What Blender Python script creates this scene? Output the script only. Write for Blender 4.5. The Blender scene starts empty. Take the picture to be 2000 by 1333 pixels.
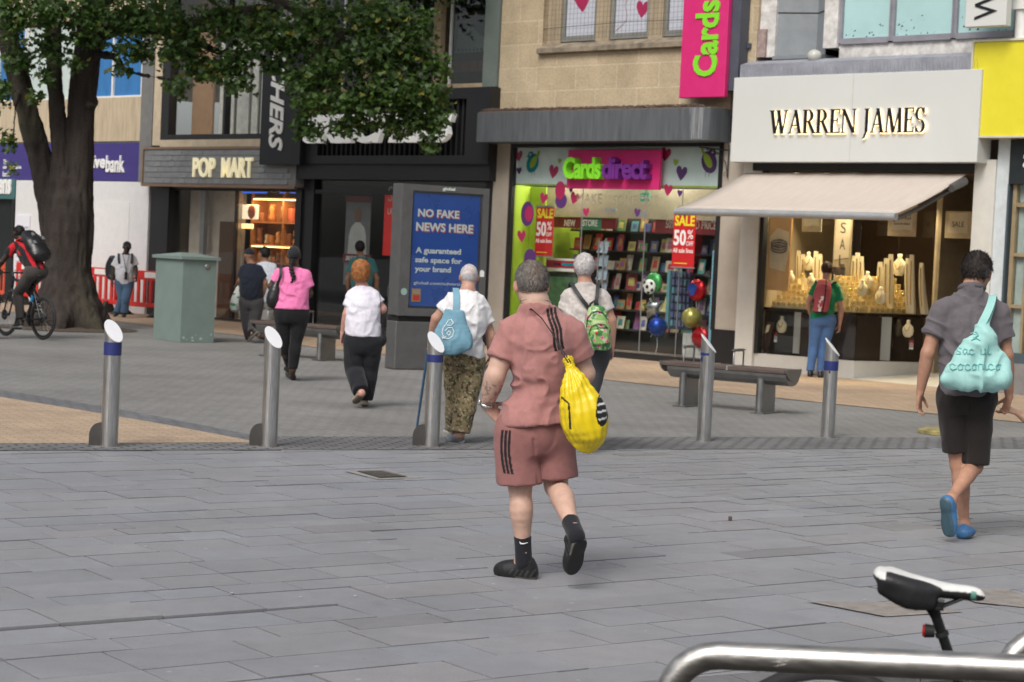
import bpy, math, random
import numpy as np
from mathutils import Vector, Matrix
random.seed(7); RNG = np.random.RandomState(11)
scn = bpy.context.scene
COL = scn.collection

# ------------------------------------------------------------------ camera
FPX = 3889.0; CAM_H = 1.71
ROLL = math.radians(2.65); PITCH = math.atan(171.3 / FPX)
cam_f = np.array([0, math.cos(PITCH), -math.sin(PITCH)])
_r0 = np.array([1.0, 0, 0]); _u0 = np.cross(_r0, cam_f)
cam_r = _r0 * math.cos(ROLL) + _u0 * math.sin(ROLL)
cam_u = -_r0 * math.sin(ROLL) + _u0 * math.cos(ROLL)
CAM = np.array([0, 0, CAM_H])
cd = bpy.data.cameras.new('camera'); cam = bpy.data.objects.new('camera', cd); COL.objects.link(cam)
cd.sensor_width = 36; cd.sensor_fit = 'HORIZONTAL'; cd.lens = 36 * FPX / 2000
cd.clip_start = 0.1; cd.clip_end = 1500
cd.dof.use_dof = True; cd.dof.focus_distance = 10.6; cd.dof.aperture_fstop = 6.3
M = Matrix.Identity(4)
for i in range(3):
    M[i][0] = cam_r[i]; M[i][1] = cam_u[i]; M[i][2] = -cam_f[i]; M[i][3] = CAM[i]
cam.matrix_world = M
scn.camera = cam

# ------------------------------------------------------------------ light: overcast afternoon
SUN_EL = math.radians(48); SUN_AZ = math.radians(205)     # azimuth clockwise from +Y
world = bpy.data.worlds.new('World'); scn.world = world; world.use_nodes = True
wn = world.node_tree.nodes; wl = world.node_tree.links
sky = wn.new('ShaderNodeTexSky'); sky.sky_type = 'NISHITA'; sky.sun_disc = False
sky.sun_elevation = SUN_EL; sky.sun_rotation = SUN_AZ; sky.dust_density = 4.0; sky.air_density = 1.0; sky.ozone_density = 1.0
hs = wn.new('ShaderNodeHueSaturation'); hs.inputs['Saturation'].default_value = 0.35
wl.new(sky.outputs[0], hs.inputs['Color']); wl.new(hs.outputs[0], wn['Background'].inputs[0])
wn['Background'].inputs[1].default_value = 0.115
sd = bpy.data.lights.new('sun', 'SUN'); sd.energy = 1.7; sd.angle = math.radians(26); sd.color = (1.0, 0.95, 0.88)
sun = bpy.data.objects.new('sun', sd); COL.objects.link(sun)
sdir = Vector((math.sin(SUN_AZ) * math.cos(SUN_EL), math.cos(SUN_AZ) * math.cos(SUN_EL), math.sin(SUN_EL)))
sun.rotation_euler = sdir.to_track_quat('Z', 'Y').to_euler(); sun.location = (0, 0, 30)
scn.view_settings.view_transform = 'Standard'; scn.view_settings.look = 'None'
scn.view_settings.exposure = 0.3; scn.view_settings.gamma = 1.0

# ------------------------------------------------------------------ geometry of the place
def ray(px, py):
    return cam_f + cam_r * (px - 1000) / FPX - cam_u * (py - 666.5) / FPX
def gnd(px, py, z=0.0):
    d = ray(px, py); return CAM + d * ((z - CAM_H) / d[2])
def at(px, py, y):
    d = ray(px, py); return CAM + d * (y / d[1])
P0 = np.array([1.73, 34.28, 0.0]); TH = math.radians(44)          # the shop front line
FU = np.array([math.cos(TH), -math.sin(TH), 0]); FI = np.array([math.sin(TH), math.cos(TH), 0])
def fs(px, py, d=0.0):            # facade coordinates (along, up) of a sight line at depth d
    D = ray(px, py); t = ((P0 + FI * d - CAM) @ FI) / (D @ FI); p = CAM + D * t - P0
    return float(p @ FU), float(p[2])
def fw_(s, d, z):                 # facade coordinates to world
    return P0 + FU * s + FI * d + np.array([0, 0, z])

# ------------------------------------------------------------------ tagging
def tag(o, label, cat, group=None):
    o['label'] = label; o['category'] = cat
    if group: o['group'] = group
    return o
def thing(name, label, cat, loc=(0, 0, 0), rz=0.0, group=None):
    o = bpy.data.objects.new(name, None); o.empty_display_size = 0.2; COL.objects.link(o)
    o.location = loc; o.rotation_euler = (0, 0, rz)
    return tag(o, label, cat, group)
OFF = {}
def fthing(name, label, cat, s0, group=None):   # a thing that stands on the shop front line
    o = thing(name, label, cat, fw_(s0, 0, 0), -TH, group); OFF[o.name] = s0; return o
def dup(root, loc=None, rz=None, label=None, group=None):
    r = root.copy(); COL.objects.link(r)
    if loc is not None: r.location = loc
    if rz is not None: r.rotation_euler = (0, 0, rz)
    if label: r['label'] = label
    if group: r['group'] = group
    for ch in list(root.children):
        c = ch.copy(); COL.objects.link(c); c.parent = r
        for g in ch.children:
            d = g.copy(); COL.objects.link(d); d.parent = c
    return r

# ------------------------------------------------------------------ materials
MATS = {}
def nodes_of(name):
    m = bpy.data.materials.new(name); m.use_nodes = True
    return m, m.node_tree.nodes, m.node_tree.links, m.node_tree.nodes['Principled BSDF']
def mat(name, col, rough=0.6, metal=0.0, var=0.12, vscale=6.0, bump=0.0, bscale=60.0, emit=None, es=1.0, spec=0.5, stretch=None, coat=0.0):
    if name in MATS: return MATS[name]
    m, n, l, p = nodes_of(name)
    p.inputs['Roughness'].default_value = rough; p.inputs['Metallic'].default_value = metal
    p.inputs['Specular IOR Level'].default_value = spec; p.inputs['Coat Weight'].default_value = coat
    c = (*col, 1)
    tc = n.new('ShaderNodeTexCoord'); src = tc.outputs['Object']
    if stretch:
        mp = n.new('ShaderNodeMapping'); mp.inputs['Scale'].default_value = stretch; l.new(src, mp.inputs[0]); src = mp.outputs[0]
    if var > 0:
        t = n.new('ShaderNodeTexNoise'); t.inputs['Scale'].default_value = vscale; t.inputs['Detail'].default_value = 6; t.inputs['Roughness'].default_value = 0.65
        l.new(src, t.inputs['Vector'])
        mr = n.new('ShaderNodeMapRange'); mr.inputs[1].default_value = 0.3; mr.inputs[2].default_value = 0.7
        mr.inputs[3].default_value = 1 - var; mr.inputs[4].default_value = 1 + var; l.new(t.outputs[0], mr.inputs[0])
        mx = n.new('ShaderNodeMix'); mx.data_type = 'RGBA'; mx.blend_type = 'MULTIPLY'; mx.inputs[0].default_value = 1
        mx.inputs[6].default_value = c; l.new(mr.outputs[0], mx.inputs[7]); l.new(mx.outputs[2], p.inputs['Base Color'])
        mr2 = n.new('ShaderNodeMapRange'); mr2.inputs[1].default_value = 0.3; mr2.inputs[2].default_value = 0.7
        mr2.inputs[3].default_value = max(0.02, rough - 0.08); mr2.inputs[4].default_value = min(1, rough + 0.08)
        l.new(t.outputs[0], mr2.inputs[0]); l.new(mr2.outputs[0], p.inputs['Roughness'])
    else:
        p.inputs['Base Color'].default_value = c
    if bump > 0:
        t2 = n.new('ShaderNodeTexNoise'); t2.inputs['Scale'].default_value = bscale; t2.inputs['Detail'].default_value = 4
        l.new(src, t2.inputs['Vector'])
        b = n.new('ShaderNodeBump'); b.inputs['Strength'].default_value = bump; b.inputs['Distance'].default_value = 0.01
        l.new(t2.outputs[0], b.inputs['Height']); l.new(b.outputs[0], p.inputs['Normal'])
    if emit:
        p.inputs['Emission Color'].default_value = (*emit, 1); p.inputs['Emission Strength'].default_value = es
    MATS[name] = m; return m
def mat_attr(name, rough=0.8, bump=0.15, bscale=400.0, sss=0.0, spec=0.4, metal=0.0, sheen=0.0, var=0.06):
    if name in MATS: return MATS[name]
    m, n, l, p = nodes_of(name)
    a = n.new('ShaderNodeAttribute'); a.attribute_name = 'Col'
    t = n.new('ShaderNodeTexNoise'); t.inputs['Scale'].default_value = 35; t.inputs['Detail'].default_value = 5
    tc = n.new('ShaderNodeTexCoord'); l.new(tc.outputs['Object'], t.inputs['Vector'])
    mr = n.new('ShaderNodeMapRange'); mr.inputs[1].default_value = .3; mr.inputs[2].default_value = .7; mr.inputs[3].default_value = 1 - var; mr.inputs[4].default_value = 1 + var
    l.new(t.outputs[0], mr.inputs[0])
    mx = n.new('ShaderNodeMix'); mx.data_type = 'RGBA'; mx.blend_type = 'MULTIPLY'; mx.inputs[0].default_value = 1
    l.new(a.outputs['Color'], mx.inputs[6]); l.new(mr.outputs[0], mx.inputs[7]); l.new(mx.outputs[2], p.inputs['Base Color'])
    p.inputs['Roughness'].default_value = rough; p.inputs['Specular IOR Level'].default_value = spec; p.inputs['Metallic'].default_value = metal
    p.inputs['Sheen Weight'].default_value = sheen
    if sss > 0:
        p.inputs['Subsurface Weight'].default_value = sss; p.inputs['Subsurface Radius'].default_value = (0.012, 0.005, 0.003); p.inputs['Subsurface Scale'].default_value = 1.0
    t2 = n.new('ShaderNodeTexNoise'); t2.inputs['Scale'].default_value = bscale; l.new(tc.outputs['Object'], t2.inputs['Vector'])
    b = n.new('ShaderNodeBump'); b.inputs['Strength'].default_value = bump; b.inputs['Distance'].default_value = 0.003
    l.new(t2.outputs[0], b.inputs['Height']); l.new(b.outputs[0], p.inputs['Normal'])
    MATS[name] = m; return m
def mat_glass(name, tint=(0.955, 0.965, 0.96), ior=1.5, rough=0.0, gain=1.0):
    if name in MATS: return MATS[name]
    m, n, l, p = nodes_of(name); n.remove(p)
    tr = n.new('ShaderNodeBsdfTransparent'); tr.inputs[0].default_value = (*tint, 1)
    gl = n.new('ShaderNodeBsdfGlossy'); gl.inputs['Roughness'].default_value = rough; gl.inputs['Color'].default_value = (.95, .97, .97, 1)
    fr = n.new('ShaderNodeLayerWeight'); fr.inputs[0].default_value = .5      # facing = 1 - cos, the same on both sides of a pane
    pw = n.new('ShaderNodeMath'); pw.operation = 'POWER'; pw.inputs[1].default_value = 5; l.new(fr.outputs['Facing'], pw.inputs[0])
    mm = n.new('ShaderNodeMath'); mm.operation = 'MULTIPLY_ADD'; mm.inputs[1].default_value = .95; mm.inputs[2].default_value = .045 * gain; mm.use_clamp = True
    l.new(pw.outputs[0], mm.inputs[0])
    tc = n.new('ShaderNodeTexCoord'); t = n.new('ShaderNodeTexNoise'); t.inputs['Scale'].default_value = .5; l.new(tc.outputs['Object'], t.inputs['Vector'])
    b = n.new('ShaderNodeBump'); b.inputs['Strength'].default_value = .12; b.inputs['Distance'].default_value = .05; l.new(t.outputs[0], b.inputs['Height']); l.new(b.outputs[0], gl.inputs['Normal'])
    mx = n.new('ShaderNodeMixShader'); l.new(mm.outputs[0], mx.inputs[0]); l.new(tr.outputs[0], mx.inputs[1]); l.new(gl.outputs[0], mx.inputs[2])
    l.new(mx.outputs[0], n['Material Output'].inputs[0]); MATS[name] = m; return m
def mat_brick(name, c1, c2, mortar, bw, bh, ms, rough=0.8, bump=0.4, dirt=0.25, rot=0.0, vertical=False, off=0.5, dscale=.6):
    """courses: texture x along, y up/along"""
    if name in MATS: return MATS[name]
    m, n, l, p = nodes_of(name)
    tc = n.new('ShaderNodeTexCoord'); mp = n.new('ShaderNodeMapping'); l.new(tc.outputs['Object'], mp.inputs[0])
    mp.inputs['Rotation'].default_value = (math.radians(-90) if vertical else 0, 0, rot)
    b = n.new('ShaderNodeTexBrick'); l.new(mp.outputs[0], b.inputs['Vector'])
    b.inputs['Scale'].default_value = 1; b.inputs['Brick Width'].default_value = bw; b.inputs['Row Height'].default_value = bh
    b.inputs['Mortar Size'].default_value = ms; b.inputs['Color1'].default_value = (*c1, 1); b.inputs['Color2'].default_value = (*c2, 1); b.inputs['Mortar'].default_value = (*mortar, 1)
    b.offset = off; b.inputs['Mortar Smooth'].default_value = .2
    t = n.new('ShaderNodeTexNoise'); t.inputs['Scale'].default_value = dscale; t.inputs['Detail'].default_value = 8; t.inputs['Roughness'].default_value = .65; l.new(tc.outputs['Object'], t.inputs['Vector'])
    mr = n.new('ShaderNodeMapRange'); mr.inputs[1].default_value = .3; mr.inputs[2].default_value = .7; mr.inputs[3].default_value = 1 - dirt; mr.inputs[4].default_value = 1 + dirt * .6
    l.new(t.outputs[0], mr.inputs[0])
    t3 = n.new('ShaderNodeTexNoise'); t3.inputs['Scale'].default_value = 25; t3.inputs['Detail'].default_value = 6; l.new(tc.outputs['Object'], t3.inputs['Vector'])
    mr3 = n.new('ShaderNodeMapRange'); mr3.inputs[1].default_value = .3; mr3.inputs[2].default_value = .7; mr3.inputs[3].default_value = .86; mr3.inputs[4].default_value = 1.12; l.new(t3.outputs[0], mr3.inputs[0])
    mm = n.new('ShaderNodeMath'); mm.operation = 'MULTIPLY'; l.new(mr.outputs[0], mm.inputs[0]); l.new(mr3.outputs[0], mm.inputs[1])
    mx = n.new('ShaderNodeMix'); mx.data_type = 'RGBA'; mx.blend_type = 'MULTIPLY'; mx.inputs[0].default_value = 1
    l.new(b.outputs['Color'], mx.inputs[6]); l.new(mm.outputs[0], mx.inputs[7]); l.new(mx.outputs[2], p.inputs['Base Color'])
    p.inputs['Roughness'].default_value = rough
    bp = n.new('ShaderNodeBump'); bp.inputs['Strength'].default_value = bump; bp.inputs['Distance'].default_value = .006; bp.invert = True
    l.new(b.outputs['Fac'], bp.inputs['Height']); l.new(bp.outputs[0], p.inputs['Normal'])
    MATS[name] = m; return m

# ------------------------------------------------------------------ mesh builder
TXT = {}
def text_mesh(body, bold=0.0, shear=0.0, ext=0.0, bevel=0.0, spacing=1.0):
    k = (body, bold, shear, ext, bevel, spacing)
    if k in TXT: return TXT[k]
    c = bpy.data.curves.new('t', 'FONT'); c.body = body; c.size = 1; c.offset = bold; c.shear = shear; c.extrude = ext; c.bevel_depth = bevel
    c.space_character = spacing; c.resolution_u = 3
    o = bpy.data.objects.new('t', c); COL.objects.link(o)
    dg = bpy.context.evaluated_depsgraph_get(); me = bpy.data.meshes.new_from_object(o.evaluated_get(dg))
    v = np.array([list(x.co) for x in me.vertices]); f = [list(p.vertices) for p in me.polygons]
    bpy.data.objects.remove(o); bpy.data.curves.remove(c); bpy.data.meshes.remove(me)
    TXT[k] = (v, f); return TXT[k]
class MB:
    def __init__(s): s.v = []; s.f = []; s.m = []; s.sm = []
    def add(s, v, f, m=0, smooth=False):
        b = len(s.v); s.v += [tuple(map(float, x)) for x in v]
        for q in f: s.f.append([i + b for i in q]); s.m.append(m); s.sm.append(smooth)
        return s
    def quad(s, a, b, c, d, m=0): return s.add([a, b, c, d], [(0, 1, 2, 3)], m)
    def box(s, x0, x1, y0, y1, z0, z1, m=0, bev=0.0):
        if bev > 0:
            return s.rbox(x0, x1, y0, y1, z0, z1, bev, m)
        v = [(x, y, z) for z in (z0, z1) for y in (y0, y1) for x in (x0, x1)]
        return s.add(v, [(0, 2, 3, 1), (4, 5, 7, 6), (0, 1, 5, 4), (2, 6, 7, 3), (0, 4, 6, 2), (1, 3, 7, 5)], m)
    def rbox(s, x0, x1, y0, y1, z0, z1, b, m=0):   # box with chamfered edges
        X = (x0, x0 + b, x1 - b, x1); Y = (y0, y0 + b, y1 - b, y1); Z = (z0, z0 + b, z1 - b, z1)
        v = []; ids = {}
        def g(i, j, k):
            if (i, j, k) not in ids: ids[(i, j, k)] = len(v); v.append((X[i], Y[j], Z[k]))
            return ids[(i, j, k)]
        f = [[g(1, 1, 0), g(1, 2, 0), g(2, 2, 0), g(2, 1, 0)], [g(1, 1, 3), g(2, 1, 3), g(2, 2, 3), g(1, 2, 3)],
             [g(1, 0, 1), g(2, 0, 1), g(2, 0, 2), g(1, 0, 2)], [g(1, 3, 1), g(1, 3, 2), g(2, 3, 2), g(2, 3, 1)],
             [g(0, 1, 1), g(0, 1, 2), g(0, 2, 2), g(0, 2, 1)], [g(3, 1, 1), g(3, 2, 1), g(3, 2, 2), g(3, 1, 2)]]
        for k, kk in ((1, 0), (2, 3)):
            f += [[g(1, 0, k), g(2, 0, k), g(2, 1, kk), g(1, 1, kk)], [g(1, 3, k), g(2, 3, k), g(2, 2, kk), g(1, 2, kk)],
                  [g(0, 1, k), g(0, 2, k), g(1, 2, kk), g(1, 1, kk)], [g(3, 1, k), g(3, 2, k), g(2, 2, kk), g(2, 1, kk)]]
        for i, ii in ((1, 0), (2, 3)):
            for j, jj in ((1, 0), (2, 3)):
                f.append([g(i, jj, 1), g(ii, j, 1), g(ii, j, 2), g(i, jj, 2)])
                for k, kk in ((1, 0), (2, 3)): f.append([g(i, jj, k), g(ii, j, k), g(i, j, kk)])
        return s.add(v, f, m)
    def obox(s, c, ex, ey, ez, m=0):   # oriented box: half vectors
        c, ex, ey, ez = (np.array(q, float) for q in (c, ex, ey, ez))
        v = [c + a * ex + b * ey + d * ez for d in (-1, 1) for b in (-1, 1) for a in (-1, 1)]
        return s.add(v, [(0, 2, 3, 1), (4, 5, 7, 6), (0, 1, 5, 4), (2, 6, 7, 3), (0, 4, 6, 2), (1, 3, 7, 5)], m)
    def prism(s, poly, o, ex, ey, en, m=0):   # polygon in ex,ey, thickness vector en
        o, ex, ey, en = (np.array(q, float) for q in (o, ex, ey, en)); n = len(poly)
        v = [o + ex * a + ey * b for a, b in poly] + [o + ex * a + ey * b + en for a, b in poly]
        f = [tuple(range(n)), tuple(range(2 * n - 1, n - 1, -1))] + [(i, i + n, (i + 1) % n + n, (i + 1) % n) for i in range(n)]
        return s.add(v, f, m)
    def tube(s, pts, r, n=10, m=0, cap=True, ref=(0, 0, 1)):
        pts = [np.array(p, float) for p in pts]; k = len(pts)
        rs = r if hasattr(r, '__len__') else [r] * k
        v = []; prev = None
        for i, p in enumerate(pts):
            t = pts[min(i + 1, k - 1)] - pts[max(i - 1, 0)]; t /= np.linalg.norm(t) + 1e-12
            if prev is None:
                a = np.array(ref, float)
                if abs(a @ t) > .95: a = np.array([1.0, 0, 0]) if abs(t[0]) < .9 else np.array([0, 1.0, 0])
            else: a = prev
            x = a - t * (a @ t); x /= np.linalg.norm(x); y = np.cross(t, x); prev = x
            for j in range(n):
                q = 2 * math.pi * j / n; v.append(p + (x * math.cos(q) + y * math.sin(q)) * rs[i])
        f = [(i * n + j, i * n + (j + 1) % n, (i + 1) * n + (j + 1) % n, (i + 1) * n + j) for i in range(k - 1) for j in range(n)]
        s.add(v, f, m, True)
        if cap: s.add(v[:n], [tuple(range(n - 1, -1, -1))], m); s.add(v[-n:], [tuple(range(n))], m)
        return s
    def lathe(s, prof, c=(0, 0, 0), n=20, m=0, ax=None, smooth=True):
        v = []; c = np.array(c, float)
        ex, ey, ez = (np.array([1., 0, 0]), np.array([0, 1., 0]), np.array([0, 0, 1.])) if ax is None else [np.array(q, float) for q in ax]
        for r, z in prof:
            for j in range(n):
                q = 2 * math.pi * j / n; v.append(c + ex * r * math.cos(q) + ey * r * math.sin(q) + ez * z)
        k = len(prof)
        f = [(i * n + j, i * n + (j + 1) % n, (i + 1) * n + (j + 1) % n, (i + 1) * n + j) for i in range(k - 1) for j in range(n)]
        return s.add(v, f, m, smooth)
    def ball(s, c, rx, ry=None, rz=None, n=16, m=0):
        ry = ry or rx; rz = rz or rx; k = n // 2; v = []
        for i in range(k + 1):
            a = math.pi * i / k
            for j in range(n):
                b = 2 * math.pi * j / n; v.append((c[0] + rx * math.sin(a) * math.cos(b), c[1] + ry * math.sin(a) * math.sin(b), c[2] + rz * math.cos(a)))
        f = [(i * n + j, (i + 1) * n + j, (i + 1) * n + (j + 1) % n, i * n + (j + 1) % n) for i in range(k) for j in range(n)]
        return s.add(v, f, m, True)
    def text(s, body, o, ex, ey, en, w, h=None, depth=0.0, m=0, bold=0.0, shear=0.0, spacing=1.0):
        """text fitted to w x h, lower left corner o, in the plane ex,ey; depth along en"""
        v, f = text_mesh(body, bold, shear, 0.05 if depth else 0.0, 0, spacing)
        if not len(v): return s
        lo = v.min(0); hi = v.max(0); o, ex, ey, en = (np.array(q, float) for q in (o, ex, ey, en))
        sx = w / (hi[0] - lo[0]); sy = sx if h is None else h / (hi[1] - lo[1])
        zz = (v[:, 2] + .05) / .1 * depth if depth else np.zeros(len(v))
        P = o + np.outer((v[:, 0] - lo[0]) * sx, ex) + np.outer((v[:, 1] - lo[1]) * sy, ey) + np.outer(zz, en)
        return s.add(P, f, m)
    def build(s, name, mats, parent=None, s0=None, loc=None):
        me = bpy.data.meshes.new(name)
        v = s.v
        if s0 is None and parent is not None and parent.name in OFF: s0 = OFF[parent.name]
        if s0 is None and parent is not None and parent.parent is not None and parent.parent.name in OFF: s0 = OFF[parent.parent.name]
        if s0 is not None: v = [(x - s0, y, z) for x, y, z in v]
        me.from_pydata(v, [], s.f)
        if not isinstance(mats, (list, tuple)): mats = [mats]
        for q in mats: me.materials.append(q)
        if any(s.m): me.polygons.foreach_set('material_index', s.m)
        me.polygons.foreach_set('use_smooth', s.sm); me.update()
        o = bpy.data.objects.new(name, me); COL.objects.link(o)
        if parent is not None: o.parent = parent
        if loc is not None: o.location = loc
        return o
def ftop(name, mb, mats, label, cat, s0, group=None):   # one-mesh thing on the shop front line
    o = mb.build(name, mats, None, s0=s0); o.location = fw_(s0, 0, 0); o.rotation_euler = (0, 0, -TH)
    return tag(o, label, cat, group)
FX, FY, FZ = (1, 0, 0), (0, 0, 1), (0, -1, 0)   # facade text axes: along, up, outwards
def clip_poly(poly, a, b):      # keep the side left of a->b (2-D)
    out = []; n = len(poly)
    def sd(p): return (b[0] - a[0]) * (p[1] - a[1]) - (b[1] - a[1]) * (p[0] - a[0])
    for i in range(n):
        p, q = poly[i], poly[(i + 1) % n]; sp, sq = sd(p), sd(q)
        if sp >= 0: out.append(p)
        if sp * sq < 0:
            t = sp / (sp - sq); out.append((p[0] + (q[0] - p[0]) * t, p[1] + (q[1] - p[1]) * t))
    return out
# numpy value noise
def _hash(i, j, k, s):
    n = (i * 374761393 + j * 668265263 + k * 2147483647 + s * 974634777) & 0x7fffffff
    n = ((n ^ (n >> 13)) * 1274126177) & 0x7fffffff
    return ((n ^ (n >> 16)) & 0xffff) / 65535.0
def vnoise(P, sc=(1, 1, 1), seed=0):
    Q = P * np.array(sc) + 100.0; I = np.floor(Q).astype(np.int64); f = Q - I; f = f * f * (3 - 2 * f); r = 0
    for a in (0, 1):
        for b in (0, 1):
            for c in (0, 1):
                w = (f[:, 0] if a else 1 - f[:, 0]) * (f[:, 1] if b else 1 - f[:, 1]) * (f[:, 2] if c else 1 - f[:, 2])
                r = r + w * _hash(I[:, 0] + a, I[:, 1] + b, I[:, 2] + c, seed)
    return r * 2 - 1
# ------------------------------------------------------------------ ground
E1 = np.array([math.sin(math.radians(54.2)), math.cos(math.radians(54.2))]); E2 = np.array([-E1[1], E1[0]])
def struct(o): o['kind'] = 'structure'; return o
m_dirt = mat('joint_dirt', (.025, .023, .021), .95, var=.4, vscale=9)
mb = MB(); mb.quad((-300, -200, -.16), (300, -200, -.16), (300, 400, -.16), (-300, 400, -.16))
struct(mb.build('ground', mat('far_asphalt', (.12, .12, .12), .9, var=.2, vscale=.5)))
LA, LB = gnd(-900, 858)[:2], gnd(2900, 885)[:2]
LA = gnd(0, 868)[:2]; LB = gnd(2000, 868)[:2]; LD = (LB - LA) / np.linalg.norm(LB - LA)
LA2, LB2 = LA - LD * 14, LB + LD * 12
# grey setts between the bollards and the shops
mid = [LA2, LB2, LB2 + E2 * 26, LA2 + E2 * 34]
mb = MB(); mb.add([(p[0], p[1], -.004) for p in mid], [(0, 1, 2, 3)])
m_sett = mat_brick('grey_setts', (.228, .224, .217), (.20, .197, .19), (.15, .147, .142), .21, .105, .010, .8, .35, .25, rot=-math.atan2(FU[1], FU[0]))
struct(mb.build('sett_paving', m_sett))
# buff block paving: strip along the shops, wedge by the bollards
m_buff = mat_brick('buff_blocks', (.43, .315, .215), (.37, .265, .18), (.25, .19, .14), .22, .11, .007, .8, .35, .22, rot=TH)
pl = [gnd(-500, 602), gnd(60, 611), gnd(204, 625), gnd(297, 637), gnd(466, 655), gnd(609, 678), gnd(739, 692), gnd(1000, 722), gnd(1169, 741), gnd(1394, 765), gnd(1660, 793), gnd(2000, 826), gnd(2300, 855), fw_(14, .4, 0), fw_(-26, .4, 0)]
mb = MB(); mb.add([(p[0], p[1], .004) for p in pl], [tuple(range(len(pl)))])
struct(mb.build('buff_paving', m_buff))
wd = [gnd(-700, 742), gnd(0, 776), gnd(130, 797), gnd(290, 824), gnd(420, 848), gnd(505, 865), gnd(0, 867), gnd(-900, 870)]
mb = MB(); mb.add([(p[0], p[1], .003) for p in wd], [tuple(range(len(wd)))])
struct(mb.build('buff_paving_wedge', mat_brick('buff_blocks_near', (.46, .34, .235), (.39, .29, .2), (.23, .18, .14), .21, .075, .006, .8, .4, .22, rot=-math.atan2(LD[1], LD[0]), dscale=1.5)))
# dark blue-grey strip between the wedge and the setts
st = [gnd(-700, 730), gnd(0, 762), gnd(140, 784), gnd(300, 812), gnd(430, 838), gnd(560, 862), gnd(505, 865), gnd(420, 848), gnd(290, 824), gnd(130, 797), gnd(0, 776), gnd(-700, 742)]
mb = MB(); mb.add([(p[0], p[1], .001) for p in st], [(i, i + 1, 10 - i, 11 - i) for i in range(5)])
m_blue = mat_brick('blue_setts', (.17, .175, .185), (.14, .145, .155), (.075, .075, .075), .2, .1, .012, .75, .5, .25, rot=.5)
struct(mb.build('edging_paving', m_blue))
# band of small setts the bollards stand in
bn = [LA2 - E2 * .55, LB2 - E2 * .35, LB2 + E2 * .75, LA2 + E2 * .55]
mb = MB(); mb.add([(p[0], p[1], .0015) for p in bn], [(0, 1, 2, 3)])
struct(mb.build('sett_band', mat_brick('band_setts', (.19, .19, .195), (.15, .15, .157), (.06, .058, .055), .16, .1, .014, .75, .7, .35, rot=-math.atan2(LD[1], LD[0]))))
# big slabs: every slab a tile with its own tilt and tone, open joints over dirt
q = [LA2 - E2 * .4, LB2 - E2 * .2, LB2 - E2 * 18, LA2 - E2 * 18]
mb = MB(); mb.add([(p[0], p[1], -.06) for p in q], [(0, 1, 2, 3)])
struct(mb.build('slab_bedding', m_dirt))
DG0, DG1 = gnd(1110, 930)[:2], gnd(2000, 1050)[:2]
KB0 = gnd(1060, 1345)[:2]; KB1 = gnd(1500, 1312)[:2]
SV, SF, SC = [], [], []
def slab_run(small):
    crb = float((gnd(330, 1203)[:2]) @ E2); crx = float(gnd(650, 1180)[:2] @ E1)   # one course has sunk and left an open joint
    b = 3.0
    while b < 17.5:
        w = (RNG.choice([.24, .285, .33, .375]) if not small else RNG.choice([.14, .17, .2]))
        a = -9.0 + RNG.rand() * .5; cr = (not small) and b <= crb < b + w; bt = b + w
        while a < 19:
            L = (.36 + RNG.rand() * .38) if not small else (.3 + RNG.rand() * .35)
            g = .0036 + .004 * RNG.rand() * RNG.rand() + (.010 if RNG.rand() < .03 else 0); g2 = g; dk = cr and a < crx
            poly = [E1 * (a + g) + E2 * (b + g2), E1 * (a + L - g) + E2 * (b + g2), E1 * (a + L - g) + E2 * (b + w - g), E1 * (a + g) + E2 * (b + w - g)]
            a += L
            c = sum(poly) / 4
            if abs(c[0]) > c[1] * .36 + 2.5 or c[1] < 5: continue
            poly = clip_poly([tuple(p) for p in poly], LB - E2 * .33, LA - E2 * .5)
            if len(poly) >= 3:
                poly = clip_poly(poly, DG1, DG0) if not small else clip_poly(poly, DG0 , DG1)
                if len(poly) >= 3 and not small: poly = clip_poly(poly, KB0 - (KB1 - KB0) * 20, KB1 + (KB1 - KB0) * 20)
            if len(poly) < 3: continue
            c = np.mean(poly, 0); tl = RNG.normal(0, .0022, 2); dz = RNG.normal(0, .0016) - .002
            tone = 1 + RNG.normal(0, .034); hue = RNG.normal(0, .012)
            base = np.array([.240, .243, .261]) if not small else np.array([.226, .230, .245])
            col = base * tone * np.array([1 + hue, 1, 1 - hue])
            if RNG.rand() < .015: col = col * np.array([.86, .84, .82])
            k = len(SV); n = len(poly)
            for p in poly:
                z = dz + (p[0] - c[0]) * tl[0] + (p[1] - c[1]) * tl[1] - (.012 * max(0, 1 - (bt - np.array(p) @ E2) / w) if dk else 0); SV.append((p[0], p[1], z)); SC.append(col)
            for p in poly:
                pc = p + (c - p) * -.004; SV.append((p[0], p[1], -.062)); SC.append(col * .15)
            SF.append(list(range(k, k + n)))
            for i in range(n): SF.append([k + i, k + n + i, k + n + (i + 1) % n, k + (i + 1) % n])
        b += w
slab_run(False); slab_run(True)
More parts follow.
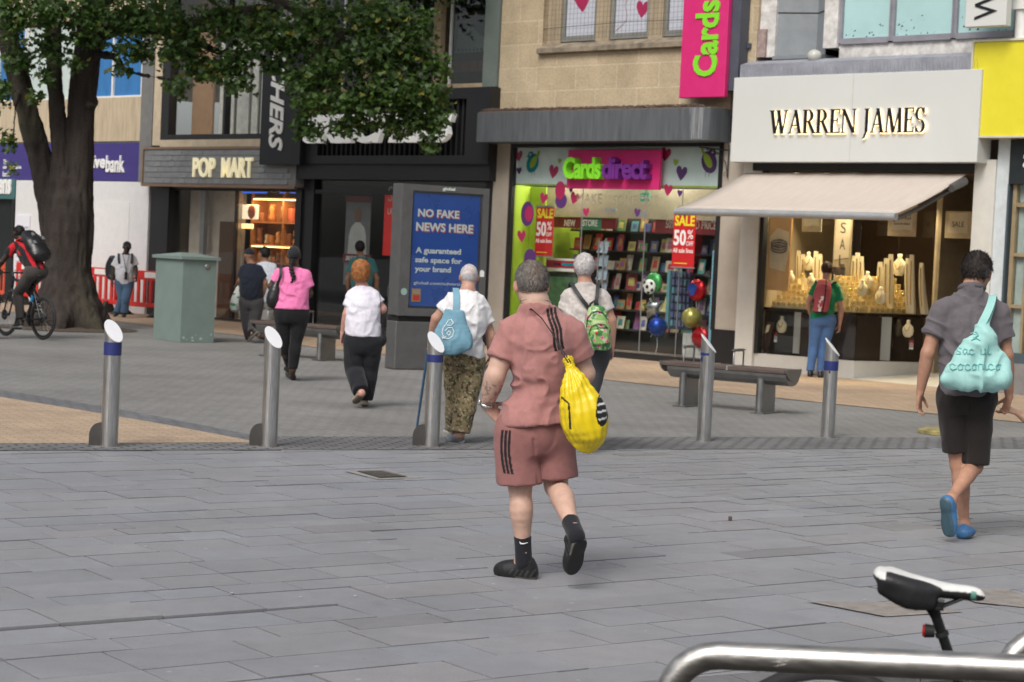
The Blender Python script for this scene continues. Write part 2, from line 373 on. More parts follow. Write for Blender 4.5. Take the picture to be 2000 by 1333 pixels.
# light narrow channel of setts along the diagonal
me = bpy.data.meshes.new('slab_paving'); me.from_pydata(SV, [], SF)
ca = me.color_attributes.new('Col', 'FLOAT_COLOR', 'POINT'); ca.data.foreach_set('color', np.hstack([np.array(SC), np.ones((len(SC), 1))]).astype(np.float32).ravel())
def slab_mat():
    m, n, l, p = nodes_of('blue_grey_slab')
    a = n.new('ShaderNodeAttribute'); a.attribute_name = 'Col'; tc = n.new('ShaderNodeTexCoord')
    def nz(sc, lo, hi, det=6, i0=.3, i1=.7):
        t = n.new('ShaderNodeTexNoise'); t.inputs['Scale'].default_value = sc; t.inputs['Detail'].default_value = det; t.inputs['Roughness'].default_value = .6; l.new(tc.outputs['Object'], t.inputs['Vector'])
        r = n.new('ShaderNodeMapRange'); r.inputs[1].default_value = i0; r.inputs[2].default_value = i1; r.inputs[3].default_value = lo; r.inputs[4].default_value = hi; l.new(t.outputs[0], r.inputs[0]); return r.outputs[0], t
    cur = a.outputs['Color']
    for sc, lo, hi, i0, i1 in ((.9, .9, 1.08, .3, .7), (7, .94, 1.06, .3, .7), (90, .93, 1.07, .3, .7), (3.1, .78, 1.0, .22, .36), (260, .9, 1.1, .35, .65)):
        o, _ = nz(sc, lo, hi, 6, i0, i1)
        mx = n.new('ShaderNodeMix'); mx.data_type = 'RGBA'; mx.blend_type = 'MULTIPLY'; mx.inputs[0].default_value = 1; l.new(cur, mx.inputs[6]); l.new(o, mx.inputs[7]); cur = mx.outputs[2]
    # chewing gum spots: pale and dark
    for sc, th, col, am in ((5.5, .06, (.5, .5, .5, 1), .5), (7.7, .07, (.1, .1, .1, 1), .35)):
        v = n.new('ShaderNodeTexVoronoi'); v.inputs['Scale'].default_value = sc; v.inputs['Randomness'].default_value = 1; l.new(tc.outputs['Object'], v.inputs['Vector'])
        r = n.new('ShaderNodeMapRange'); r.inputs[1].default_value = th; r.inputs[2].default_value = th * 1.35; r.inputs[3].default_value = 1; r.inputs[4].default_value = 0; l.new(v.outputs['Distance'], r.inputs[0])
        sp = n.new('ShaderNodeSeparateColor'); l.new(v.outputs['Color'], sp.inputs[0])
        g = n.new('ShaderNodeMath'); g.operation = 'GREATER_THAN'; g.inputs[1].default_value = .72; l.new(sp.outputs[0], g.inputs[0])
        q = n.new('ShaderNodeMath'); q.operation = 'MULTIPLY'; l.new(r.outputs[0], q.inputs[0]); l.new(g.outputs[0], q.inputs[1])
        q2 = n.new('ShaderNodeMath'); q2.operation = 'MULTIPLY'; q2.inputs[1].default_value = am; l.new(q.outputs[0], q2.inputs[0])
        mx = n.new('ShaderNodeMix'); mx.data_type = 'RGBA'; l.new(q2.outputs[0], mx.inputs[0]); l.new(cur, mx.inputs[6]); mx.inputs[7].default_value = col; cur = mx.outputs[2]
    l.new(cur, p.inputs['Base Color'])
    o, t = nz(2.0, .42, .62); l.new(o, p.inputs['Roughness']); p.inputs['Specular IOR Level'].default_value = .4
    o, t = nz(120, 0, 1, 5)
    b = n.new('ShaderNodeBump'); b.inputs['Strength'].default_value = .22; b.inputs['Distance'].default_value = .004; l.new(o, b.inputs['Height']); l.new(b.outputs[0], p.inputs['Normal'])
    return m
me.materials.append(slab_mat()); o = bpy.data.objects.new('slab_paving', me); COL.objects.link(o); struct(o)
# concrete infill patches where slabs are missing
m_patch = mat('rough_concrete_patch', (.245, .22, .2), .95, var=.25, vscale=12, bump=.6, bscale=50)
mb = MB()
for pts in (((1575, 1176), (1790, 1178), (1880, 1197), (1730, 1206)), ((1855, 1156), (1960, 1150), (2060, 1186), (2000, 1188), (1905, 1178))):
    mb.add([(*gnd(a, b)[:2], .004) for a, b in pts], [tuple(range(len(pts)))])
struct(mb.build('concrete_patch', m_patch))
mb = MB(); mb.add([(*gnd(a, b)[:2], .003) for a, b in ((672, 921), (745, 917), (830, 934), (740, 938))], [(0, 1, 2, 3)])
struct(mb.build('mortar_surround', mat('mortar', (.25, .24, .225), .95, var=.3, vscale=20)))
# drain grating
a, b, c, d = [gnd(*p)[:2] for p in ((697, 922), (745, 921), (796, 933), (742, 935))]
mb = MB(); mb.add([(p[0], p[1], .005) for p in (a, b, c, d)], [(0, 1, 2, 3)], 1)
for i in range(9):
    t = (i + .5) / 9; p, q2 = a + (d - a) * t, b + (c - b) * t; w = (d - a) * .025
    mb.add([(*(p - w), .011), (*(q2 - w), .011), (*(q2 + w), .011), (*(p + w), .011)], [(0, 1, 2, 3)])
for i in range(8):
    t = i / 7; p, q2 = a + (b - a) * t, d + (c - d) * t; w = (b - a) * .02
    mb.add([(*(p - w), .0105), (*(p + w), .0105), (*(q2 + w), .0105), (*(q2 - w), .0105)], [(0, 1, 2, 3)])
tag(mb.build('drain_grate', [mat('rusty_iron', (.14, .125, .11), .7, .4, var=.3, vscale=30), mat('drain_dark', (.015, .015, .015), .9, var=0)]), 'small square iron drain grating set among the dark slabs', 'drain grate')
# kerb and gutter at the bottom of the picture
n2 = np.array([(KB1 - KB0)[1], -(KB1 - KB0)[0]]); n2 /= np.linalg.norm(n2)
kd = (KB1 - KB0) / np.linalg.norm(KB1 - KB0)
mb = MB()
for i in range(-8, 12):
    p0 = KB0 + kd * (i * .9 + .005); p1 = KB0 + kd * (i * .9 + .895)
    P = [p0 - n2 * .0, p1 - n2 * .0, p1 + n2 * .15, p0 + n2 * .15]
    mb.prism([(0, 0), (1, 0), (1, 1), (0, 1)], (*P[0], -.11), (*(P[1] - P[0]), 0), (*(P[3] - P[0]), 0), (0, 0, .108))
struct(mb.build('kerb', mat('granite_kerb', (.15, .15, .155), .7, var=.2, vscale=14, bump=.2)))
P = [KB0 - kd * 9 + n2 * .15, KB0 + kd * 11 + n2 * .15, KB0 + kd * 11 + n2 * 14, KB0 - kd * 9 + n2 * 14]
mb = MB(); mb.add([(p[0], p[1], -.11) for p in P], [(0, 1, 2, 3)])
struct(mb.build('road', mat('asphalt', (.05, .05, .052), .9, var=.35, vscale=20, bump=.4, bscale=150)))
# litter and pale droppings on the ground
mb = MB()
for i in range(150):
    px, py = RNG.uniform(-100, 2100), 690 + 560 * RNG.rand() ** 1.3; p = gnd(px, py); r = RNG.uniform(.004, .010); n = 6; a0 = RNG.rand() * 6
    if py > 1000 and i % 2: continue
    mb.add([(p[0] + r * math.cos(a0 + k) * RNG.uniform(.5, 1.4), p[1] + r * math.sin(a0 + k) * RNG.uniform(.5, 1.2), .0045) for k in range(n)], [tuple(range(n))], i % 2)
o = mb.build('litter_specks', [mat('pale_speck', (.55, .55, .53), .9, var=0), mat('buff_speck', (.5, .45, .36), .9, var=0), mat('dark_speck', (.09, .08, .07), .9, var=0)])
o['kind'] = 'stuff'; tag(o, 'scattered pale specks of litter and bird droppings on the paving', 'litter')
mb = MB(); p = gnd(1426, 1017); mb.rbox(p[0] - .012, p[0] + .012, p[1] - .01, p[1] + .01, .002, .028, .003)
tag(mb.build('bottle_cap', mat('brown_scrap', (.1, .06, .05), .7)), 'tiny dark scrap lying alone on the slabs right of centre', 'litter')

# ------------------------------------------------------------------ buildings
def sr(x0, y0, x1, y1, d=0.0):
    ym = (y0 + y1) / 2; xm = (x0 + x1) / 2
    return fs(x0, ym, d)[0], fs(x1, ym, d)[0], fs(xm, y1, d)[1], fs(xm, y0, d)[1]   # s0,s1,z0,z1
m_stone = mat_brick('bath_stone', (.52, .42, .285), (.46, .365, .24), (.57, .475, .335), .95, .42, .012, .85, .25, .25, vertical=True, dscale=1.2)
m_conc = mat('stained_concrete', (.47, .385, .27), .85, var=.25, vscale=3, stretch=(3, 3, .35), bump=.1)
m_grey = mat('grey_pilaster', (.17, .17, .165), .7, var=.15)
m_dark = mat('dark_frame', (.018, .018, .02), .35, var=.1)
m_black = mat('matt_black', (.012, .012, .012), .7, var=.1)
m_white = mat('white_paint', (.72, .72, .70), .6, var=.06)
m_purple = mat('purple_panel', (.05, .035, .19), .45, var=.12, vscale=2, stretch=(1, 1, 4))
m_glass = mat_glass('shop_glass', gain=1.0)
m_glassd = mat_glass('tinted_glass', (.6, .62, .62), gain=1.4)
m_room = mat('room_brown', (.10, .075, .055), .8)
m_floor_in = mat('shop_floor', (.25, .22, .19), .4)
m_alu = mat('grey_alu', (.30, .31, .32), .45, .5, var=.1)
m_steel = mat('brushed_steel', (.42, .42, .41), .36, 1.0, var=.18, vscale=5, stretch=(40, 40, 1.2), bump=.05)
m_wl = mat('white_letter', (.8, .8, .78), .5, var=.02)
m_ply = mat('tan_panel', (.45, .36, .26), .6)
BACK = 9.0; TOPZ = 10.5
# --- bank, far left
bank = fthing('bank_building', 'bank with purple fascia and blue panel windows behind the big tree, boarded up below', 'building', -22)
mb = MB()
mb.box(-24, -13.6, .3, BACK, 5.6, TOPZ).box(-24, -13.6, .35, BACK, 0, 2.9)
for z0, z1 in ((3.8, 4.78), (6.55, 7.6), (9.3, 10.5)): mb.box(-24, -14.08, .0, .3, z0, z1)
mb.build('wall', m_conc, bank)
mb = MB().box(-14.06, -13.62, -.03, .3, 2.9, TOPZ); mb.build('pilaster', m_grey, bank)
mb = MB().box(-24, -13.62, .02, .34, 2.92, 3.77); fa = mb.build('fascia', m_purple, bank)
s0, s1, z0, z1 = sr(180, 304, 243, 337)
MB().text('operative', (s1 - 2.35, .02, z0), FX, FY, FZ, 1.6, z1 - z0, .03, bold=.03).text('bank', (s1 - .71, .02, z0), FX, FY, FZ, .71, z1 - z0, .03, bold=.02).build('sign_lettering', m_wl, fa)
s0, s1, z0, z1 = sr(5, 311, 42, 333)
MB().text('The', (s0, .02, z1 - .13), FX, FY, FZ, .22, .12, .01).text('co-operative', (s0, .02, z1 - .26), FX, FY, FZ, .8, .11, .01, bold=.03).text('bank', (s0, .02, z1 - .42), FX, FY, FZ, .3, .13, .01).build('small_lettering', m_wl, fa)
m_bluep = mat('blue_blind', (.035, .17, .42), .35, var=.25, vscale=3, stretch=(8, 8, .5))
for k, (a, b) in enumerate(((-23.6, -21.3), (-21.2, -18.9), (-18.8, -16.5), (-16.4, -14.15))):
    for zz in (4.8, 7.62):
        wo = MB().box(a, b, .08, .14, zz, zz + 1.7).build('window', m_bluep if k in (1, 3) else mat('pale_blind', (.5, .58, .56), .4, var=.1), bank)
        f = MB()
        for t in (0, .5, 1): f.box(a + (b - a) * t - .03, a + (b - a) * t + .03, .03, .079, zz + .021, zz + 1.7)
        f.box(a - .03, b + .03, .02, .075, zz - .05, zz + .02)
        f.build('window_frame', m_white, wo)
MB().box(-19.0, -13.65, -.02, .3, 0, 2.9).build('hoarding', mat('white_hoarding', (.66, .66, .66), .55, var=.05), bank)
mb = MB(); mb.box(-16.2, -14.35, -.035, -.021, 0.05, 2.45); mb.build('hoarding_panel', mat('white_hoarding2', (.70, .70, .695), .55, var=.05), bank)
s0, s1, z0, z1 = sr(32, 421, 60, 528)
nt = MB().box(s0, s1, -.05, -.024, z0, z1).build('paper_notice', mat('paper', (.7, .7, .76), .7, var=.03), bank)
mb = MB().box(s0 + .08, s0 + .38, -.055, -.0505, z1 - .5, z1 - .43, 1)
for i in range(9): mb.box(s0 + .08, s0 + .08 + RNG.uniform(.35, .6), -.055, -.0505, z1 - .62 - i * .12, z1 - .6 - i * .12)
mb.text('Thank you', (s0 + .08, -.051, z1 - .34), FX, FY, FZ, .5, .11, .004)
mb.build('print', [mat('grey_ink', (.3, .3, .34), .7, var=0), mat('blue_ink', (.05, .15, .4), .7, var=0)], nt)
# dark shop at the very left
opt = fthing('corner_shop', 'dark shopfront at the far left edge, its teal sign showing white letters', 'shop', -24)
MB().box(-24, -19.05, -.02, .3, 2.45, 2.93).build('fascia', mat('teal_dark', (.05, .14, .14), .5), opt)
MB().text('ens', (-19.75, -.02, 2.56), FX, FY, FZ, .55, .36, .03, bold=.03).text('Op', (-20.2, -.02, 2.56), FX, FY, FZ, .4, .36, .03, bold=.03).build('sign_lettering', m_wl, opt)
MB().box(-24, -19.1, .1, .16, .1, 2.45).build('shop_window', mat('dark_window', (.02, .025, .025), .12, var=0), opt)
MB().box(-19.14, -19.03, -.04, .34, 0, 2.45).build('door_frame', m_black, opt)

# --- toy shop
pop = fthing('toy_shop_building', 'shop with tiled grey fascia, cream letters and orange shelves lit behind the glass', 'shop', -13.6)
mb = MB()
mb.box(-13.6, -13.32, -.02, .3, 3.7, TOPZ).box(-13.32, -8.5, -.02, .3, 3.62, 3.82).box(-13.32, -8.5, .0, .3, 7.0, TOPZ)
mb.build('wall', mat('cream_render', (.52, .43, .31), .8, var=.15, vscale=4), pop)
mb = MB().box(-13.32, -13.05, -.01, .2, 3.83, 6.98).box(-13.05, -8.5, -.01, .2, 3.83, 3.93).box(-11.2, -11.12, .03, .18, 3.93, 6.98).box(-13.05, -8.5, .0, .2, 6.88, 6.98)
wf = mb.build('window_frame', m_dark, pop)
MB().box(-13.04, -8.5, .1, .11, 3.94, 6.87).build('window_pane', m_glass, wf)
mb = MB().box(-13.04, -12.3, .6, .65, 3.9, 7, 1).box(-12.3, -8.5, .9, .95, 3.9, 7).box(-13.04, -8.5, .2, 1.2, 3.84, 3.89)
for i in range(14): mb.box(-12.2 + i * .27, -12.2 + i * .27 + .2, .7 + .03 * (i % 3), .72 + .03 * (i % 3), 3.93, 6.9, 2)
mb.build('window_blind', [mat('grey_wall_in', (.4, .38, .34), .8), mat('orange_wall_in', (.36, .2, .1), .8), mat('pale_blind_in', (.62, .60, .55), .8, var=.2)], pop)
mb = MB().box(-13.6, -8.42, -.22, .28, 2.83, 3.62)
fa = mb.build('fascia', mat('fascia_grey', (.2, .2, .2), .6), pop)
m_tile = mat('scale_tile', (.23, .235, .24), .4, .15, var=.15, vscale=3)
mb = MB()
for r in range(6):
    for c in range(21):
        x = -13.55 + c * .245 + (r % 2) * .1; 
        if x + .235 > -8.46: continue
        z = 2.87 + r * .12; t = RNG.uniform(.003, .015)
        mb.add([(x, -.223, z + .115), (x + .235, -.223, z + .115), (x + .235, -.225 - t, z + .005), (x, -.225 - t, z + .005), (x, -.223, z + .004), (x + .235, -.223, z + .004)], [(0, 3, 2, 1), (3, 4, 5, 2)])
mb.build('fascia_tiles', m_tile, fa)
MB().box(-13.64, -8.42, -.25, -.221, 2.8, 2.86).box(-13.64, -8.42, -.25, -.221, 3.6, 3.65).box(-13.64, -13.59, -.25, -.222, 2.86, 3.6).build('fascia_trim', mat('bronze_trim', (.30, .20, .14), .5, .5), fa)
s0, s1, z0, z1 = sr(376, 308, 492, 347, -.28)
MB().text('POP', (s0, -.24, z0), FX, FY, FZ, (s1 - s0) * .375, z1 - z0, .045, bold=.015).text('MART', (s0 + (s1 - s0) * .49, -.24, z0), FX, FY, FZ, (s1 - s0) * .51, z1 - z0, .045, bold=.015).build('sign_lettering', mat('lit_cream', (.8, .75, .55), .5, emit=(1, .87, .52), es=.3, var=0), fa)
MB().box(-13.6, -12.95, .0, .35, 0, 2.82).build('pilaster', m_dark, pop); MB().box(-8.6, -8.42, -.05, .3, 0, 2.8).build('pilaster', m_dark, pop)
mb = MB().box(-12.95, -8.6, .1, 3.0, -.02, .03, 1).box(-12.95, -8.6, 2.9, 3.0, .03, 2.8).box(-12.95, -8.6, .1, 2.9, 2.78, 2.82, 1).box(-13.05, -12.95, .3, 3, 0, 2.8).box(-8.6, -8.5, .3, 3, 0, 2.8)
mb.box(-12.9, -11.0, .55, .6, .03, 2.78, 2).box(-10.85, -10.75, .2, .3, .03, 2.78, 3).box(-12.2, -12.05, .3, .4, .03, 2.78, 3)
mb.build('interior', [m_room, m_floor_in, mat('reflection_partition', (.55, .49, .42), .7), m_alu], pop)  # partition coloured pale to imitate a reflection in the door glass
mb = MB().box(-12.95, -8.6, .14, .155, .06, 2.75)
gl = mb.build('shop_window', m_glass, pop)
MB().box(-12.95, -8.6, .1, .19, 0, .06).box(-12.95, -8.6, .1, .19, 2.74, 2.8).box(-10.78, -10.72, .12, .18, .06, 2.74).build('window_frame', m_dark, gl)
mb = MB().box(-11.5, -11.05, .3, .5, .03, 2.1)
mb.build('door', mat('brown_door', (.10, .055, .03), .5), pop)
# lit shelving with toys
m_shelf = mat('orange_shelf', (.34, .15, .05), .6, var=.15)
shelf = fthing('toy_shelf', 'orange lit display shelving full of figures behind the toy shop glass', 'shelving', -10.7)
mb = MB().box(-10.68, -8.62, .9, .95, .05, 2.75)
for z in (.35, .8, 1.25, 1.62, 2.1, 2.6): mb.box(-10.68, -8.62, .5, .9, z, z + .035)
for x in (-10.68, -9.65, -8.66): mb.box(x, x + .04, .48, .9, .05, 2.75)
mb.build('shelf_frame', m_shelf, shelf)
MB().box(-10.6, -8.65, .46, .49, 2.585, 2.605).box(-10.6, -8.65, .46, .49, 1.6, 1.617).build('light_strip', mat('warm_strip', (1, .8, .5), .5, emit=(1, .6, .25), es=5, var=0), shelf)
lamp = bpy.data.lights.new('shelf_lamp', 'AREA'); lamp.energy = 16; lamp.size = 1.8; lamp.size_y = .2; lamp.shape = 'RECTANGLE'; lamp.color = (1, .62, .3)
lo = bpy.data.objects.new('shelf_lamp', lamp); COL.objects.link(lo); lo.location = (1.0, .35, 2.55); lo.rotation_euler = (math.radians(25), 0, 0); lo.parent = shelf
tcol = [(.5, .2, .05), (.6, .3, .1), (.45, .12, .06), (.55, .42, .28), (.25, .1, .04), (.6, .5, .35)]
TM = [mat('toy%d' % i, c, .6, var=.2, vscale=20) for i, c in enumerate(tcol)]
for z, h, n in ((.385, .3, 9), (.835, .28, 10), (1.285, .22, 12), (1.655, .36, 10), (2.135, .38, 6)):
    for i in range(n):
        x = -10.58 + (i + .5) * 1.9 / n + RNG.uniform(-.03, .03); hh = h * RNG.uniform(.6, 1); w = min(.12, hh * .38)
        mb = MB()
        if (i + int(z * 10)) % 3: 
            mb.lathe([(.001, 0), (w * .6, .01), (w * .7, hh * .25), (w * .45, hh * .5), (w * .62, hh * .68), (w * .5, hh * .92), (.001, hh)], (0, 0, 0), 10, 0)
            mb.ball((-w * .45, 0, hh * .93), w * .25, n=8).ball((w * .45, 0, hh * .93), w * .25, n=8)
            nm, lb, ct = 'toy_figure', 'rounded toy figure with two ears standing on the orange shelves', 'toy figure'
        else:
            mb.rbox(-w * .75, w * .75, -w * .5, w * .5, 0, hh * .8, .008); mb.rbox(-w * .6, w * .6, -w * .5 - .004, -w * .45, hh * .15, hh * .65, .002)
            nm, lb, ct = 'toy_box', 'boxed toy standing among figures on the orange shelves', 'toy box'
        o = mb.build(nm, random.choice(TM)); tag(o, lb, ct, 'toy figures on the shelves' if ct == 'toy figure' else 'toy boxes on the shelves'); o.location = fw_(x, .62, z); o.rotation_euler = (0, 0, -TH + RNG.uniform(-.4, .4))
s0, s1, z0, z1 = sr(458, 400, 503, 428, .3)
sg = fthing('lit_sign_panel', 'small cream lit panel hanging above the orange shelves', 'sign', s0)
MB().rbox(s0, s1, .3, .34, z0, z1, .012).build('panel', mat('lit_panel', (.8, .7, .5), .5, emit=(1, .8, .55), es=.8, var=.05), sg)
MB().ball((s0 + (s1 - s0) * .75, .295, (z0 + z1) / 2), .13, .01, .15, 12).build('printed_face', mat('print_red', (.5, .15, .08), .6), sg)
MB().box(s0 + .05, s1 - .15, .3, .33, z0 - .2, z0 - .1).build('light_bar', mat('warm_bar', (1, .8, .5), .5, emit=(1, .55, .2), es=2, var=0), sg)
mb = MB()
for a, b in ((473, 492), (495, 520), (546, 556), (566, 580)):
    s0, s1, z0, z1 = sr(a, 373, b, 378, .2); mb.box(s0, s1, .2, .22, z0, z1)
ftop('ticker_display', mb, mat('blue_led', (.02, .05, .3), .5, emit=(.03, .12, .6), es=1.0, var=.3, vscale=40), 'thin blue lit ticker along the top of the toy shop window', 'display', -10.5)

# --- shoe shop
sk = fthing('shoe_shop_building', 'shop with black slatted fascia and big slanted white letters half hidden by leaves', 'shop', -8.5)
mb = MB()
mb.box(-8.5, -3.05, .25, .5, 6.9, TOPZ)
for x in (-8.5, -6.85, -4.83): MB().box(x, x + .2, .0, .25, 4.801, 6.899).build('mullion', mat('tan_mullion', (.40, .30, .2), .8, var=.15), sk)
mb.box(-8.5, -3.4, -.02, .3, 4.68, 4.8); mb.box(-8.5, -3.05, .0, .3, 6.9, 7.2)
mb.build('wall', mat('tan_mullion', (.40, .30, .2), .8, var=.15), sk)
mb = MB().box(-8.3, -3.42, .12, .13, 4.8, 6.9)
wp = mb.build('window', m_glassd, sk)
for x in (-4.47, -6.1, -7.5): MB().box(x, x + .04, .08, .16, 4.8, 6.9).build('glazing_bar', m_white, wp)
MB().box(-3.42, -3.05, -.05, .3, 4.72, TOPZ).build('pilaster', mat('grey_green_clad', (.14, .17, .155), .5, var=.15, vscale=2), sk)
mb = MB().box(-8.3, -3.45, .7, .75, 4.8, 6.9).box(-8.3, -3.42, .2, .7, 4.75, 4.8)
mb.build('window_backing', mat('dark_backing', (.02, .02, .022), .8), sk)
m_mint = mat('mint_print', (.27, .42, .38), .6, var=.1)
s0, s1, z0, z1 = sr(885, 42, 948, 102, .2)
shoe = [(0, 0), (.04, .12), (.08, .5), (.1, .82), (.22, .62), (.32, .62), (.45, .98), (.6, .72), (.78, .55), (.95, .42), (1, .22), (.9, .05), (.8, 0)]
mb = MB().prism([(s0 + a * (s1 - s0), z0 + b * (z1 - z0)) for a, b in shoe], (0, .25, 0), FX, FY, (0, .02, 0))
mb.text('SKECHERS', (s0 - .02, .245, fs(915, 28, .2)[1] + .12), FX, FY, FZ, s1 - s0, .2, .004, 1, bold=.02, shear=.25).text('SPORT', (s0 - .02, .245, fs(915, 32, .2)[1] - .12), FX, FY, FZ, (s1 - s0) * .75, .2, .004, 2, bold=.02, shear=.25)
for i in range(7): mb.box(s0 + .1 + i * .1, s0 + .14 + i * .1, .24, .249, z0 + .03, z0 + .07, 3)
for i in range(4): mb.box(s0 - .05 + i * .24, s0 + .16 + i * .24, .24, .26, 5.05, 5.25, 2)
ftop('window_poster', mb, [m_mint, mat('pale_ink', (.3, .33, .33), .6), mat('orange_ink', (.22, .06, .015), .6), m_black], 'mint shoe picture in the upper window over the slatted fascia', 'poster', s0)
mb = MB().prism([(-6.0 + a * 1.1, 5.1 + b * 1.2) for a, b in shoe], (0, .25, 0), FX, FY, (0, .02, 0))
ftop('window_poster', mb, m_mint, 'mint shoe picture half hidden behind leaves in the upper window', 'poster', -6.0)
# fascia
mb = MB().box(-8.5, -2.98, -.25, .3, 3.3, 3.46).box(-8.5, -2.98, -.25, .3, 4.5, 4.7).box(-8.5, -7.75, -.25, .3, 3.46, 4.5).box(-4.05 + .45, -2.98, -.25, .3, 3.46, 4.5).box(-7.75, -3.6, .0, .3, 3.46, 4.5)
mb.box(-8.5, -2.98, -.2, .3, 3.0, 3.299)
fa = mb.build('fascia', mat('fascia_black', (.014, .015, .018), .5, var=.15, vscale=2), sk)
MB().box(-7.75, -3.6, -.05, -.01, 3.46, 4.5).build('fascia_backing', mat('deep_navy_backing', (.02, .02, .28), .6, var=.1), fa)  # plain navy panel behind the slats
mb = MB()
for i in range(30): x = -7.72 + i * .14; mb.box(x, x + .05, -.16, -.06, 3.465, 4.495)
o = mb.build('fascia_slats', m_black, fa)
s0, s1, z0, z1 = sr(597, 222, 888, 280, -.35)
MB().text('SKECHERS', (s0, -.3, z0), FX, FY, FZ, s1 - s0, z1 - z0, .12, bold=.035, shear=.28, spacing=.92).build('sign_lettering', mat('lit_white', (.8, .8, .78), .4, emit=(1, 1, .95), es=.12, var=0), fa)
# ground floor
mb = MB().box(-8.6, -8.1, .0, .3, 0, 3.0).box(-3.25, -3.0, .0, .3, 0, 3).box(-8.1, -3.25, .0, .25, 0, .12).box(-8.1, -3.25, .02, .22, 2.72, 2.8).box(-5.5, -5.42, .02, .22, .12, 2.72)
mb.build('window_frame', m_dark, sk)
MB().box(-8.1, -3.25, .1, .115, .12, 2.72).box(-8.1, -3.25, .1, .115, 2.8, 3.0).build('shop_window', m_glass, sk)
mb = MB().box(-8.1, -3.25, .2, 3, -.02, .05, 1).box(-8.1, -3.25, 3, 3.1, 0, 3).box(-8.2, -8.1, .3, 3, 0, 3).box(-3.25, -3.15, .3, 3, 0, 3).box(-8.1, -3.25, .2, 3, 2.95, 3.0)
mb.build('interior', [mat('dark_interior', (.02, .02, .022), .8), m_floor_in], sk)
s0, s1, z0, z1 = sr(672, 383, 720, 558, .3)
ps = fthing('model_poster', 'tall poster of a man in a pale jacket behind the shoe shop glass', 'poster', s0)
MB().box(s0, s1, .32, .34, z0, z1).build('backing', mat('poster_grey', (.16, .17, .18), .6, var=.2), ps)
cx = (s0 + s1) / 2; w = s1 - s0
mb = MB().prism([(cx - .36 * w, z1 - 1.2), (cx - .33 * w, z1 - .8), (cx - .25 * w, z1 - .62), (cx - .08 * w, z1 - .52), (cx + .1 * w, z1 - .52), (cx + .28 * w, z1 - .62), (cx + .36 * w, z1 - .8), (cx + .4 * w, z1 - 1.2)], (0, .31, 0), FX, FY, (0, .009, 0))
mb.build('jacket', mat('poster_jacket', (.5, .52, .5), .6), ps)
MB().ball((cx, .312, z1 - .37), .11, .008, .15, 14).build('head', mat('poster_skin', (.2, .12, .08), .6), ps)
mb = MB().box(s0, s1 + .1, .29, .305, z1 - 1.33, z1 - 1.15).text('SKECHERS', (s0 + .08, .288, z1 - 1.28), FX, FY, FZ, w * .85, .09, .004, 1, bold=.02, shear=.25); mb.box(s0, s1, .29, .305, z1 - .12, z1)
mb.build('banner', [mat('poster_maroon', (.16, .02, .03), .6), m_wl], ps)
s0, s1, z0, z1 = sr(748, 378, 786, 500, .3)
mb = MB().box(s0, s1 + .3, .32, .34, z0, z1).text('SALE', (s0 + .1, .318, z0 + 1.05), FX, FY, FZ, s1 - s0 + .1, .3, .004, 1)
mb.text('UP TO', (s0 + .1, .318, z0 + .8), FX, FY, FZ, .4, .12, .004, 1)
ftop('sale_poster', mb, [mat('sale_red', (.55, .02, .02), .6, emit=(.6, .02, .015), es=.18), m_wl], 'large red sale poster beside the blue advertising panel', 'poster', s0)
# trainers on small stands behind the glass
for i in range(9):
    x = -5.0 + (i % 3) * .42; z = .5 + (i // 3) * .45
    mb = MB().prism([(0, 0), (.3, 0), (.31, .05), (.2, .09), (.12, .15), (.02, .14)], (0, 0, .03), (1, 0, 0), (0, 0, 1), (0, .1, 0)).box(0, .3, .02, .08, 0, .028, 1)
    o = mb.build('display_trainer', [TM[3], m_white]); tag(o, 'pale trainer on a stand behind the shoe shop glass', 'shoe', 'trainers on display'); o.location = fw_(x, .5, z); o.rotation_euler = (0, 0, -TH)
mb = MB()
for z in (.47, .92, 1.37): mb.box(-5.1, -3.6, .45, .75, z, z + .025)
for x in (-5.1, -3.64): mb.box(x, x + .04, .47, .73, .05, 1.4)
ftop('shoe_rack', mb, m_alu, 'metal rack of trainers behind the advertising panel', 'rack', -5.1)
# --- card shop
cs = fthing('card_shop_building', 'sandstone card shop with grey canopy band and lime green walled window', 'shop', -3.05)
mb = MB()
wins = [(-1.68, -.84), (-.53, .36), (.68, 1.5)]
zb, zt = 5.52, 7.6
mb.box(-3.04, 2.3, 0, .4, 4.2, 5.35).box(-3.04, -2.0, 0, .4, 5.35, TOPZ).box(1.85, 2.3, 0, .4, 5.35, TOPZ).box(-2.0, 1.85, 0, .4, zt + .1, TOPZ)
mb.build('wall', m_stone, cs)
m_pst = mat('pale_stone', (.40, .32, .22), .85, var=.2, vscale=3, stretch=(2, 2, .5))
for a, b in ((-2.0, -1.68), (-.84, -.53), (.36, .68), (1.5, 1.85)): MB().box(a, b, .12, .4, 5.45, zt).build('mullion', m_pst, cs)
MB().box(-2.0, 1.85, .1, .4, zt, zt + .1).build('lintel', m_pst, cs)
mb = MB().add([(-2.04, -.1, 5.36), (1.9, -.1, 5.36), (1.9, .13, 5.47), (-2.04, .13, 5.47), (-2.04, -.1, 5.28), (1.9, -.1, 5.28), (1.9, .0, 5.26), (-2.04, .0, 5.26)],
    [(0, 1, 2, 3), (4, 5, 1, 0), (7, 6, 5, 4), (0, 3, 7, 4), (1, 5, 6, 2)])
mb.build('window_sill', mat('sooty_stone', (.23, .19, .14), .9, var=.55, vscale=5), cs)
m_vin = mat('white_vinyl', (.56, .58, .66), .35, var=.05)
m_heart = mat('heart_red', (.42, .02, .10), .5, var=.03); m_hp = mat('heart_purple', (.10, .03, .16), .5, var=.03); m_lime = mat('lime', (.36, .52, .04), .5, var=.06)
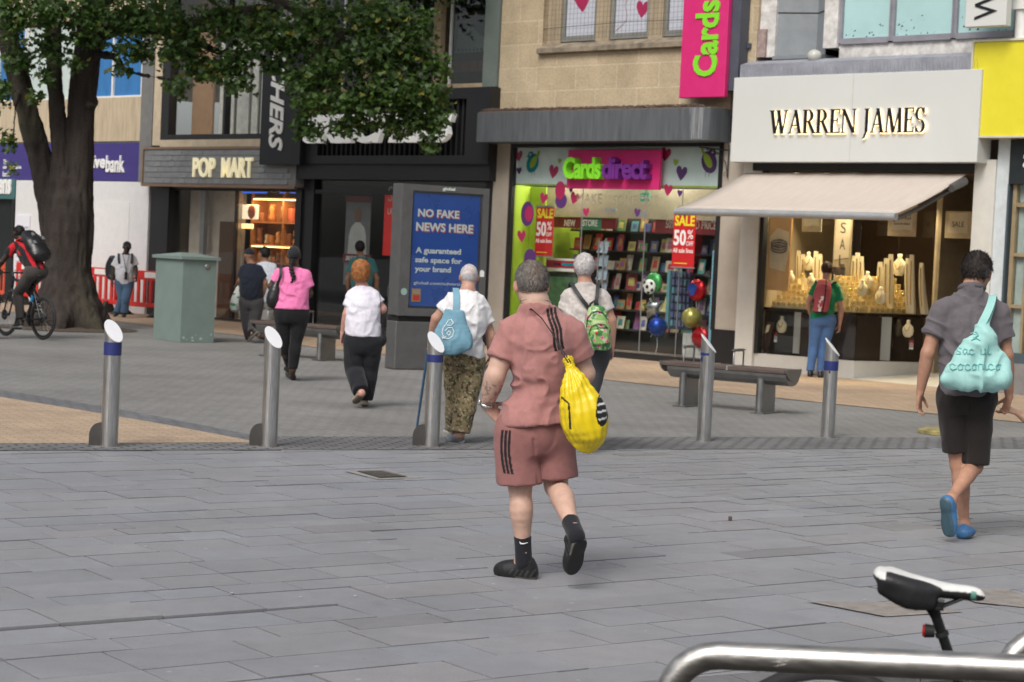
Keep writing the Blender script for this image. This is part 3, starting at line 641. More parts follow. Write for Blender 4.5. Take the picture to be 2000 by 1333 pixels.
m_pink = mat('hot_pink', (.62, .025, .17), .4, var=.04); m_grn = mat('letter_green', (.22, .68, .03), .4, var=.03); m_pur = mat('letter_purple', (.15, .025, .22), .4, var=.03); m_teal = mat('teal_print', (.0, .25, .30), .5)
HE = [(0, 0), (.28, .3), (.46, .6), (.44, .85), (.28, .97), (.1, .9), (0, .72), (-.1, .92), (-.3, 1), (-.46, .85), (-.46, .6), (-.26, .28)]
def heart(mb, s, z, h, d, m=0, rot=0.0, th=.004):
    c, q = math.cos(rot), math.sin(rot)
    return mb.prism([((a * c - (b - .5) * q) * h, (a * q + (b - .5) * c) * h) for a, b in HE], (s, d, z), FX, FY, (0, -th, 0), m)
for k, (a, b) in enumerate(wins):
    w = MB().box(a, b, .2, .22, zb, zt).build('window', m_vin, cs)
    MB().box(a, a + .07, .15, .24, zb - .03, zt).box(b - .07, b, .15, .24, zb - .03, zt).box(a + .07, b - .07, .15, .24, zb - .03, zb + .07).box(a + .07, b - .07, .14, .24, zt - .07, zt).build('window_frame', mat('olive_frame', (.24, .24, .22), .5), w)
    if k == 0: heart(MB(), (a + b) / 2, 6.2, .4, .199, 0, .1).build('printed_heart', m_heart, w)
    if k == 1:
        heart(MB(), b - .22, 5.98, .3, .199, 0, -.1).build('printed_heart', m_heart, w)
        MB().tube([(a + .08 + .5 * t + .12 * math.sin(t * 7), .198, zb + .12 + .75 * t) for t in [i / 14 for i in range(15)]], .006, 5).build('printed_ribbon', mat('ribbon_brown', (.4, .18, .13), .6), w)
# anti-pigeon net
mb = MB()
for i in range(44): x = -2.0 + i * .0875; mb.box(x, x + .003, .03, .033, 5.5, zt + .1)
for i in range(25): z = 5.52 + i * .0875; mb.box(-2.0, 1.85, .026, .0295, z, z + .003)
mb.tube([(-2.0, .02, 5.72), (-.1, .02, 5.76), (1.85, .02, 5.72)], .006, 5)
mb.build('bird_net', mat('net_black', (.06, .06, .055), .8, var=0), cs)
# canopy
mb = MB().box(-3.0, 2.33, -.55, .0, 3.68, 4.2)
mb.build('canopy', mat('canopy_grey', (.095, .105, .115), .55, var=.25, vscale=2.5, stretch=(5, 5, .5)), cs)
mb = MB().prism([(1.95, 3.7), (2.18, 3.7), (2.2, 4.21), (1.9, 4.21)], (0, -.551, 0), FX, FY, (0, -.002, 0))
mb.build('lime_streak', mat('limescale', (.19, .20, .21), .8, var=.6, vscale=3, stretch=(14, 1, .6)), cs)
mb = MB().box(-2.98, 2.33, -.53, .0, 4.201, 4.22)
for i in range(2600):
    x = RNG.uniform(-2.95, 1.95); y = RNG.uniform(-.5, -.1) ; z = 4.22 + RNG.uniform(0, .07) * (1 - abs(y + .3)); L = RNG.uniform(.02, .05); a = RNG.rand() * 3.1; t = RNG.uniform(-.4, .4)
    mb.obox((x, y, z), (L * math.cos(a), L * math.sin(a), L * t), (-.004 * math.sin(a), .004 * math.cos(a), 0), (0, 0, .004))
mb.build('debris', mat('twig_debris', (.16, .12, .10), .95, var=.4, vscale=30), cs)
# ground floor pilasters, beams
m_clad = mat('beige_stone_clad', (.42, .37, .31), .7, var=.12, vscale=2)
MB().box(-3.05, -2.66, -.02, .4, .25, 3.68).build('pilaster', m_clad, cs); MB().box(2.2, 2.66, .02, .4, .62, 3.68).build('pilaster', m_clad, cs)
mb = MB().box(-3.05, -2.66, -.03, .4, 0, .249).box(2.14, 2.66, -.0, .4, 0, .619).box(-2.66, -2.58, .0, .12, 0, 3.68).box(2.12, 2.2, .0, .12, 0.6, 3.68).box(-2.58, 2.14, -.02, .2, 0, .1).box(-2.58, 2.2, .0, .2, 3.62, 3.68)
mb.build('plinth', m_dark, cs)
mb = MB().box(-2.58, 2.12, .06, .075, .1, 3.62); gl = mb.build('shop_window', m_glass, cs)
MB().box(-.9, -.885, .05, .06, .1, 2.94).box(.55, .565, .05, .06, .1, 2.94).box(1.35, 1.362, .05, .06, .1, 2.94).box(.45, .6, .03, .058, 2.45, 2.52).box(-.35, -.1, .03, .058, 2.5, 2.56).build('patch_fitting', m_alu, gl)
for x in (-.42, -.3): MB().tube([(x, .0, .62), (x, .0, 2.0)], .015, 8).tube([(x, .0, .75), (x, .06, .75)], .01, 6).tube([(x, .0, 1.85), (x, .06, 1.85)], .01, 6).build('door_handle', m_steel, gl)
mb = MB().box(-2.58, 2.12, .2, 3.0, -.02, .06, 1).box(-2.58, 2.12, 2.9, 3.0, 0, 3.6).box(2.12, 2.2, .3, 3, 0, 3.6).box(-2.58, 2.12, .2, 2.9, 3.55, 3.6, 2).box(-2.58, 2.12, .9, .95, 2.42, 2.95, 3)
mb.build('interior', [mat('card_wall', (.10, .085, .07), .8), m_floor_in, mat('ceiling_in', (.4, .4, .38), .7), mat('bulkhead_cream', (.36, .31, .22), .7)], cs)
lw = MB().box(-2.64, -2.58, .08, 3.0, .06, 2.94).build('lime_wall', m_lime, cs)
MB().box(-2.575, -2.2, .5, .52, .1, 2.94).build('lime_panel', m_lime, cs)
# frieze behind the glass
fr = MB().box(-2.57, 2.11, .085, .1, 2.97, 3.61).build('frieze', mat('pale_aqua_vinyl', (.66, .78, .77), .4, var=.06), cs)
MB().box(-2.57, 2.11, .083, .1, 2.94, 2.968).build('frieze_edge', m_lime, fr)
def bird(s, z, h, body, flip):
    q = -1 if flip else 1; mb = MB()
    el = lambda cx, cz, a, b, r, n=18: [(cx + a * math.cos(t) * math.cos(r) - b * math.sin(t) * math.sin(r), cz + a * math.cos(t) * math.sin(r) + b * math.sin(t) * math.cos(r)) for t in [2 * math.pi * i / n for i in range(n)]]
    def pp(poly, m, t): mb.prism([(s + a * q * h, z + b * h) for a, b in poly], (0, .082, 0), FX, FY, (0, -t, 0), m)
    pp(el(0, .45, .34, .42, -.5), 0, .003); pp(el(-.12, .78, .17, .17, 0), 0, .0035); pp(el(.06, .5, .15, .3, -.6), 1, .0045); pp([(.2, .7), (.42, .98), (.3, .99), (.36, .78)], 1, .004)
    pp(el(-.14, .82, .05, .05, 0, 10), 2, .005); pp([(-.3, .78), (-.42, .74), (-.29, .7)], 1, .004)
    for x in (-.02, .14): mb.box(s + x * h * q - .005, s + x * h * q + .005, .078, .082, z - .08 * h, z + .12 * h, 3)
    return mb.build('printed_bird', [body, m_lime, m_wl, mat('bird_leg', (.3, .32, .33), .6)], fr)
s, z = fs(1040, 318, .08); bird(s, z - .2, .42, m_teal, False)
s, z = fs(1385, 318, .08); bird(s, z - .2, .46, m_hp, True)
for px, py, h, m, r in ((1013, 305, .2, m_heart, .1), (1014, 334, .13, m_hp, .1), (1081, 336, .24, m_heart, -.15), (1093, 315, .1, m_lime, -.2), (1300, 302, .24, m_heart, -.2), (1320, 318, .12, m_lime, -.1), (1331, 339, .25, m_hp, -.1), (1414, 332, .22, m_heart, -.1)):
    s, z = fs(px, py, .08); heart(MB(), s, z, h, .082, 0, r).build('printed_heart', m, fr)
# hearts and bubbles on the glass and lime wall
for px, py, h, m, r in ((1062, 388, .2, m_heart, -.2), (1122, 388, .22, m_heart, -.3), (1145, 415, .16, m_heart, .1), (1245, 416, .15, m_hp, -.1), (1019, 462, .22, m_heart, .1), (1305, 372, .2, m_heart, -.1), (1328, 378, .12, m_hp, -.1), (1115, 372, .1, m_hp, -.1)):
    s, z = fs(px, py, .055); heart(MB(), s, z, h, .054, 0, r).build('printed_heart', m, gl)
for px, py, rx, rz, m in ((1030, 418, .16, .22, m_hp), (1033, 418, .10, .14, m_heart), (1094, 372, .12, .16, m_heart), (1096, 392, .14, .14, m_hp), (1035, 505, .15, .17, m_hp)):
    s, z = fs(px, py, .05)
    MB().prism([(s + rx * math.cos(t), z + rz * math.sin(t)) for t in [2 * math.pi * i / 24 for i in range(24)]], (0, .052 - (.002 if m is m_heart else 0), 0), FX, FY, (0, -.002, 0)).build('printed_bubble', m, gl)
s, z = fs(1216, 402, .3)
MB().text('SOMEONE', (s, .05, z), FX, FY, FZ, 1.02, .17, .002).text('MAKE', (s - .85, .05, z + .02), FX, FY, FZ, .6, .17, .002).build('glass_lettering', mat('gold_text', (.33, .285, .2), .5), gl)
# pink board with deep letters
s0, s1, z0, z1 = sr(1110, 293, 1290, 370, -.05)
bd = fthing('shop_sign', 'hot pink board with deep green and purple letters over the card shop door', 'sign', s0)
MB().rbox(s0, s1, -.08, -.005, z0, z1, .008).build('board', m_pink, bd)
h = z1 - z0; w = s1 - s0
MB().text('Cards', (s0 + .02 * w, -.08, z0 + .24 * h), FX, FY, FZ, .42 * w, .56 * h, .16, bold=.035, spacing=.88).build('green_lettering', m_grn, bd)
MB().text('direct', (s0 + .45 * w, -.08, z0 + .24 * h), FX, FY, FZ, .48 * w, .56 * h, .16, bold=.03, spacing=.9).build('purple_lettering', m_pur, bd)
# exit sign and interior headers
s0, s1, z0, z1 = sr(1250, 377, 1268, 394, .4)
mb = MB().box(s0, s1, .4, .43, z0, z1).box(s0 + .03, s0 + .09, .395, .399, z0 + .04, z1 - .04, 1).box(s1 - .08, s1 - .03, .395, .399, z0 + .05, z1 - .05, 1).box(s0 + .1, s0 + .12, .41, .42, z1, 2.95)
ftop('exit_sign', mb, [mat('exit_green', (.03, .25, .15), .5, emit=(.02, .25, .14), es=.3, var=0), m_wl], 'small green lit exit sign hanging inside the card shop', 'exit sign', s0)
s0, s1, z0, z1 = sr(1062, 425, 1190, 446, 1.0)
hd = fthing('header_board', 'dark red header board with white capitals above the card racks, left', 'sign', s0)
MB().box(s0 - .3, s1 + .2, .955, .98, z0, z1).build('panel', mat('header_red', (.20, .02, .03), .6), hd)
a, b = fs(1102, 440, .95); MB().text('NEW', (a, .954, b - .02), FX, FY, FZ, .27, .12, .004, bold=.02).build('lettering', m_wl, hd)
a, b = fs(1138, 442, .95); MB().box(a - .05, a + .45, .95, .954, b - .06, b + .17, 0).text('STORE', (a, .949, b), FX, FY, FZ, .36, .12, .004, 1, bold=.02).build('green_flash', [mat('header_green', (.05, .22, .14), .6), m_wl], hd)
s0, s1, z0, z1 = sr(1300, 432, 1414, 458, 1.0)
hd = fthing('header_board', 'dark red header board reading 50% marked price above the card racks, right', 'sign', s0)
MB().box(s0 - .2, s1 + .1, .955, .98, z0, z1).build('panel', MATS['header_red'], hd)
MB().text('50% MARKED PRICE', (s0 + .04, .954, z0 + .09), FX, FY, FZ, 1.12, .14, .004, bold=.01).build('lettering', mat('header_ink', (.5, .45, .4), .6), hd)
# card racks: shelves and rows of cards
rk = fthing('card_rack', 'long dark rack of greeting cards along the back of the card shop', 'shelving', -2.2)
mb = MB().box(-2.2, 2.1, 1.45, 1.5, .06, 2.4)
for z in (.45, .8, 1.15, 1.5, 1.85, 2.2): mb.box(-2.2, 2.1, 1.2, 1.45, z - .03, z)
mb.build('rack_frame', mat('rack_dark', (.04, .035, .03), .6), rk)
cc = [(.62, .55, .42), (.5, .04, .05), (.4, .32, .18), (.12, .25, .1), (.3, .05, .06), (.1, .12, .3), (.45, .4, .35), (.35, .2, .08), (.5, .15, .25), (.1, .3, .3), (.25, .12, .3), (.55, .5, .15)]
CM = [mat('card%d' % i, c, .6, var=.35, vscale=18) for i, c in enumerate(cc)]
proto = None
for z in (.45, .8, 1.15, 1.5, 1.85, 2.2):
    for i in range(23):
        x = -2.15 + i * .183 + RNG.uniform(-.05, .05); h = RNG.uniform(.14, .32); w = RNG.uniform(.11, .22)
        mb = MB().prism([(0, 0), (w, 0), (w, h), (0, h)], (0, 0, 0), (1, 0, 0), (0, .18, .98), (0, .012, 0), 0).prism([(w * .2, h * .25), (w * .8, h * .25), (w * .75, h * .75), (w * .25, h * .75)], (0, -.002, 0), (1, 0, 0), (0, .18, .98), (0, .001, 0), 1)
        o = mb.build('greeting_card', [random.choice(CM), random.choice(CM)]); tag(o, 'small coloured greeting card standing on the long dark rack', 'card', 'greeting cards on the rack'); o.location = fw_(x, 1.22 + .07 * (i % 3), z); o.rotation_euler = (0, 0, -TH + RNG.uniform(-.25, .25))
# promotion table, carousel and tower near the glass
s0, s1, z0, z1 = sr(1066, 505, 1122, 530, .6)
tb = fthing('promotion_bin', 'white edged bin with a red new store header inside the card shop', 'display', s0)
MB().box(s0, s1 + .25, .6, .63, z0, z1, 0).box(s0 + .02, s1 + .23, .594, .599, z0 + .06, z1 - .04, 1).box(s0 + .2, s0 + .36, .59, .593, z0 + .11, z1 - .09, 2).box(s0 + .4, s0 + .75, .59, .593, z0 + .1, z1 - .08, 3).build('header', [m_white, mat('bin_red', (.35, .01, .04), .5), m_black, m_teal], tb)
MB().box(s0, s1 + .25, .63, 1.0, .1, z0 - .02).box(s0 + .03, s1 + .2, .6, .63, .1, z0 - .1, 1).build('body', [m_black, mat('bin_green', (.05, .12, .05), .6, var=.5, vscale=9)], tb)
s, z = fs(1172, 560, .6)
mb = MB()
for k in range(7): mb.add([(s - .13, .6, .35 + k * .24), (s + .13, .6, .35 + k * .24), (s + .1, .68, .55 + k * .24), (s - .1, .68, .55 + k * .24)], [(0, 1, 2, 3)], 0)
mb.tube([(s, .7, .06), (s, .7, 2.05)], .02, 8, 1).lathe([(.2, .06), (.2, .09), (.02, .1)], (s, .7, 0), 16, 1)
ftop('leaflet_stand', mb, [mat('leaflet_blue', (.22, .28, .35), .3, var=.2), m_alu], 'tall grey blue leaflet stand behind the card shop door', 'stand', s)
s0, s1, z0, z1 = sr(1306, 535, 1350, 645, .5)
mb = MB().box(s0, s1, .55, .58, z0, z1).box(s0 - .06, s0, .5, .6, z0 + .0, z1 + .05, 1)
for i in range(5):
    for j in range(8): x = s0 + .05 + i * .085; z = z0 + .06 + j * .14; mb.rbox(x, x + .045, .5, .545, z, z + .1, .006, 2 if (i + j) % 4 else 1)
ftop('keyring_board', mb, [mat('board_navy', (.03, .04, .07), .5), mat('board_aqua', (.12, .28, .32), .4), mat('board_blue', (.1, .12, .22), .3)], 'dark board of small blue packets below the hanging sale poster', 'display', s0)
s0, s1, z0, z1 = sr(1388, 490, 1404, 645, .25)
mb = MB().box(s0, s1, .25, .4, .1, z1)
for k in range(26): mb.box(s0 + .01, s0 + (.1 if k % 5 else .15), .246, .2495, z0 + .04 + k * .058, z0 + .048 + k * .058, 1)
heart(mb, (s0 + s1) / 2, z0 + .75, .12, .249, 2)
ftop('height_chart_display', mb, [mat('chart_blue', (.22, .47, .6), .5), mat('chart_ink', (.08, .2, .3), .6, var=0), m_heart], 'tall pale blue measuring chart column beside the shop pillar', 'display', s0)
s0, s1, z0, z1 = sr(1394, 592, 1410, 640, .2)
mb = MB().box(s0, s1, .2, .22, z0, z1)
for k, m in ((.2, 1), (.45, 2), (.7, 1)): mb.box(s0 + .03, s0 + .09, .197, .199, z0 + k * (z1 - z0), z0 + k * (z1 - z0) + .05, m)
ftop('small_notice', mb, [m_white, m_lime, m_heart], 'small white notice with coloured marks at the pillar foot of the window', 'notice', s0)
s0, s1, z0, z1 = sr(1333, 652, 1368, 690, .4)
mb = MB().box(s0, s1, .4, .8, .1, z1)
for k in range(4): mb.box(s0 + k * (s1 - s0) / 4 + .01, s0 + (k + 1) * (s1 - s0) / 4 - .01, .39, .399, .15, z1 - .03)
ftop('white_crate', mb, mat('crate_white', (.45, .46, .44), .5), 'white slatted crate under the round gold balloon', 'crate', s0)
# sale posters hanging on the glass
def sale(px0, py0, px1, py1, d, label):
    s0, s1, z0, z1 = sr(px0, py0, px1, py1, d); w, h = s1 - s0, z1 - z0
    t = fthing('sale_poster', label, 'poster', s0)
    MB().box(s0, s1, d, d + .012, z0, z1).build('sheet', mat('poster_red', (.52, .012, .018), .5, var=.06), t)
    MB().text('SALE', (s0 + .06 * w, d, z0 + .77 * h), FX, FY, FZ, .9 * w, .2 * h, .003, bold=.03).build('yellow_lettering', mat('poster_yellow', (.75, .68, .03), .5, var=0), t)
    mb = MB().text('50', (s0 + .04 * w, d, z0 + .40 * h), FX, FY, FZ, .56 * w, .3 * h, .003, bold=.03).text('%', (s0 + .66 * w, d, z0 + .53 * h), FX, FY, FZ, .26 * w, .17 * h, .003, bold=.01).text('OFF', (s0 + .62 * w, d, z0 + .40 * h), FX, FY, FZ, .32 * w, .085 * h, .003, bold=.01)
    mb.text('All sale lines', (s0 + .03 * w, d, z0 + .265 * h), FX, FY, FZ, .92 * w, .09 * h, .003, bold=.01); mb.build('white_lettering', m_wl, t)
    MB().box(s0 + .1 * w, s0 + .7 * w, d - .002, d, z0 + .06 * h, z0 + .075 * h).build('small_print', MATS['poster_yellow'], t)
    MB().box(s0 - .02, s1 + .02, d - .006, d + .018, z1, z1 + .03).box(s0 - .02, s1 + .02, d - .006, d + .018, z0 - .02, z0).build('hanger_rail', m_alu, t)
sale(1314, 418, 1357, 522, -.03, 'bright red 50% off sale poster hanging at the awning tip')
sale(1046, 405, 1080, 500, .25, 'dim red 50% off sale poster against the lime green wall')
# balloons
def foil(mb, c, r, m, flat=.45, puck=.06, n=28):
    prof = [(r * math.sin(a) * (1 + 0 * a), 0, r * math.cos(a)) for a in np.linspace(0, math.pi, 15)]; v = []
    for k, a in enumerate(np.linspace(0, math.pi, 15)):
        for j in range(n):
            b = 2 * math.pi * j / n; e = (1 - abs(math.cos(a))) ** 1
            rad = r * math.sin(a) * (1 + puck * math.cos(j * math.pi) * math.sin(a) ** 6)
            v.append((c[0] + rad * math.cos(b), c[1] + flat * r * math.cos(a), c[2] + rad * math.sin(b)))
    f = [(k * n + j, k * n + (j + 1) % n, (k + 1) * n + (j + 1) % n, (k + 1) * n + j) for k in range(14) for j in range(n)]
    return mb.add(v, f, m, True)
def balloon(px, py, rad, col, label, kind='foil', extra=None, sx=None):
    s, z = fs(px, py, .38); t = fthing('balloon', label, 'balloon', s)
    if kind == 'star':
        mb = MB(); v = [(s, .38 - .1, z), (s, .38 + .1, z)]; N = 10
        for i in range(N):
            a = math.pi / 2 + i * math.pi / 5 + .12; r = rad * (1.15 if i % 2 == 0 else .6); v.append((s + r * math.cos(a), .38, z + r * math.sin(a)))
        mid = []
        for i in range(N):
            r = v[2 + i]; mid.append((s + (r[0] - s) * .55, .38 - .085, z + (r[2] - z) * .55))
        base = len(v); v += mid; v += [(a, .76 - b, c) for a, b, c in mid]
        f = []
        for i in range(N):
            j = (i + 1) % N; f += [(0, base + i, base + j), (base + i, 2 + i, 2 + j, base + j), (1, base + N + j, base + N + i), (base + N + i, base + N + j, 2 + j, 2 + i)]
        mb.add(v, f, 0, True); mb.build('body', mat('silver_foil', (.55, .57, .58), .18, .95, var=0), t)
    elif kind == 'round':
        MB().ball((s, .38, z), rad, rad, rad * 1.02, 24).lathe([(.002, -rad * 1.1), (.03, -rad * 1.12), (.012, -rad * 1.0)], (s, .38, z), 8).build('body', col, t)
    else:
        foil(MB(), (s, .38, z), rad, 0).build('body', col, t)
    if extra: extra(t, s, z, rad)
    MB().tube([(s, .38, z - rad), (s + .02, .38, z - rad - .15), (s - .01, .38, z - rad - .3)], .004, 5).build('ribbon', m_wl, t)
    return t
def soccer(t, s, z, r):
    mb = MB(); mb.ball((s - .02, .29, z - .07), .13, .06, .13, 20, 0)
    for a, b in ((0, 0), (.1, .08), (-.1, .09), (.02, -.13), (-.13, -.06), (.12, -.07)):
        mb.prism([(s - .02 + a * .75 + .034 * math.cos(q), z - .07 + b * .75 + .034 * math.sin(q)) for q in [2 * math.pi * i / 5 for i in range(5)]], (0, .232 + 1.2 * (a * a + b * b), 0), FX, FY, (0, -.008, 0), 1)
    mb.build('printed_ball', [m_wl, m_black], t)
def blot(t, s, z, r):
    MB().prism([(s - .03 + .09 * math.cos(q) * (1 + .25 * math.sin(3 * q)), z + .01 + .11 * math.sin(q)) for q in [2 * math.pi * i / 20 for i in range(20)]], (0, .292, 0), FX, FY, (0, -.004, 0)).build('printed_shape', mat('print_blue', (.03, .08, .4), .4), t)
balloon(1277, 553, .18, mat('green_foil', (.05, .3, .08), .25, .35), 'green foil balloon printed with a football, inside the window', extra=soccer)
balloon(1275, 601, .21, None, 'silver star foil balloon below the football balloon', 'star')
balloon(1284, 638, .165, mat('blue_foil', (.01, .05, .35), .25, .6), 'shiny dark blue balloon low behind the star', 'round')
balloon(1361, 567, .185, mat('red_foil', (.5, .01, .02), .22, .5), 'red puckered foil balloon with blue print', extra=blot)
balloon(1351, 621, .175, mat('gold_balloon', (.36, .33, .09), .22, .4), 'round olive gold balloon under the red foil one', 'round')
balloon(1368, 660, .18, mat('red_foil2', (.42, .005, .012), .22, .4), 'red balloon low down, half hidden behind a bollard')
for i, s in enumerate((-1.8, -.6, .6, 1.7)):  # ceiling lights added to brighten the goods inside the card shop
    t = fthing('added_ceiling_light', 'small ceiling light inside the card shop', 'light', s, 'card shop ceiling lights')
    MB().lathe([(.0, 0), (.09, 0), (.1, .03)], (s, .7 + .5 * (i % 2), 3.51), 14).build('fill_diffuser', mat('fill_diffuser', (.9, .9, .85), .5, emit=(1, .95, .85), es=4, var=0), t)
    lamp = bpy.data.lights.new('fill_lamp', 'POINT'); lamp.energy = 48; lamp.shadow_soft_size = .12; lamp.color = (1, .9, .78)
    lo = bpy.data.objects.new('fill_lamp', lamp); COL.objects.link(lo); lo.parent = t; lo.location = (0, .7 + .5 * (i % 2), 3.42)
# wall bracket
mb = MB(); 
mb.tube([(2.35, -.02, 3.55), (1.75, -.06, 3.6)], .012, 6).tube([(2.32, -.03, 3.2), (2.3, -.04, 3.35), (2.15, -.05, 3.5), (1.9, -.06, 3.57)], .009, 6).tube([(2.33, -.02, 3.1), (2.33, -.02, 3.65)], .012, 6)
mb.tube([(1.75 + .04 * math.cos(a), -.06, 3.64 + .04 * math.sin(a)) for a in np.linspace(-1.6, 4, 12)], .006, 5).tube([(2.29 + .03 * math.cos(a), -.03, 3.16 + .03 * math.sin(a)) for a in np.linspace(-1, 4.5, 12)], .006, 5)
ftop('wall_bracket', mb, mat('wrought_iron', (.03, .035, .035), .5), 'scrolled dark iron bracket beside the pale jewellery sign', 'bracket', 2.3)
# pink projecting sign (box section standing off the wall)
bs = fthing('blade_sign', 'tall hot pink projecting sign with green letters running upwards', 'sign', 1.3)
d0 = -.35
s0, s1, z0, _ = sr(1325, 100, 1420, 192, d0)
mb = MB().rbox(s0 + .03, s1 - .04, d0, d0 + .10, z0 + .01, 7.6, .01)
mb.build('panel', m_pink, bs)
sc0, _, _, _ = sr(1358, 0, 1405, 150, d0)
zc = fs(1378, 150, d0)[1]
MB().text('Cards direct', (s0 + (s1 - s0) * .80, d0 - .002, zc), (0, 0, 1), (-1, 0, 0), FZ, 2.62, .5, .02, bold=.03).build('green_lettering', m_grn, bs)
MB().box(s0 + .25, s1 + .14, d0 + .105, d0 + .33, z0 + .12, 7.6).box(s1 - .3, s1 + .2, d0 + .3, .0, 5.2, 5.28).box(s1 - .3, s1 + .2, d0 + .3, .0, 6.8, 6.88).build('sign_case', mat('slate_case', (.07, .08, .105), .5), bs)
# black projecting sign with white letters
bk = fthing('blade_sign', 'tall black projecting sign with white slanted letters behind the leaves', 'sign', -9.2)
d0 = -.4
s0, s1, z0, _ = sr(508, 200, 590, 322, d0)
MB().rbox(s0, s1 - .05, d0, d0 + .14, z0, 6.1, .01).box(s0 + .5, s1 - .2, d0 + .14, 0, 4.9, 4.98).box(s0 + .5, s1 - .2, d0 + .14, 0, 3.75, 3.8).build('panel', mat('sign_black', (.012, .013, .016), .4), bk)
a, b = fs(553, 295, d0); c = fs(528, 200, d0)[0]
L = 2.75; zz = b
MB().text('SKECHERS', (c + .02, d0 - .002, zz + L), (0, 0, -1), (1, 0, 0), FZ, L, a - c - .04, .02, bold=.03, shear=.28).build('sign_lettering', m_wl, bk)

# --- jeweller
jw = fthing('jeweller_building', 'jeweller with pale sign box and lit glass-walled window under a canvas awning', 'shop', 2.67)
m_cream = mat('cream_clad', (.60, .59, .54), .55, var=.06)
MB().box(2.67, 3.03, -.04, .4, .0, 3.4).build('pilaster', m_cream, jw); MB().box(6.95, 7.3, -.06, .4, 0, 3.4).build('pilaster', m_cream, jw)
MB().box(7.3, 7.5, -.02, .4, 0, 3.9).build('corner_post', mat('pale_blue_post', (.55, .6, .62), .5), jw)
mb = MB().box(2.4, 2.78, .0, .4, 4.2, TOPZ); mb.build('stone_pier', m_stone, jw)
mb = MB().box(2.79, 3.1, .05, .4, 5.05, TOPZ).box(4.06, 4.32, .02, .4, 5.15, TOPZ).box(4.32, 7.5, .1, .5, 4.95, 5.2).box(4.32, 7.5, .3, .6, 6.7, TOPZ); mb.build('white_wall', mat('flaking_white', (.60, .58, .56), .8, var=.35, vscale=6), jw)
MB().box(2.79, 2.95, -.0, .04, 5.05, 5.5).build('rusty_plate', mat('rusty_plate', (.32, .24, .22), .8, var=.4, vscale=12), jw)
mb = MB().add([(3.1, .1, 5.05), (3.68, .38, 5.05), (3.68, .38, TOPZ), (3.1, .1, TOPZ), (4.06, .1, 5.05), (4.06, .1, TOPZ)], [(0, 1, 2, 3), (1, 4, 5, 2)]).box(3.1, 4.06, .0, .4, 5.0, 5.06); mb.build('recess_panel', mat('slate_panel', (.22, .24, .255), .5, var=.1), jw)
mb = MB().add([(3.1, .095, 5.75), (3.68, .375, 5.75), (3.68, .375, 5.77), (3.1, .095, 5.77), (4.06, .095, 5.75), (4.06, .095, 5.77)], [(0, 1, 2, 3), (1, 4, 5, 2)]); mb.build('panel_joint', m_black, jw)
for a, b in ((4.34, 5.26), (5.3, 6.36), (6.4, 7.4)):
    w = MB().box(a, b, .12, .14, 5.28, 6.7).build('window', mat('aqua_glass', (.40, .60, .60), .15, var=.06, vscale=1.5), jw)
    mb = MB()
    for i in range(14): x = RNG.uniform(a + .05, b - .1); z = 5.3 + RNG.rand() ** 2 * .3; mb.add([(x, .118, z), (x + RNG.uniform(.01, .05), .118, z + .01), (x + RNG.uniform(.0, .04), .118, z + RNG.uniform(.015, .05))], [(0, 1, 2)])
    mb.build('peeling_spots', m_black, w)
    MB().box(a - .03, a + .03, .06, .16, 5.22, 6.7).box(b - .02, b + .02, .06, .16, 5.22, 6.7).box(a + .03, b - .02, .05, .16, 5.2, 5.29).build('window_frame', mat('mauve_alu', (.33, .32, .36), .45, .4), w)
mb = MB().add([(2.7, -.05, 4.98), (6.94, -.05, 4.98), (6.94, -.3, 4.9), (2.7, -.3, 4.9)], [(0, 1, 2, 3)]).box(2.7, 6.94, -.3, .0, 4.66, 4.899)
mb.build('ledge', mat('lead_grey', (.27, .28, .32), .55, var=.2, vscale=4), jw)
mb = MB()
for i in range(70): x = 2.8 + i * .062; mb.tube([(x, -.34, 4.68), (x + RNG.uniform(-.02, .02), -.36, 4.80 + RNG.uniform(0, .06))], .0025, 4)
mb.build('bird_spikes', m_steel, jw)
mb = MB().ball((4.0, -.1, 5.02), .12, .12, .1, 14); mb.build('dome_light', mat('dome', (.5, .5, .46), .2), jw)
# sign box
s0, s1, z0, z1 = sr(1430, 144, 1910, 317, -.35)
sb = fthing('fascia_sign', 'large pale grey sign box with black serif letters glowing at the back', 'sign', s0)
MB().rbox(s0, s1 + .02, -.35, .02, z0, z1, .006).build('box', mat('sign_grey', (.60, .61, .585), .5, var=.02, vscale=1), sb)
MB().box(s0 + (s1 - s0) * .51, s0 + (s1 - s0) * .513, -.352, -.349, z0, z1).build('panel_seam', mat('seam', (.5, .5, .48), .5), sb)
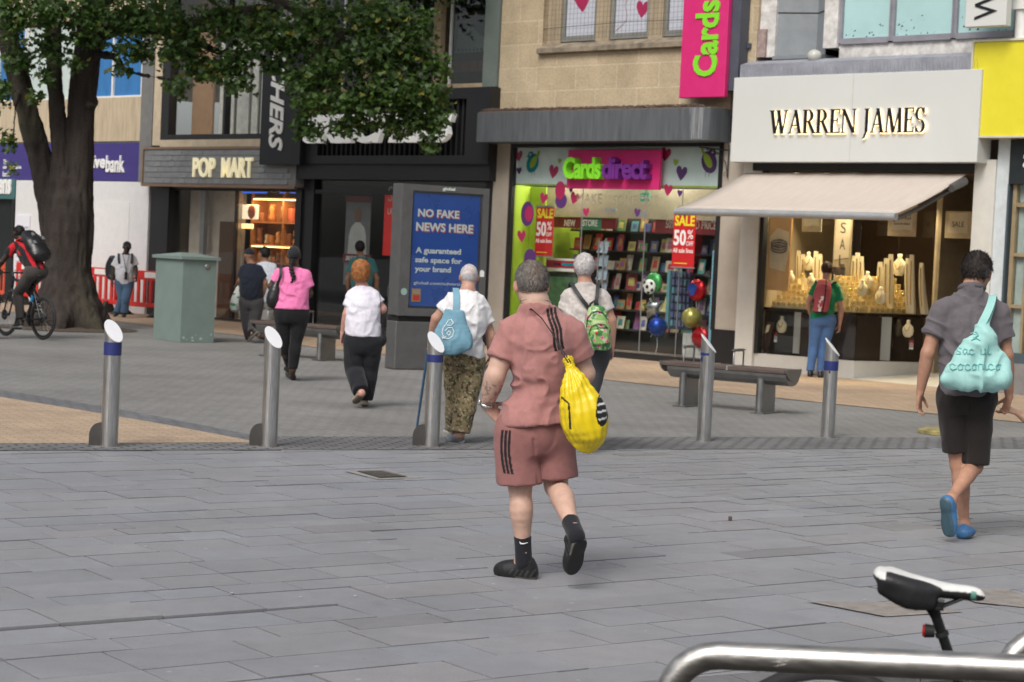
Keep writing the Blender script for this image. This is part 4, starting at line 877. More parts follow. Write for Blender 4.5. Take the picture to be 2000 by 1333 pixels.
# serif letters drawn as thick and thin strokes on a 10-high body; (x0,y0)-(x1,y1) width
def LT(st, sf=(), arcs=()):
    return st, sf, arcs
LET = {
 'A': (8.2, [((1.0, 0), (4.1, 10), .55), ((7.0, 0), (4.1, 10), 1.7), ((2.2, 3.4), (5.8, 3.4), .5)], [(.1, 2.3, 0), (5.4, 8.4, 0)], []),
 'W': (11.4, [((1.4, 10), (3.6, 0), 1.7), ((6.0, 8.6), (3.8, 0), .55), ((5.4, 10), (8.0, 0), 1.7), ((10.3, 10), (8.2, 0), .55)], [(0, 2.9, 10), (4.1, 6.6, 10), (9.2, 11.4, 10)], []),
 'R': (7.6, [((1.5, 0), (1.5, 10), 1.6), ((3.6, 5.0), (7.0, 0), 1.7)], [(.2, 3.0, 0), (6.0, 8.2, 0), (.2, 2.0, 10)], [((2.6, 7.45), 2.9, 2.5, -90, 90, .55, 1.6)]),
 'E': (6.3, [((1.5, 0), (1.5, 10), 1.6), ((1.5, 9.75), (5.7, 9.75), .55), ((1.5, .25), (6.0, .25), .55), ((1.5, 5.2), (4.6, 5.2), .5), ((5.75, 10), (5.75, 8.2), .4), ((6.0, 0), (6.0, 2.1), .4), ((4.6, 6.2), (4.6, 4.2), .4)], [(.2, 2.5, 0), (.2, 2.5, 10)], []),
 'N': (8.8, [((1.2, 0), (1.2, 10), .55), ((1.2, 10), (7.6, 0), 1.8), ((7.7, -.0), (7.7, 10), .55)], [(.0, 2.4, 0), (6.6, 8.9, 10), (.0, 1.6, 10)], []),
 'J': (4.6, [((2.6, .3), (2.6, 10), 1.6), ((2.6, .6), (1.2, -2.2), 1.0), ((1.3, -2.0), (.1, -2.4), .8)], [(1.2, 4.0, 10)], []),
 'M': (10.8, [((1.2, 0), (1.9, 10), .55), ((2.3, 10), (5.4, 0), 1.7), ((8.6, 10), (5.5, 0), .55), ((9.2, 0), (8.7, 10), 1.7)], [(.0, 2.4, 0), (7.8, 10.7, 0)], []),
 'S': (6.0, [((5.2, 10), (5.2, 7.6), .45), ((.7, 0), (.7, 2.6), .45)], [], [((3.0, 7.5), 2.2, 2.45, 20, 270, .6, 1.5), ((3.0, 2.55), 2.3, 2.55, -160, 90, .6, 1.5)]),
}
def serif(mb, word, s, z, wid, hgt, d, th, m=0, grow=0.0):
    tot = sum(LET[c][0] + .5 for c in word); k = wid / tot; q = hgt / 10; x = 0
    def stroke(a, b, w):
        a = np.array(a, float); b = np.array(b, float); w = w + grow * 2
        dx = (b - a); hor = abs(dx[0] * k) > abs(dx[1] * q) * 3
        o = np.array([0, w / 2]) if hor else np.array([w / 2, 0])
        P = [a - o, b - o, b + o, a + o]
        mb.prism([(s + (x + p[0]) * k, z + p[1] * q) for p in P], (0, d + RNG.uniform(0, .0015), 0), FX, FY, (0, -th - RNG.uniform(0, .0015), 0), m)
    for c in word:
        w, st, sf, ar = LET[c]
        for a, b, t in st: stroke(a, b, t)
        for a, b, y in sf: stroke((a, y + (.22 if y == 0 else -.22)), (b, y + (.22 if y == 0 else -.22)), .45)
        for (cx, cy), rx, ry, a0, a1, t0, t1 in ar:
            n = 12; A = [math.radians(a0 + (a1 - a0) * i / n) for i in range(n + 1)]
            inn, out = [], []
            for a in A:
                t = t0 + (t1 - t0) * abs(math.cos(a)) + grow * 2
                out.append((cx + (rx + t / 2) * math.cos(a), cy + (ry + t * .25) * math.sin(a))); inn.append((cx + (rx - t / 2) * math.cos(a), cy + (ry - t * .25 - .1) * math.sin(a)))
            for i in range(n):
                mb.prism([(s + (x + p[0]) * k, z + p[1] * q) for p in (inn[i], out[i], out[i + 1], inn[i + 1])], (0, d, 0), FX, FY, (0, -th, 0), m)
        x += w + .5
    return mb
a0, b0 = fs(1503, 262, -.38); a1, b1 = fs(1808, 262, -.38); hh = fs(1650, 215, -.38)[1] - fs(1650, 262, -.38)[1]
mb = MB(); W = a1 - a0
serif(mb, 'WARREN', a0, b0, W * .575, hh, -.385, .02); serif(mb, 'JAMES', a0 + W * .61, b0, W * .39, hh, -.385, .02)
mb.build('sign_lettering', mat('letter_black', (.01, .01, .012), .35, var=0), sb)
mb = MB(); serif(mb, 'WARREN', a0 + .01, b0 - .01, W * .575, hh, -.372, .008, 0, .12); serif(mb, 'JAMES', a0 + W * .61 + .01, b0 - .01, W * .39, hh, -.372, .008, 0, .12)
mb.build('letter_glow', mat('halo', (1, .85, .6), .5, emit=(1, .72, .38), es=1.6, var=0), sb)
MB().box(2.9, 6.95, -.1, .2, 3.22, z0 - .002).build('awning_housing', m_black, jw)
# pale projecting sign with a black letter, far right
s0, s1, z0, z1 = sr(1885, 0, 1965, 52, -.6)
wb = fthing('blade_sign', 'pale grey projecting sign with one black letter at the top right corner', 'sign', s0)
MB().rbox(s0, s1, -.6, -.45, z0, 7.2, .01).box(s1 - .3, s1 - .2, -.45, 0, 6.0, 6.1).build('panel', MATS['sign_grey'], wb)
MB().text('W', (s0 + (s1 - s0) * .78, -.602, z0 + .1), (0, 0, 1), (-1, 0, 0), FZ, .42, .36, .01).build('sign_lettering', MATS['letter_black'], wb)
# drain pipe
ftop('drain_pipe', MB().tube([(7.62, -.12, 5.1), (7.62, -.12, TOPZ)], .09, 14).box(7.52, 7.72, -.24, 0, 5.55, 5.68), m_white, 'white drain pipe above the yellow sign at the right edge', 'pipe', 7.62)
# awning: sloping canvas on a front bar with folding arm
aw = fthing('awning', 'beige canvas awning slung out under the pale jewellery sign', 'awning', 2.7)
dF = -1.85
sa, za = fs(1322, 409, dF); sb_, zb_ = fs(1752, 418, dF); zF = (za + zb_) / 2
s2, z2 = 2.78, 3.17; s3 = 6.85
nx, ny = 14, 8; v = []
for j in range(ny + 1):
    for i in range(nx + 1):
        t = j / ny; u = i / nx; v.append((s2 + (sa - s2) * t + ((s3 + (sb_ - s3) * t) - (s2 + (sa - s2) * t)) * u, -.12 + (dF + .12) * t, z2 + (zF - z2) * t - .045 * math.sin(math.pi * t) + .006 * math.sin(u * 40)))
f = [(j * (nx + 1) + i, j * (nx + 1) + i + 1, (j + 1) * (nx + 1) + i + 1, (j + 1) * (nx + 1) + i) for j in range(ny) for i in range(nx)]
o = MB().add(v, f, 0, True).build('canvas', mat('awning_canvas', (.50, .44, .39), .85, var=.07, vscale=3, stretch=(4, 1, 1)), aw)
md = o.modifiers.new('th', 'SOLIDIFY'); md.thickness = .012
MB().tube([(sa, dF - .02, zF - .04), (sb_, dF - .02, zF - .04)], .055, 14).build('front_bar', mat('bar_grey', (.36, .37, .38), .4, .3), aw)
MB().tube([(s3 - .02, -.2, z2 - .12), (s3 - .25, -.9, z2 - .52), (sb_ - .1, dF + .08, zF - .08)], [.04, .035, .03], 10).tube([(s3 + .02, -.2, z2 - .1), (s3 + .02, -.55, z2 - .22)], [.07, .06], 12).build('folding_arm', mat('arm_grey', (.12, .12, .12), .4, .4), aw)
MB().tube([(s2 + .05, -.2, z2 - .12), (s2 - .1, -.9, z2 - .52), (sa + .1, dF + .08, zF - .08)], [.04, .035, .03], 10).build('folding_arm', MATS['arm_grey'], aw)
# window: plinth, panes, interior
A_, B_, C_ = (3.03, .03), (4.9, .12), (5.38, 1.5)
mb = MB().prism([A_, B_, C_, (C_[0] - .15, C_[1]), (B_[0] - .12, B_[1] + .12), (A_[0], .15)], (0, 0, 0), (1, 0, 0), (0, 1, 0), (0, 0, .28)); mb.build('window_plinth', mat('white_tile', (.55, .54, .50), .4, var=.05), jw)
def wallq(p, q, z0, z1, t=.012):
    p = np.array(p); q = np.array(q); e = q - p; e = e / np.linalg.norm(e); n = np.array([-e[1], e[0]]) * t
    return [(p[0], p[1]), (q[0], q[1]), (q[0] + n[0], q[1] + n[1]), (p[0] + n[0], p[1] + n[1])]
mb = MB()
for p, q in ((A_, (3.95, .075)), ((3.96, .076), B_), (B_, (5.14, .81)), ((5.145, .82), C_)): mb.prism(wallq(p, q, 0, 0), (0, 0, .28), (1, 0, 0), (0, 1, 0), (0, 0, 2.95))
gl = mb.build('shop_window', m_glass, jw)
mb = MB().box(3.03, 3.1, .0, .12, .28, 3.3); mb.build('window_frame', m_black, jw)
mb = MB().box(3.03, 7.0, 2.6, 2.7, 0, 3.4).box(3.03, 7.0, .05, 2.6, 3.2, 3.3).box(6.95, 7.0, .4, 2.6, 0, 3.4, 0).box(3.0, 3.06, .16, 2.6, .28, 3.3, 1).box(5.35, 5.45, 1.52, 2.6, 0, 3.2, 1)
mb.build('interior', [mat('choc_wall', (.085, .055, .036), .5), mat('ivory_side', (.40, .33, .22), .6)], jw)
MB().add([(4.9, .0, .005), (7.0, .0, .005), (7.0, 2.6, .2), (5.4, 2.6, .2)], [(0, 1, 2, 3)]).build('entrance_floor', mat('entrance_tile', (.55, .53, .48), .4, var=.05), jw)
# counter (display base)
ct = fthing('display_counter', 'dark wood display counter with lit openings behind the jeweller glass', 'counter', 3.1)
top = [(3.08, .12), (4.82, .2), (5.28, 1.5), (4.6, 1.5), (4.3, 1.0), (3.08, .95)]
MB().prism(top, (0, 0, .98), (1, 0, 0), (0, 1, 0), (0, 0, .05)).build('counter_top', mat('counter_dark', (.03, .02, .015), .25), ct)
mb = MB().box(3.75, 4.8, .25, .9, .28, .975).prism([(4.82, .26), (4.98, .7), (4.7, .7)], (0, 0, .28), (1, 0, 0), (0, 1, 0), (0, 0, .695)).prism([(5.12, 1.1), (5.25, 1.48), (4.9, 1.48), (4.9, 1.1)], (0, 0, .28), (1, 0, 0), (0, 1, 0), (0, 0, .695)).box(3.08, 3.15, .2, .9, .28, .975)
mb.build('cabinet', mat('counter_brown', (.035, .024, .018), .4, var=.15), ct)
MB().box(3.15, 3.75, .9, .93, .28, .97).box(4.6, 4.9, 1.1, 1.13, .28, .97).build('niche_back', mat('niche', (.5, .5, .47), .5, emit=(1, .9, .75), es=.12, var=0), ct)
# risers
rs = fthing('display_riser', 'dark stepped risers carrying rows of cream jewellery pads', 'riser', 3.1)
mb = MB()
for k in range(6): mb.box(3.12 + .04 * max(0, k - 2), 4.72 - .02 * k, .28 + .12 * k, .40 + .12 * k, 1.031, 1.05 + .095 * k)
mb.build('steps', mat('riser_cream', (.50, .41, .24), .5), rs)
m_pad = mat('cream_pad', (.62, .50, .26), .45, var=.06); m_gold = mat('gold', (.75, .5, .12), .25, 1.0, var=0); m_ivory = mat('ivory_stand', (.66, .58, .40), .4, var=.06)
def jput(o, s, d, z, rz=0.0): o.location = fw_(s, d, z); o.rotation_euler = (0, 0, -TH + rz); return o
# ring pads (rows)
pd = thing('ring_pad', 'cream ring pad holding small gold pieces, one of the rows on the risers', 'ring pad', group='ring pads on the risers')
MB().prism([(0, 0), (.07, 0), (.07, .045), (.05, .085), (0, .085)], (-.045, 0, 0), (0, 1, 0), (0, 0, 1), (.09, 0, 0)).build('pad', m_pad, pd)
MB().tube([(.022 * math.cos(a), -.004 , .05 + .022 * math.sin(a)) for a in np.linspace(0, 2 * math.pi, 11)], .006, 5, cap=False).build('ring', m_gold, pd)
first = True
for k in range(6):
    for i in range(15):
        s = 3.18 + .03 * max(0, k - 2) + i * .102 + RNG.uniform(-.012, .012)
        if (k > 3 and i in (1, 2, 3, 4, 8, 9, 10)) or RNG.rand() < .08: continue
        o = pd if first else dup(pd); first = False
        jput(o, s, .285 + .12 * k, 1.05 + .095 * k, RNG.uniform(-.2, .2))
for k in range(6):
    for i in range(12):
        t = (i + .5) / 12; s, d = 4.72 + .42 * t - .09 * k, .3 + 1.1 * t + .02 * k
        if RNG.rand() < .06: continue
        jput(dup(pd), s, d, 1.035 + .095 * k, 1.1 + RNG.uniform(-.2, .2))
mb = MB()
for k in range(6): mb.prism([(4.70 - .09 * k, .34 + .02 * k), (5.12 - .09 * k, 1.42), (5.02 - .09 * k, 1.44), (4.61 - .09 * k, .38)], (0, 0, 1.03), (1, 0, 0), (0, 1, 0), (0, 0, .005 + .095 * k))
ftop('display_riser', mb, MATS['riser_cream'], 'cream stepped risers along the angled pane of the jeweller window', 'riser', 4.8)
# tall curved bracelet stands and necklace busts
def bst(h, w=.085):
    t = thing('bracelet_stand', 'tall', 'bracelet stand', group='tall bracelet stands')
    mb = MB(); n = 10; v = []
    for i in range(n + 1):
        q = i / n; y = .09 - .10 * math.sin(q * 1.7); z = h * q; ww = w / 2 * (1 - .35 * q ** 3)
        v += [(-ww, y, z), (ww, y, z), (ww, y + .03 + .06 * (1 - q), z), (-ww, y + .03 + .06 * (1 - q), z)]
    f = [(i * 4 + j, i * 4 + (j + 1) % 4, i * 4 + 4 + (j + 1) % 4, i * 4 + 4 + j) for i in range(n) for j in range(4)] + [(3, 2, 1, 0), (n * 4, n * 4 + 1, n * 4 + 2, n * 4 + 3)]
    mb.add(v, f, 0); mb.build('ramp', m_ivory, t)
    MB().tube([(0, .085 - .10 * math.sin(q * 1.7), h * q) for q in np.linspace(.15, .9, 8)], .008, 5).build('chain', m_gold, t)
    return t
for (px, py0, py1, d, lb) in ((1560, 490, 522, .95, 'leftmost of the tall cream bracelet stands, curved to the left'), (1569, 497, 522, .95, 'short cream bracelet stand beside the leftmost tall one'), (1594, 491, 530, .9, 'tall cream bracelet stand right above the person in green'), (1602, 497, 535, .9, 'slim cream bracelet stand over the shoulder of the person in green'),
    (1668, 500, 540, .8, 'left of three cream bracelet stands right of the tall sale banner'), (1675, 494, 540, .8, 'middle of three cream bracelet stands right of the tall sale banner'), (1682, 501, 540, .8, 'right of three cream bracelet stands right of the tall sale banner'),
    (1719, 512, 552, .9, 'low cream bracelet stand at the left of the central group'), (1731, 505, 552, .9, 'second cream bracelet stand of the central group'), (1740, 497, 545, .9, 'tallest cream bracelet stand left of the central necklace bust'), (1773, 505, 545, 1.0, 'cream bracelet stand just right of the central necklace bust'), (1781, 498, 545, 1.0, 'tall cream bracelet stand second right of the central necklace bust'), (1800, 514, 562, 1.1, 'broad cream stand with a blunt top at the right of the group')):
    s, z1 = fs(px, py0, d); _, z0 = fs(px, py1, d); t = bst(z1 - 1.05, .1); t['label'] = lb; jput(t, s, d, 1.05, RNG.uniform(-.2, .3))
def bust(sc=1.0):
    t = thing('necklace_bust', 'bust', 'necklace bust', group='necklace busts')
    mb = MB(); v = []; n = 16; prof = [(.05, 0, .03), (.10, .04, .04), (.115, .12, .045), (.10, .18, .04), (.05, .22, .032), (.032, .25, .028), (.034, .30, .03), (.0, .302, 0)]
    for rx, z, ry in prof:
        for j in range(n): a = 2 * math.pi * j / n; v.append((rx * sc * math.cos(a), ry * sc * math.sin(a), z * sc))
    mb.add(v, [(i * n + j, i * n + (j + 1) % n, (i + 1) * n + (j + 1) % n, (i + 1) * n + j) for i in range(len(prof) - 1) for j in range(n)], 0, True); mb.build('bust', m_ivory, t)
    MB().tube([(.06 * sc * math.sin(a), -.05 * sc, (.2 - .1 * math.cos(a) ** 2) * sc) for a in np.linspace(-1.3, 1.3, 11)], .005, 5).build('necklace', m_gold, t)
    return t
for px, py, d, sc, lb in ((1579, 508, .9, 1.0, 'cream necklace bust standing highest in the left part of the window'), (1545, 540, .55, .7, 'small cream necklace bust at the left end of the risers'), (1584, 545, .5, .7, 'small cream necklace bust by the elbow of the person in green'), (1694, 545, .7, .9, 'cream necklace bust right of the person in green, upper one'), (1684, 560, .45, .9, 'cream necklace bust right of the person in green, lower one'), (1757, 515, 1.1, 1.15, 'large cream necklace bust at the top of the central group'), (1720, 575, .6, .9, 'cream necklace bust in front of the central stands'),
    (1527, 632, .3, .9, 'white necklace bust in the left opening under the counter'), (1774, 640, .95, .9, 'white necklace bust in the right opening under the counter')):
    s, z = fs(px, py, d); jput(bust(sc), s, d, z - .17 * sc)['label'] = lb
# labels under the counter
for px0, py0, px1, py1, d, lb in ((1511, 644, 1519, 671, .28, 'narrow red and white price card under the counter, left opening'), (1775, 660, 1785, 685, .9, 'narrow red and white price card under the counter, right opening')):
    s0, s1, z0, z1 = sr(px0, py0, px1, py1, d); ftop('price_card', MB().box(s0, s1, d, d + .01, z0, z1).box(s0 + .01, s1 - .01, d - .003, d - .0005, z1 - .16, z1 - .04, 1).box(s0 + .01, s1 - .01, d - .003, d - .0005, z0 + .02, z0 + .12, 2), [m_black, mat('card_red', (.3, .03, .04), .5), m_white], lb, 'price card', s0)
s0, s1, z0, z1 = sr(1484, 628, 1511, 682, .18)
ftop('leaflet', MB().prism([(s0, z0), (s0 + .18, z0), (s1, z1), (s0 + .13, z1)], (0, .18, 0), FX, FY, (0, .012, 0)).prism([(s0 + .1, z0 + .25), (s0 + .17, z0 + .28), (s0 + .2, z0 + .4), (s0 + .13, z0 + .38)], (0, .179, 0), FX, FY, (0, -.003, 0), 1), [mat('leaflet_brown', (.06, .035, .03), .4), m_ivory], 'dark tilted card standing at the window foot by the white pilaster', 'leaflet', s0)
# posters hanging in the window
m_pp = mat('poster_cream', (.50, .41, .26), .6, var=.18, vscale=4); m_ink = mat('poster_ink', (.06, .05, .045), .6, var=0); m_pw = mat('poster_paper', (.62, .56, .43), .6, var=.08)
def hang(px0, py0, px1, py1, d, words, lb, vert=False):
    s0, s1, z0, z1 = sr(px0, py0, px1, py1, d); w, h = s1 - s0, z1 - z0; t = fthing('hanging_poster', lb, 'poster', s0)
    MB().box(s0, s1, d, d + .015, z0, z1).build('sheet', m_pp, t)
    MB().prism([(s0 + .12 * w, z0 + .2 * h), (s0 + .3 * w, z0 + .17 * h), (s0 + .6 * w, z0 + .21 * h), (s0 + .88 * w, z0 + .18 * h), (s0 + .86 * w, z0 + .95 * h), (s0 + .14 * w, z0 + .93 * h)] if not vert else [(s0 + .05 * w, z0 + .3 * h), (s0 + .9 * w, z0 + .35 * h), (s0 + .95 * w, z1 - .02), (s0 + .1 * w, z1 - .02)], (0, d, 0), FX, FY, (0, -.004, 0)).build('paper', m_pw, t)
    mb = MB()
    if vert:
        for i, c in enumerate(words): mb.text(c, (s0 + .36 * w, d - .004, z1 - .25 - i * .26), FX, FY, FZ, .3 * w, .17, .003)
    else:
        for i, (c, x, y, ww, hh) in enumerate(words): mb.text(c, (s0 + x * w, d - .004, z0 + y * h), FX, FY, FZ, ww * w, hh * h, .003)
    mb.build('lettering', m_ink, t); return t
hang(1567, 395, 1605, 453, .35, [('SALE', .2, .45, .62, .22)], 'hanging poster reading SALE above the left bracelet stands')
hang(1735, 396, 1790, 462, .6, [('SAVINGS', .2, .5, .62, .14), ('not to be missed', .22, .34, .55, .07)], 'hanging poster reading SAVINGS under the awning corner')
hang(1846, 413, 1897, 466, 1.5, [('SALE', .28, .42, .45, .2)], 'faint cream poster reading SALE beside the right pilaster')
m_pp = mat('poster_dim', (.24, .19, .12), .6, var=.18, vscale=4); m_pw = mat('poster_dim_paper', (.34, .29, .21), .6, var=.08)
hang(1628, 425, 1662, 545, .75, 'SALE', 'tall narrow banner reading SALE downwards behind the person in green', True)
s0, s1, z0, z1 = sr(1500, 420, 1543, 568, .2)
t = fthing('light_box_poster', 'tall lit brown poster of a stacked ring at the left of the window', 'poster', s0)
MB().box(s0, s1, .2, .24, z0, z1).build('sheet', mat('lb_brown', (.33, .19, .08), .5, var=.2, vscale=2, emit=(.6, .32, .12), es=.12), t)
w, h = s1 - s0, z1 - z0
MB().prism([(s0 + .1 * w, z0 + .3 * h), (s0 + .8 * w, z0 + .25 * h), (s0 + .97 * w, z0 + .55 * h), (s0 + .9 * w, z0 + .78 * h), (s0 + .4 * w, z0 + .83 * h), (s0 + .05 * w, z0 + .7 * h)], (0, .199, 0), FX, FY, (0, -.004, 0)).build('pale_shape', mat('lb_pale', (.55, .46, .34), .5, var=.1), t)
mb = MB()
for k in range(3): mb.tube([(s0 + w * (.5 + .36 * math.cos(a)), .19, z0 + h * (.62 - .035 * k + .05 * math.sin(a))) for a in np.linspace(0, 2 * math.pi, 20)], .012, 6)
mb.build('printed_ring', mat('ring_grey', (.2, .18, .17), .3, .5), t)
s0, s1, z0, z1 = sr(1624, 522, 1649, 550, .6)
ftop('small_sign', MB().box(s0, s1, .6, .62, z0, z1).tube([((s0 + s1) / 2 + .07 * math.cos(a), .595, (z0 + z1) / 2 + .05 * math.sin(a)) for a in np.linspace(3.2, 6.2, 9)], .008, 5, 1), [m_black, m_ivory], 'small black card with a necklace picture by the head of the person in green', 'sign', s0)
for i, (s, d) in enumerate(((3.45, .35), (4.0, .4), (4.5, .45), (4.85, .9), (5.05, 1.3))):
    t = fthing('spotlight', 'small warm spotlight in the ceiling of the jeweller window', 'light', s, 'jeweller window spotlights')
    MB().lathe([(.0, 0), (.035, 0), (.045, .06)], (s, d, 3.14), 12).build('lens', mat('spot_lens', (1, .9, .7), .4, emit=(1, .82, .55), es=8, var=0), t)
    lamp = bpy.data.lights.new('spot_lamp', 'SPOT'); lamp.energy = 135; lamp.spot_size = math.radians(95); lamp.spot_blend = .6; lamp.shadow_soft_size = .05; lamp.color = (1, .8, .5)
    lo = bpy.data.objects.new('spot_lamp', lamp); COL.objects.link(lo); lo.parent = t; lo.location = (0, d, 3.1); lo.rotation_euler = (math.radians(-4), 0, 0)
# --- right hand building
rb = fthing('right_building', 'shop at the right edge with dark sign band and bronze glazing bars', 'shop', 7.5)
MB().box(7.5, 13, .2, BACK, 4.9, TOPZ).box(7.5, 13, .1, .3, 3.7, 4.9).build('wall', mat('grey_render', (.45, .45, .44), .8), rb)
MB().box(7.52, 13, -.06, .2, 3.05, 3.69).build('fascia', mat('fascia_dark', (.015, .02, .022), .4), rb)
MB().text('as', (7.74, -.06, 3.27), FX, FY, FZ, .5, .22, .01).build('sign_lettering', m_wl, rb)
MB().box(7.52, 13, -.03, .2, 0, .45).build('plinth', mat('plinth_grey', (.2, .19, .185), .6, var=.15), rb)
MB().box(7.52, 13, .0, .1, .45, .6).box(7.5, 7.53, -.04, .2, 0, 3.05).build('sill', mat('slate_blue', (.06, .085, .10), .5), rb)
MB().box(7.56, 7.62, .02, .1, .6, 3.05).box(7.8, 7.84, .02, .1, .6, 2.75).box(7.62, 7.8, .03, .1, 1.25, 1.3).box(7.62, 13, .03, .1, 2.72, 2.78).box(7.62, 7.8, .03, .1, 2.0, 2.05).box(9.4, 9.46, .02, .1, .6, 3.05).build('window_frame', mat('bronze_bar', (.35, .27, .16), .5, .3), rb)
MB().box(7.62, 13, .06, .07, .6, 2.72).box(7.62, 13, .06, .07, 2.78, 3.05).build('shop_window', m_glass, rb)
MB().box(7.62, 7.8, .12, .14, .6, 2.72).box(7.62, 13, .12, .14, 2.79, 3.05).build('frosted_panel', mat('frost', (.42, .5, .48), .5), rb)
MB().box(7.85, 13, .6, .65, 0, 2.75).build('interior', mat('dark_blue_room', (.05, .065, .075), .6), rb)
ys = fthing('yellow_sign', 'plain bright yellow sign panel with pale edge at the right border', 'sign', 6.96)
MB().box(6.98, 13, -.30, .1, 3.73, 5.09).build('panel', mat('sign_yellow', (.72, .64, .035), .4, var=.03), ys)
MB().box(6.95, 6.98, -.33, .1, 3.70, 5.12).box(6.98, 13, -.33, .1, 3.70, 3.729).box(6.98, 13, -.33, .1, 5.091, 5.12).build('frame', mat('yellow_frame', (.6, .58, .45), .5), ys)
# body and roof behind the fronts
for nm, a, b, t in (('toy', -13.6, -8.5, pop), ('shoe', -8.5, -3.05, sk), ('card', -3.05, 2.4, cs), ('jew', 2.4, 7.5, jw)):
    MB().box(a + .01, b - .01, BACK - .3, BACK, 0, TOPZ).box(a + .01, b - .01, .5, BACK, TOPZ - .2, TOPZ + .1).box(a + .012, a + .1, 3.1, BACK - .31, 0, TOPZ - .21).build('rear_block', mat('rear_brick', (.28, .2, .15), .9), t)
# buildings across the street, seen only in reflections
for nm, x0, x1, y0, y1, h, lb in (('opposite_building', -46, -34, 2, 34, 13, 'pale stone building across the side street'), ('opposite_building', -26, 30, -42, -30, 11, 'long building on the far side of the street behind the camera')):
    t = thing(nm, lb, 'building', (x0, y0, 0)); W, D = x1 - x0, y1 - y0
    MB().box(0, W, 0, D, 0, h).build('wall', mat('opposite_stone', (.34, .30, .25), .85, var=.2, vscale=.6), t)
    for k in range(3):
        for j in range(8 if x0 < -30 else 13):
            mb = MB().box(W + .0, W + .04, 1 + j * 4, 3.4 + j * 4, 1 + k * 4, 3.6 + k * 4) if x0 < -30 else MB().box(1 + j * 4.2, 4 + j * 4.2, D, D + .04, .8 + k * 3.6, 3.2 + k * 3.6)
            mb.build('window', mat('opposite_glass', (.04, .045, .05), .15, var=.2), t)
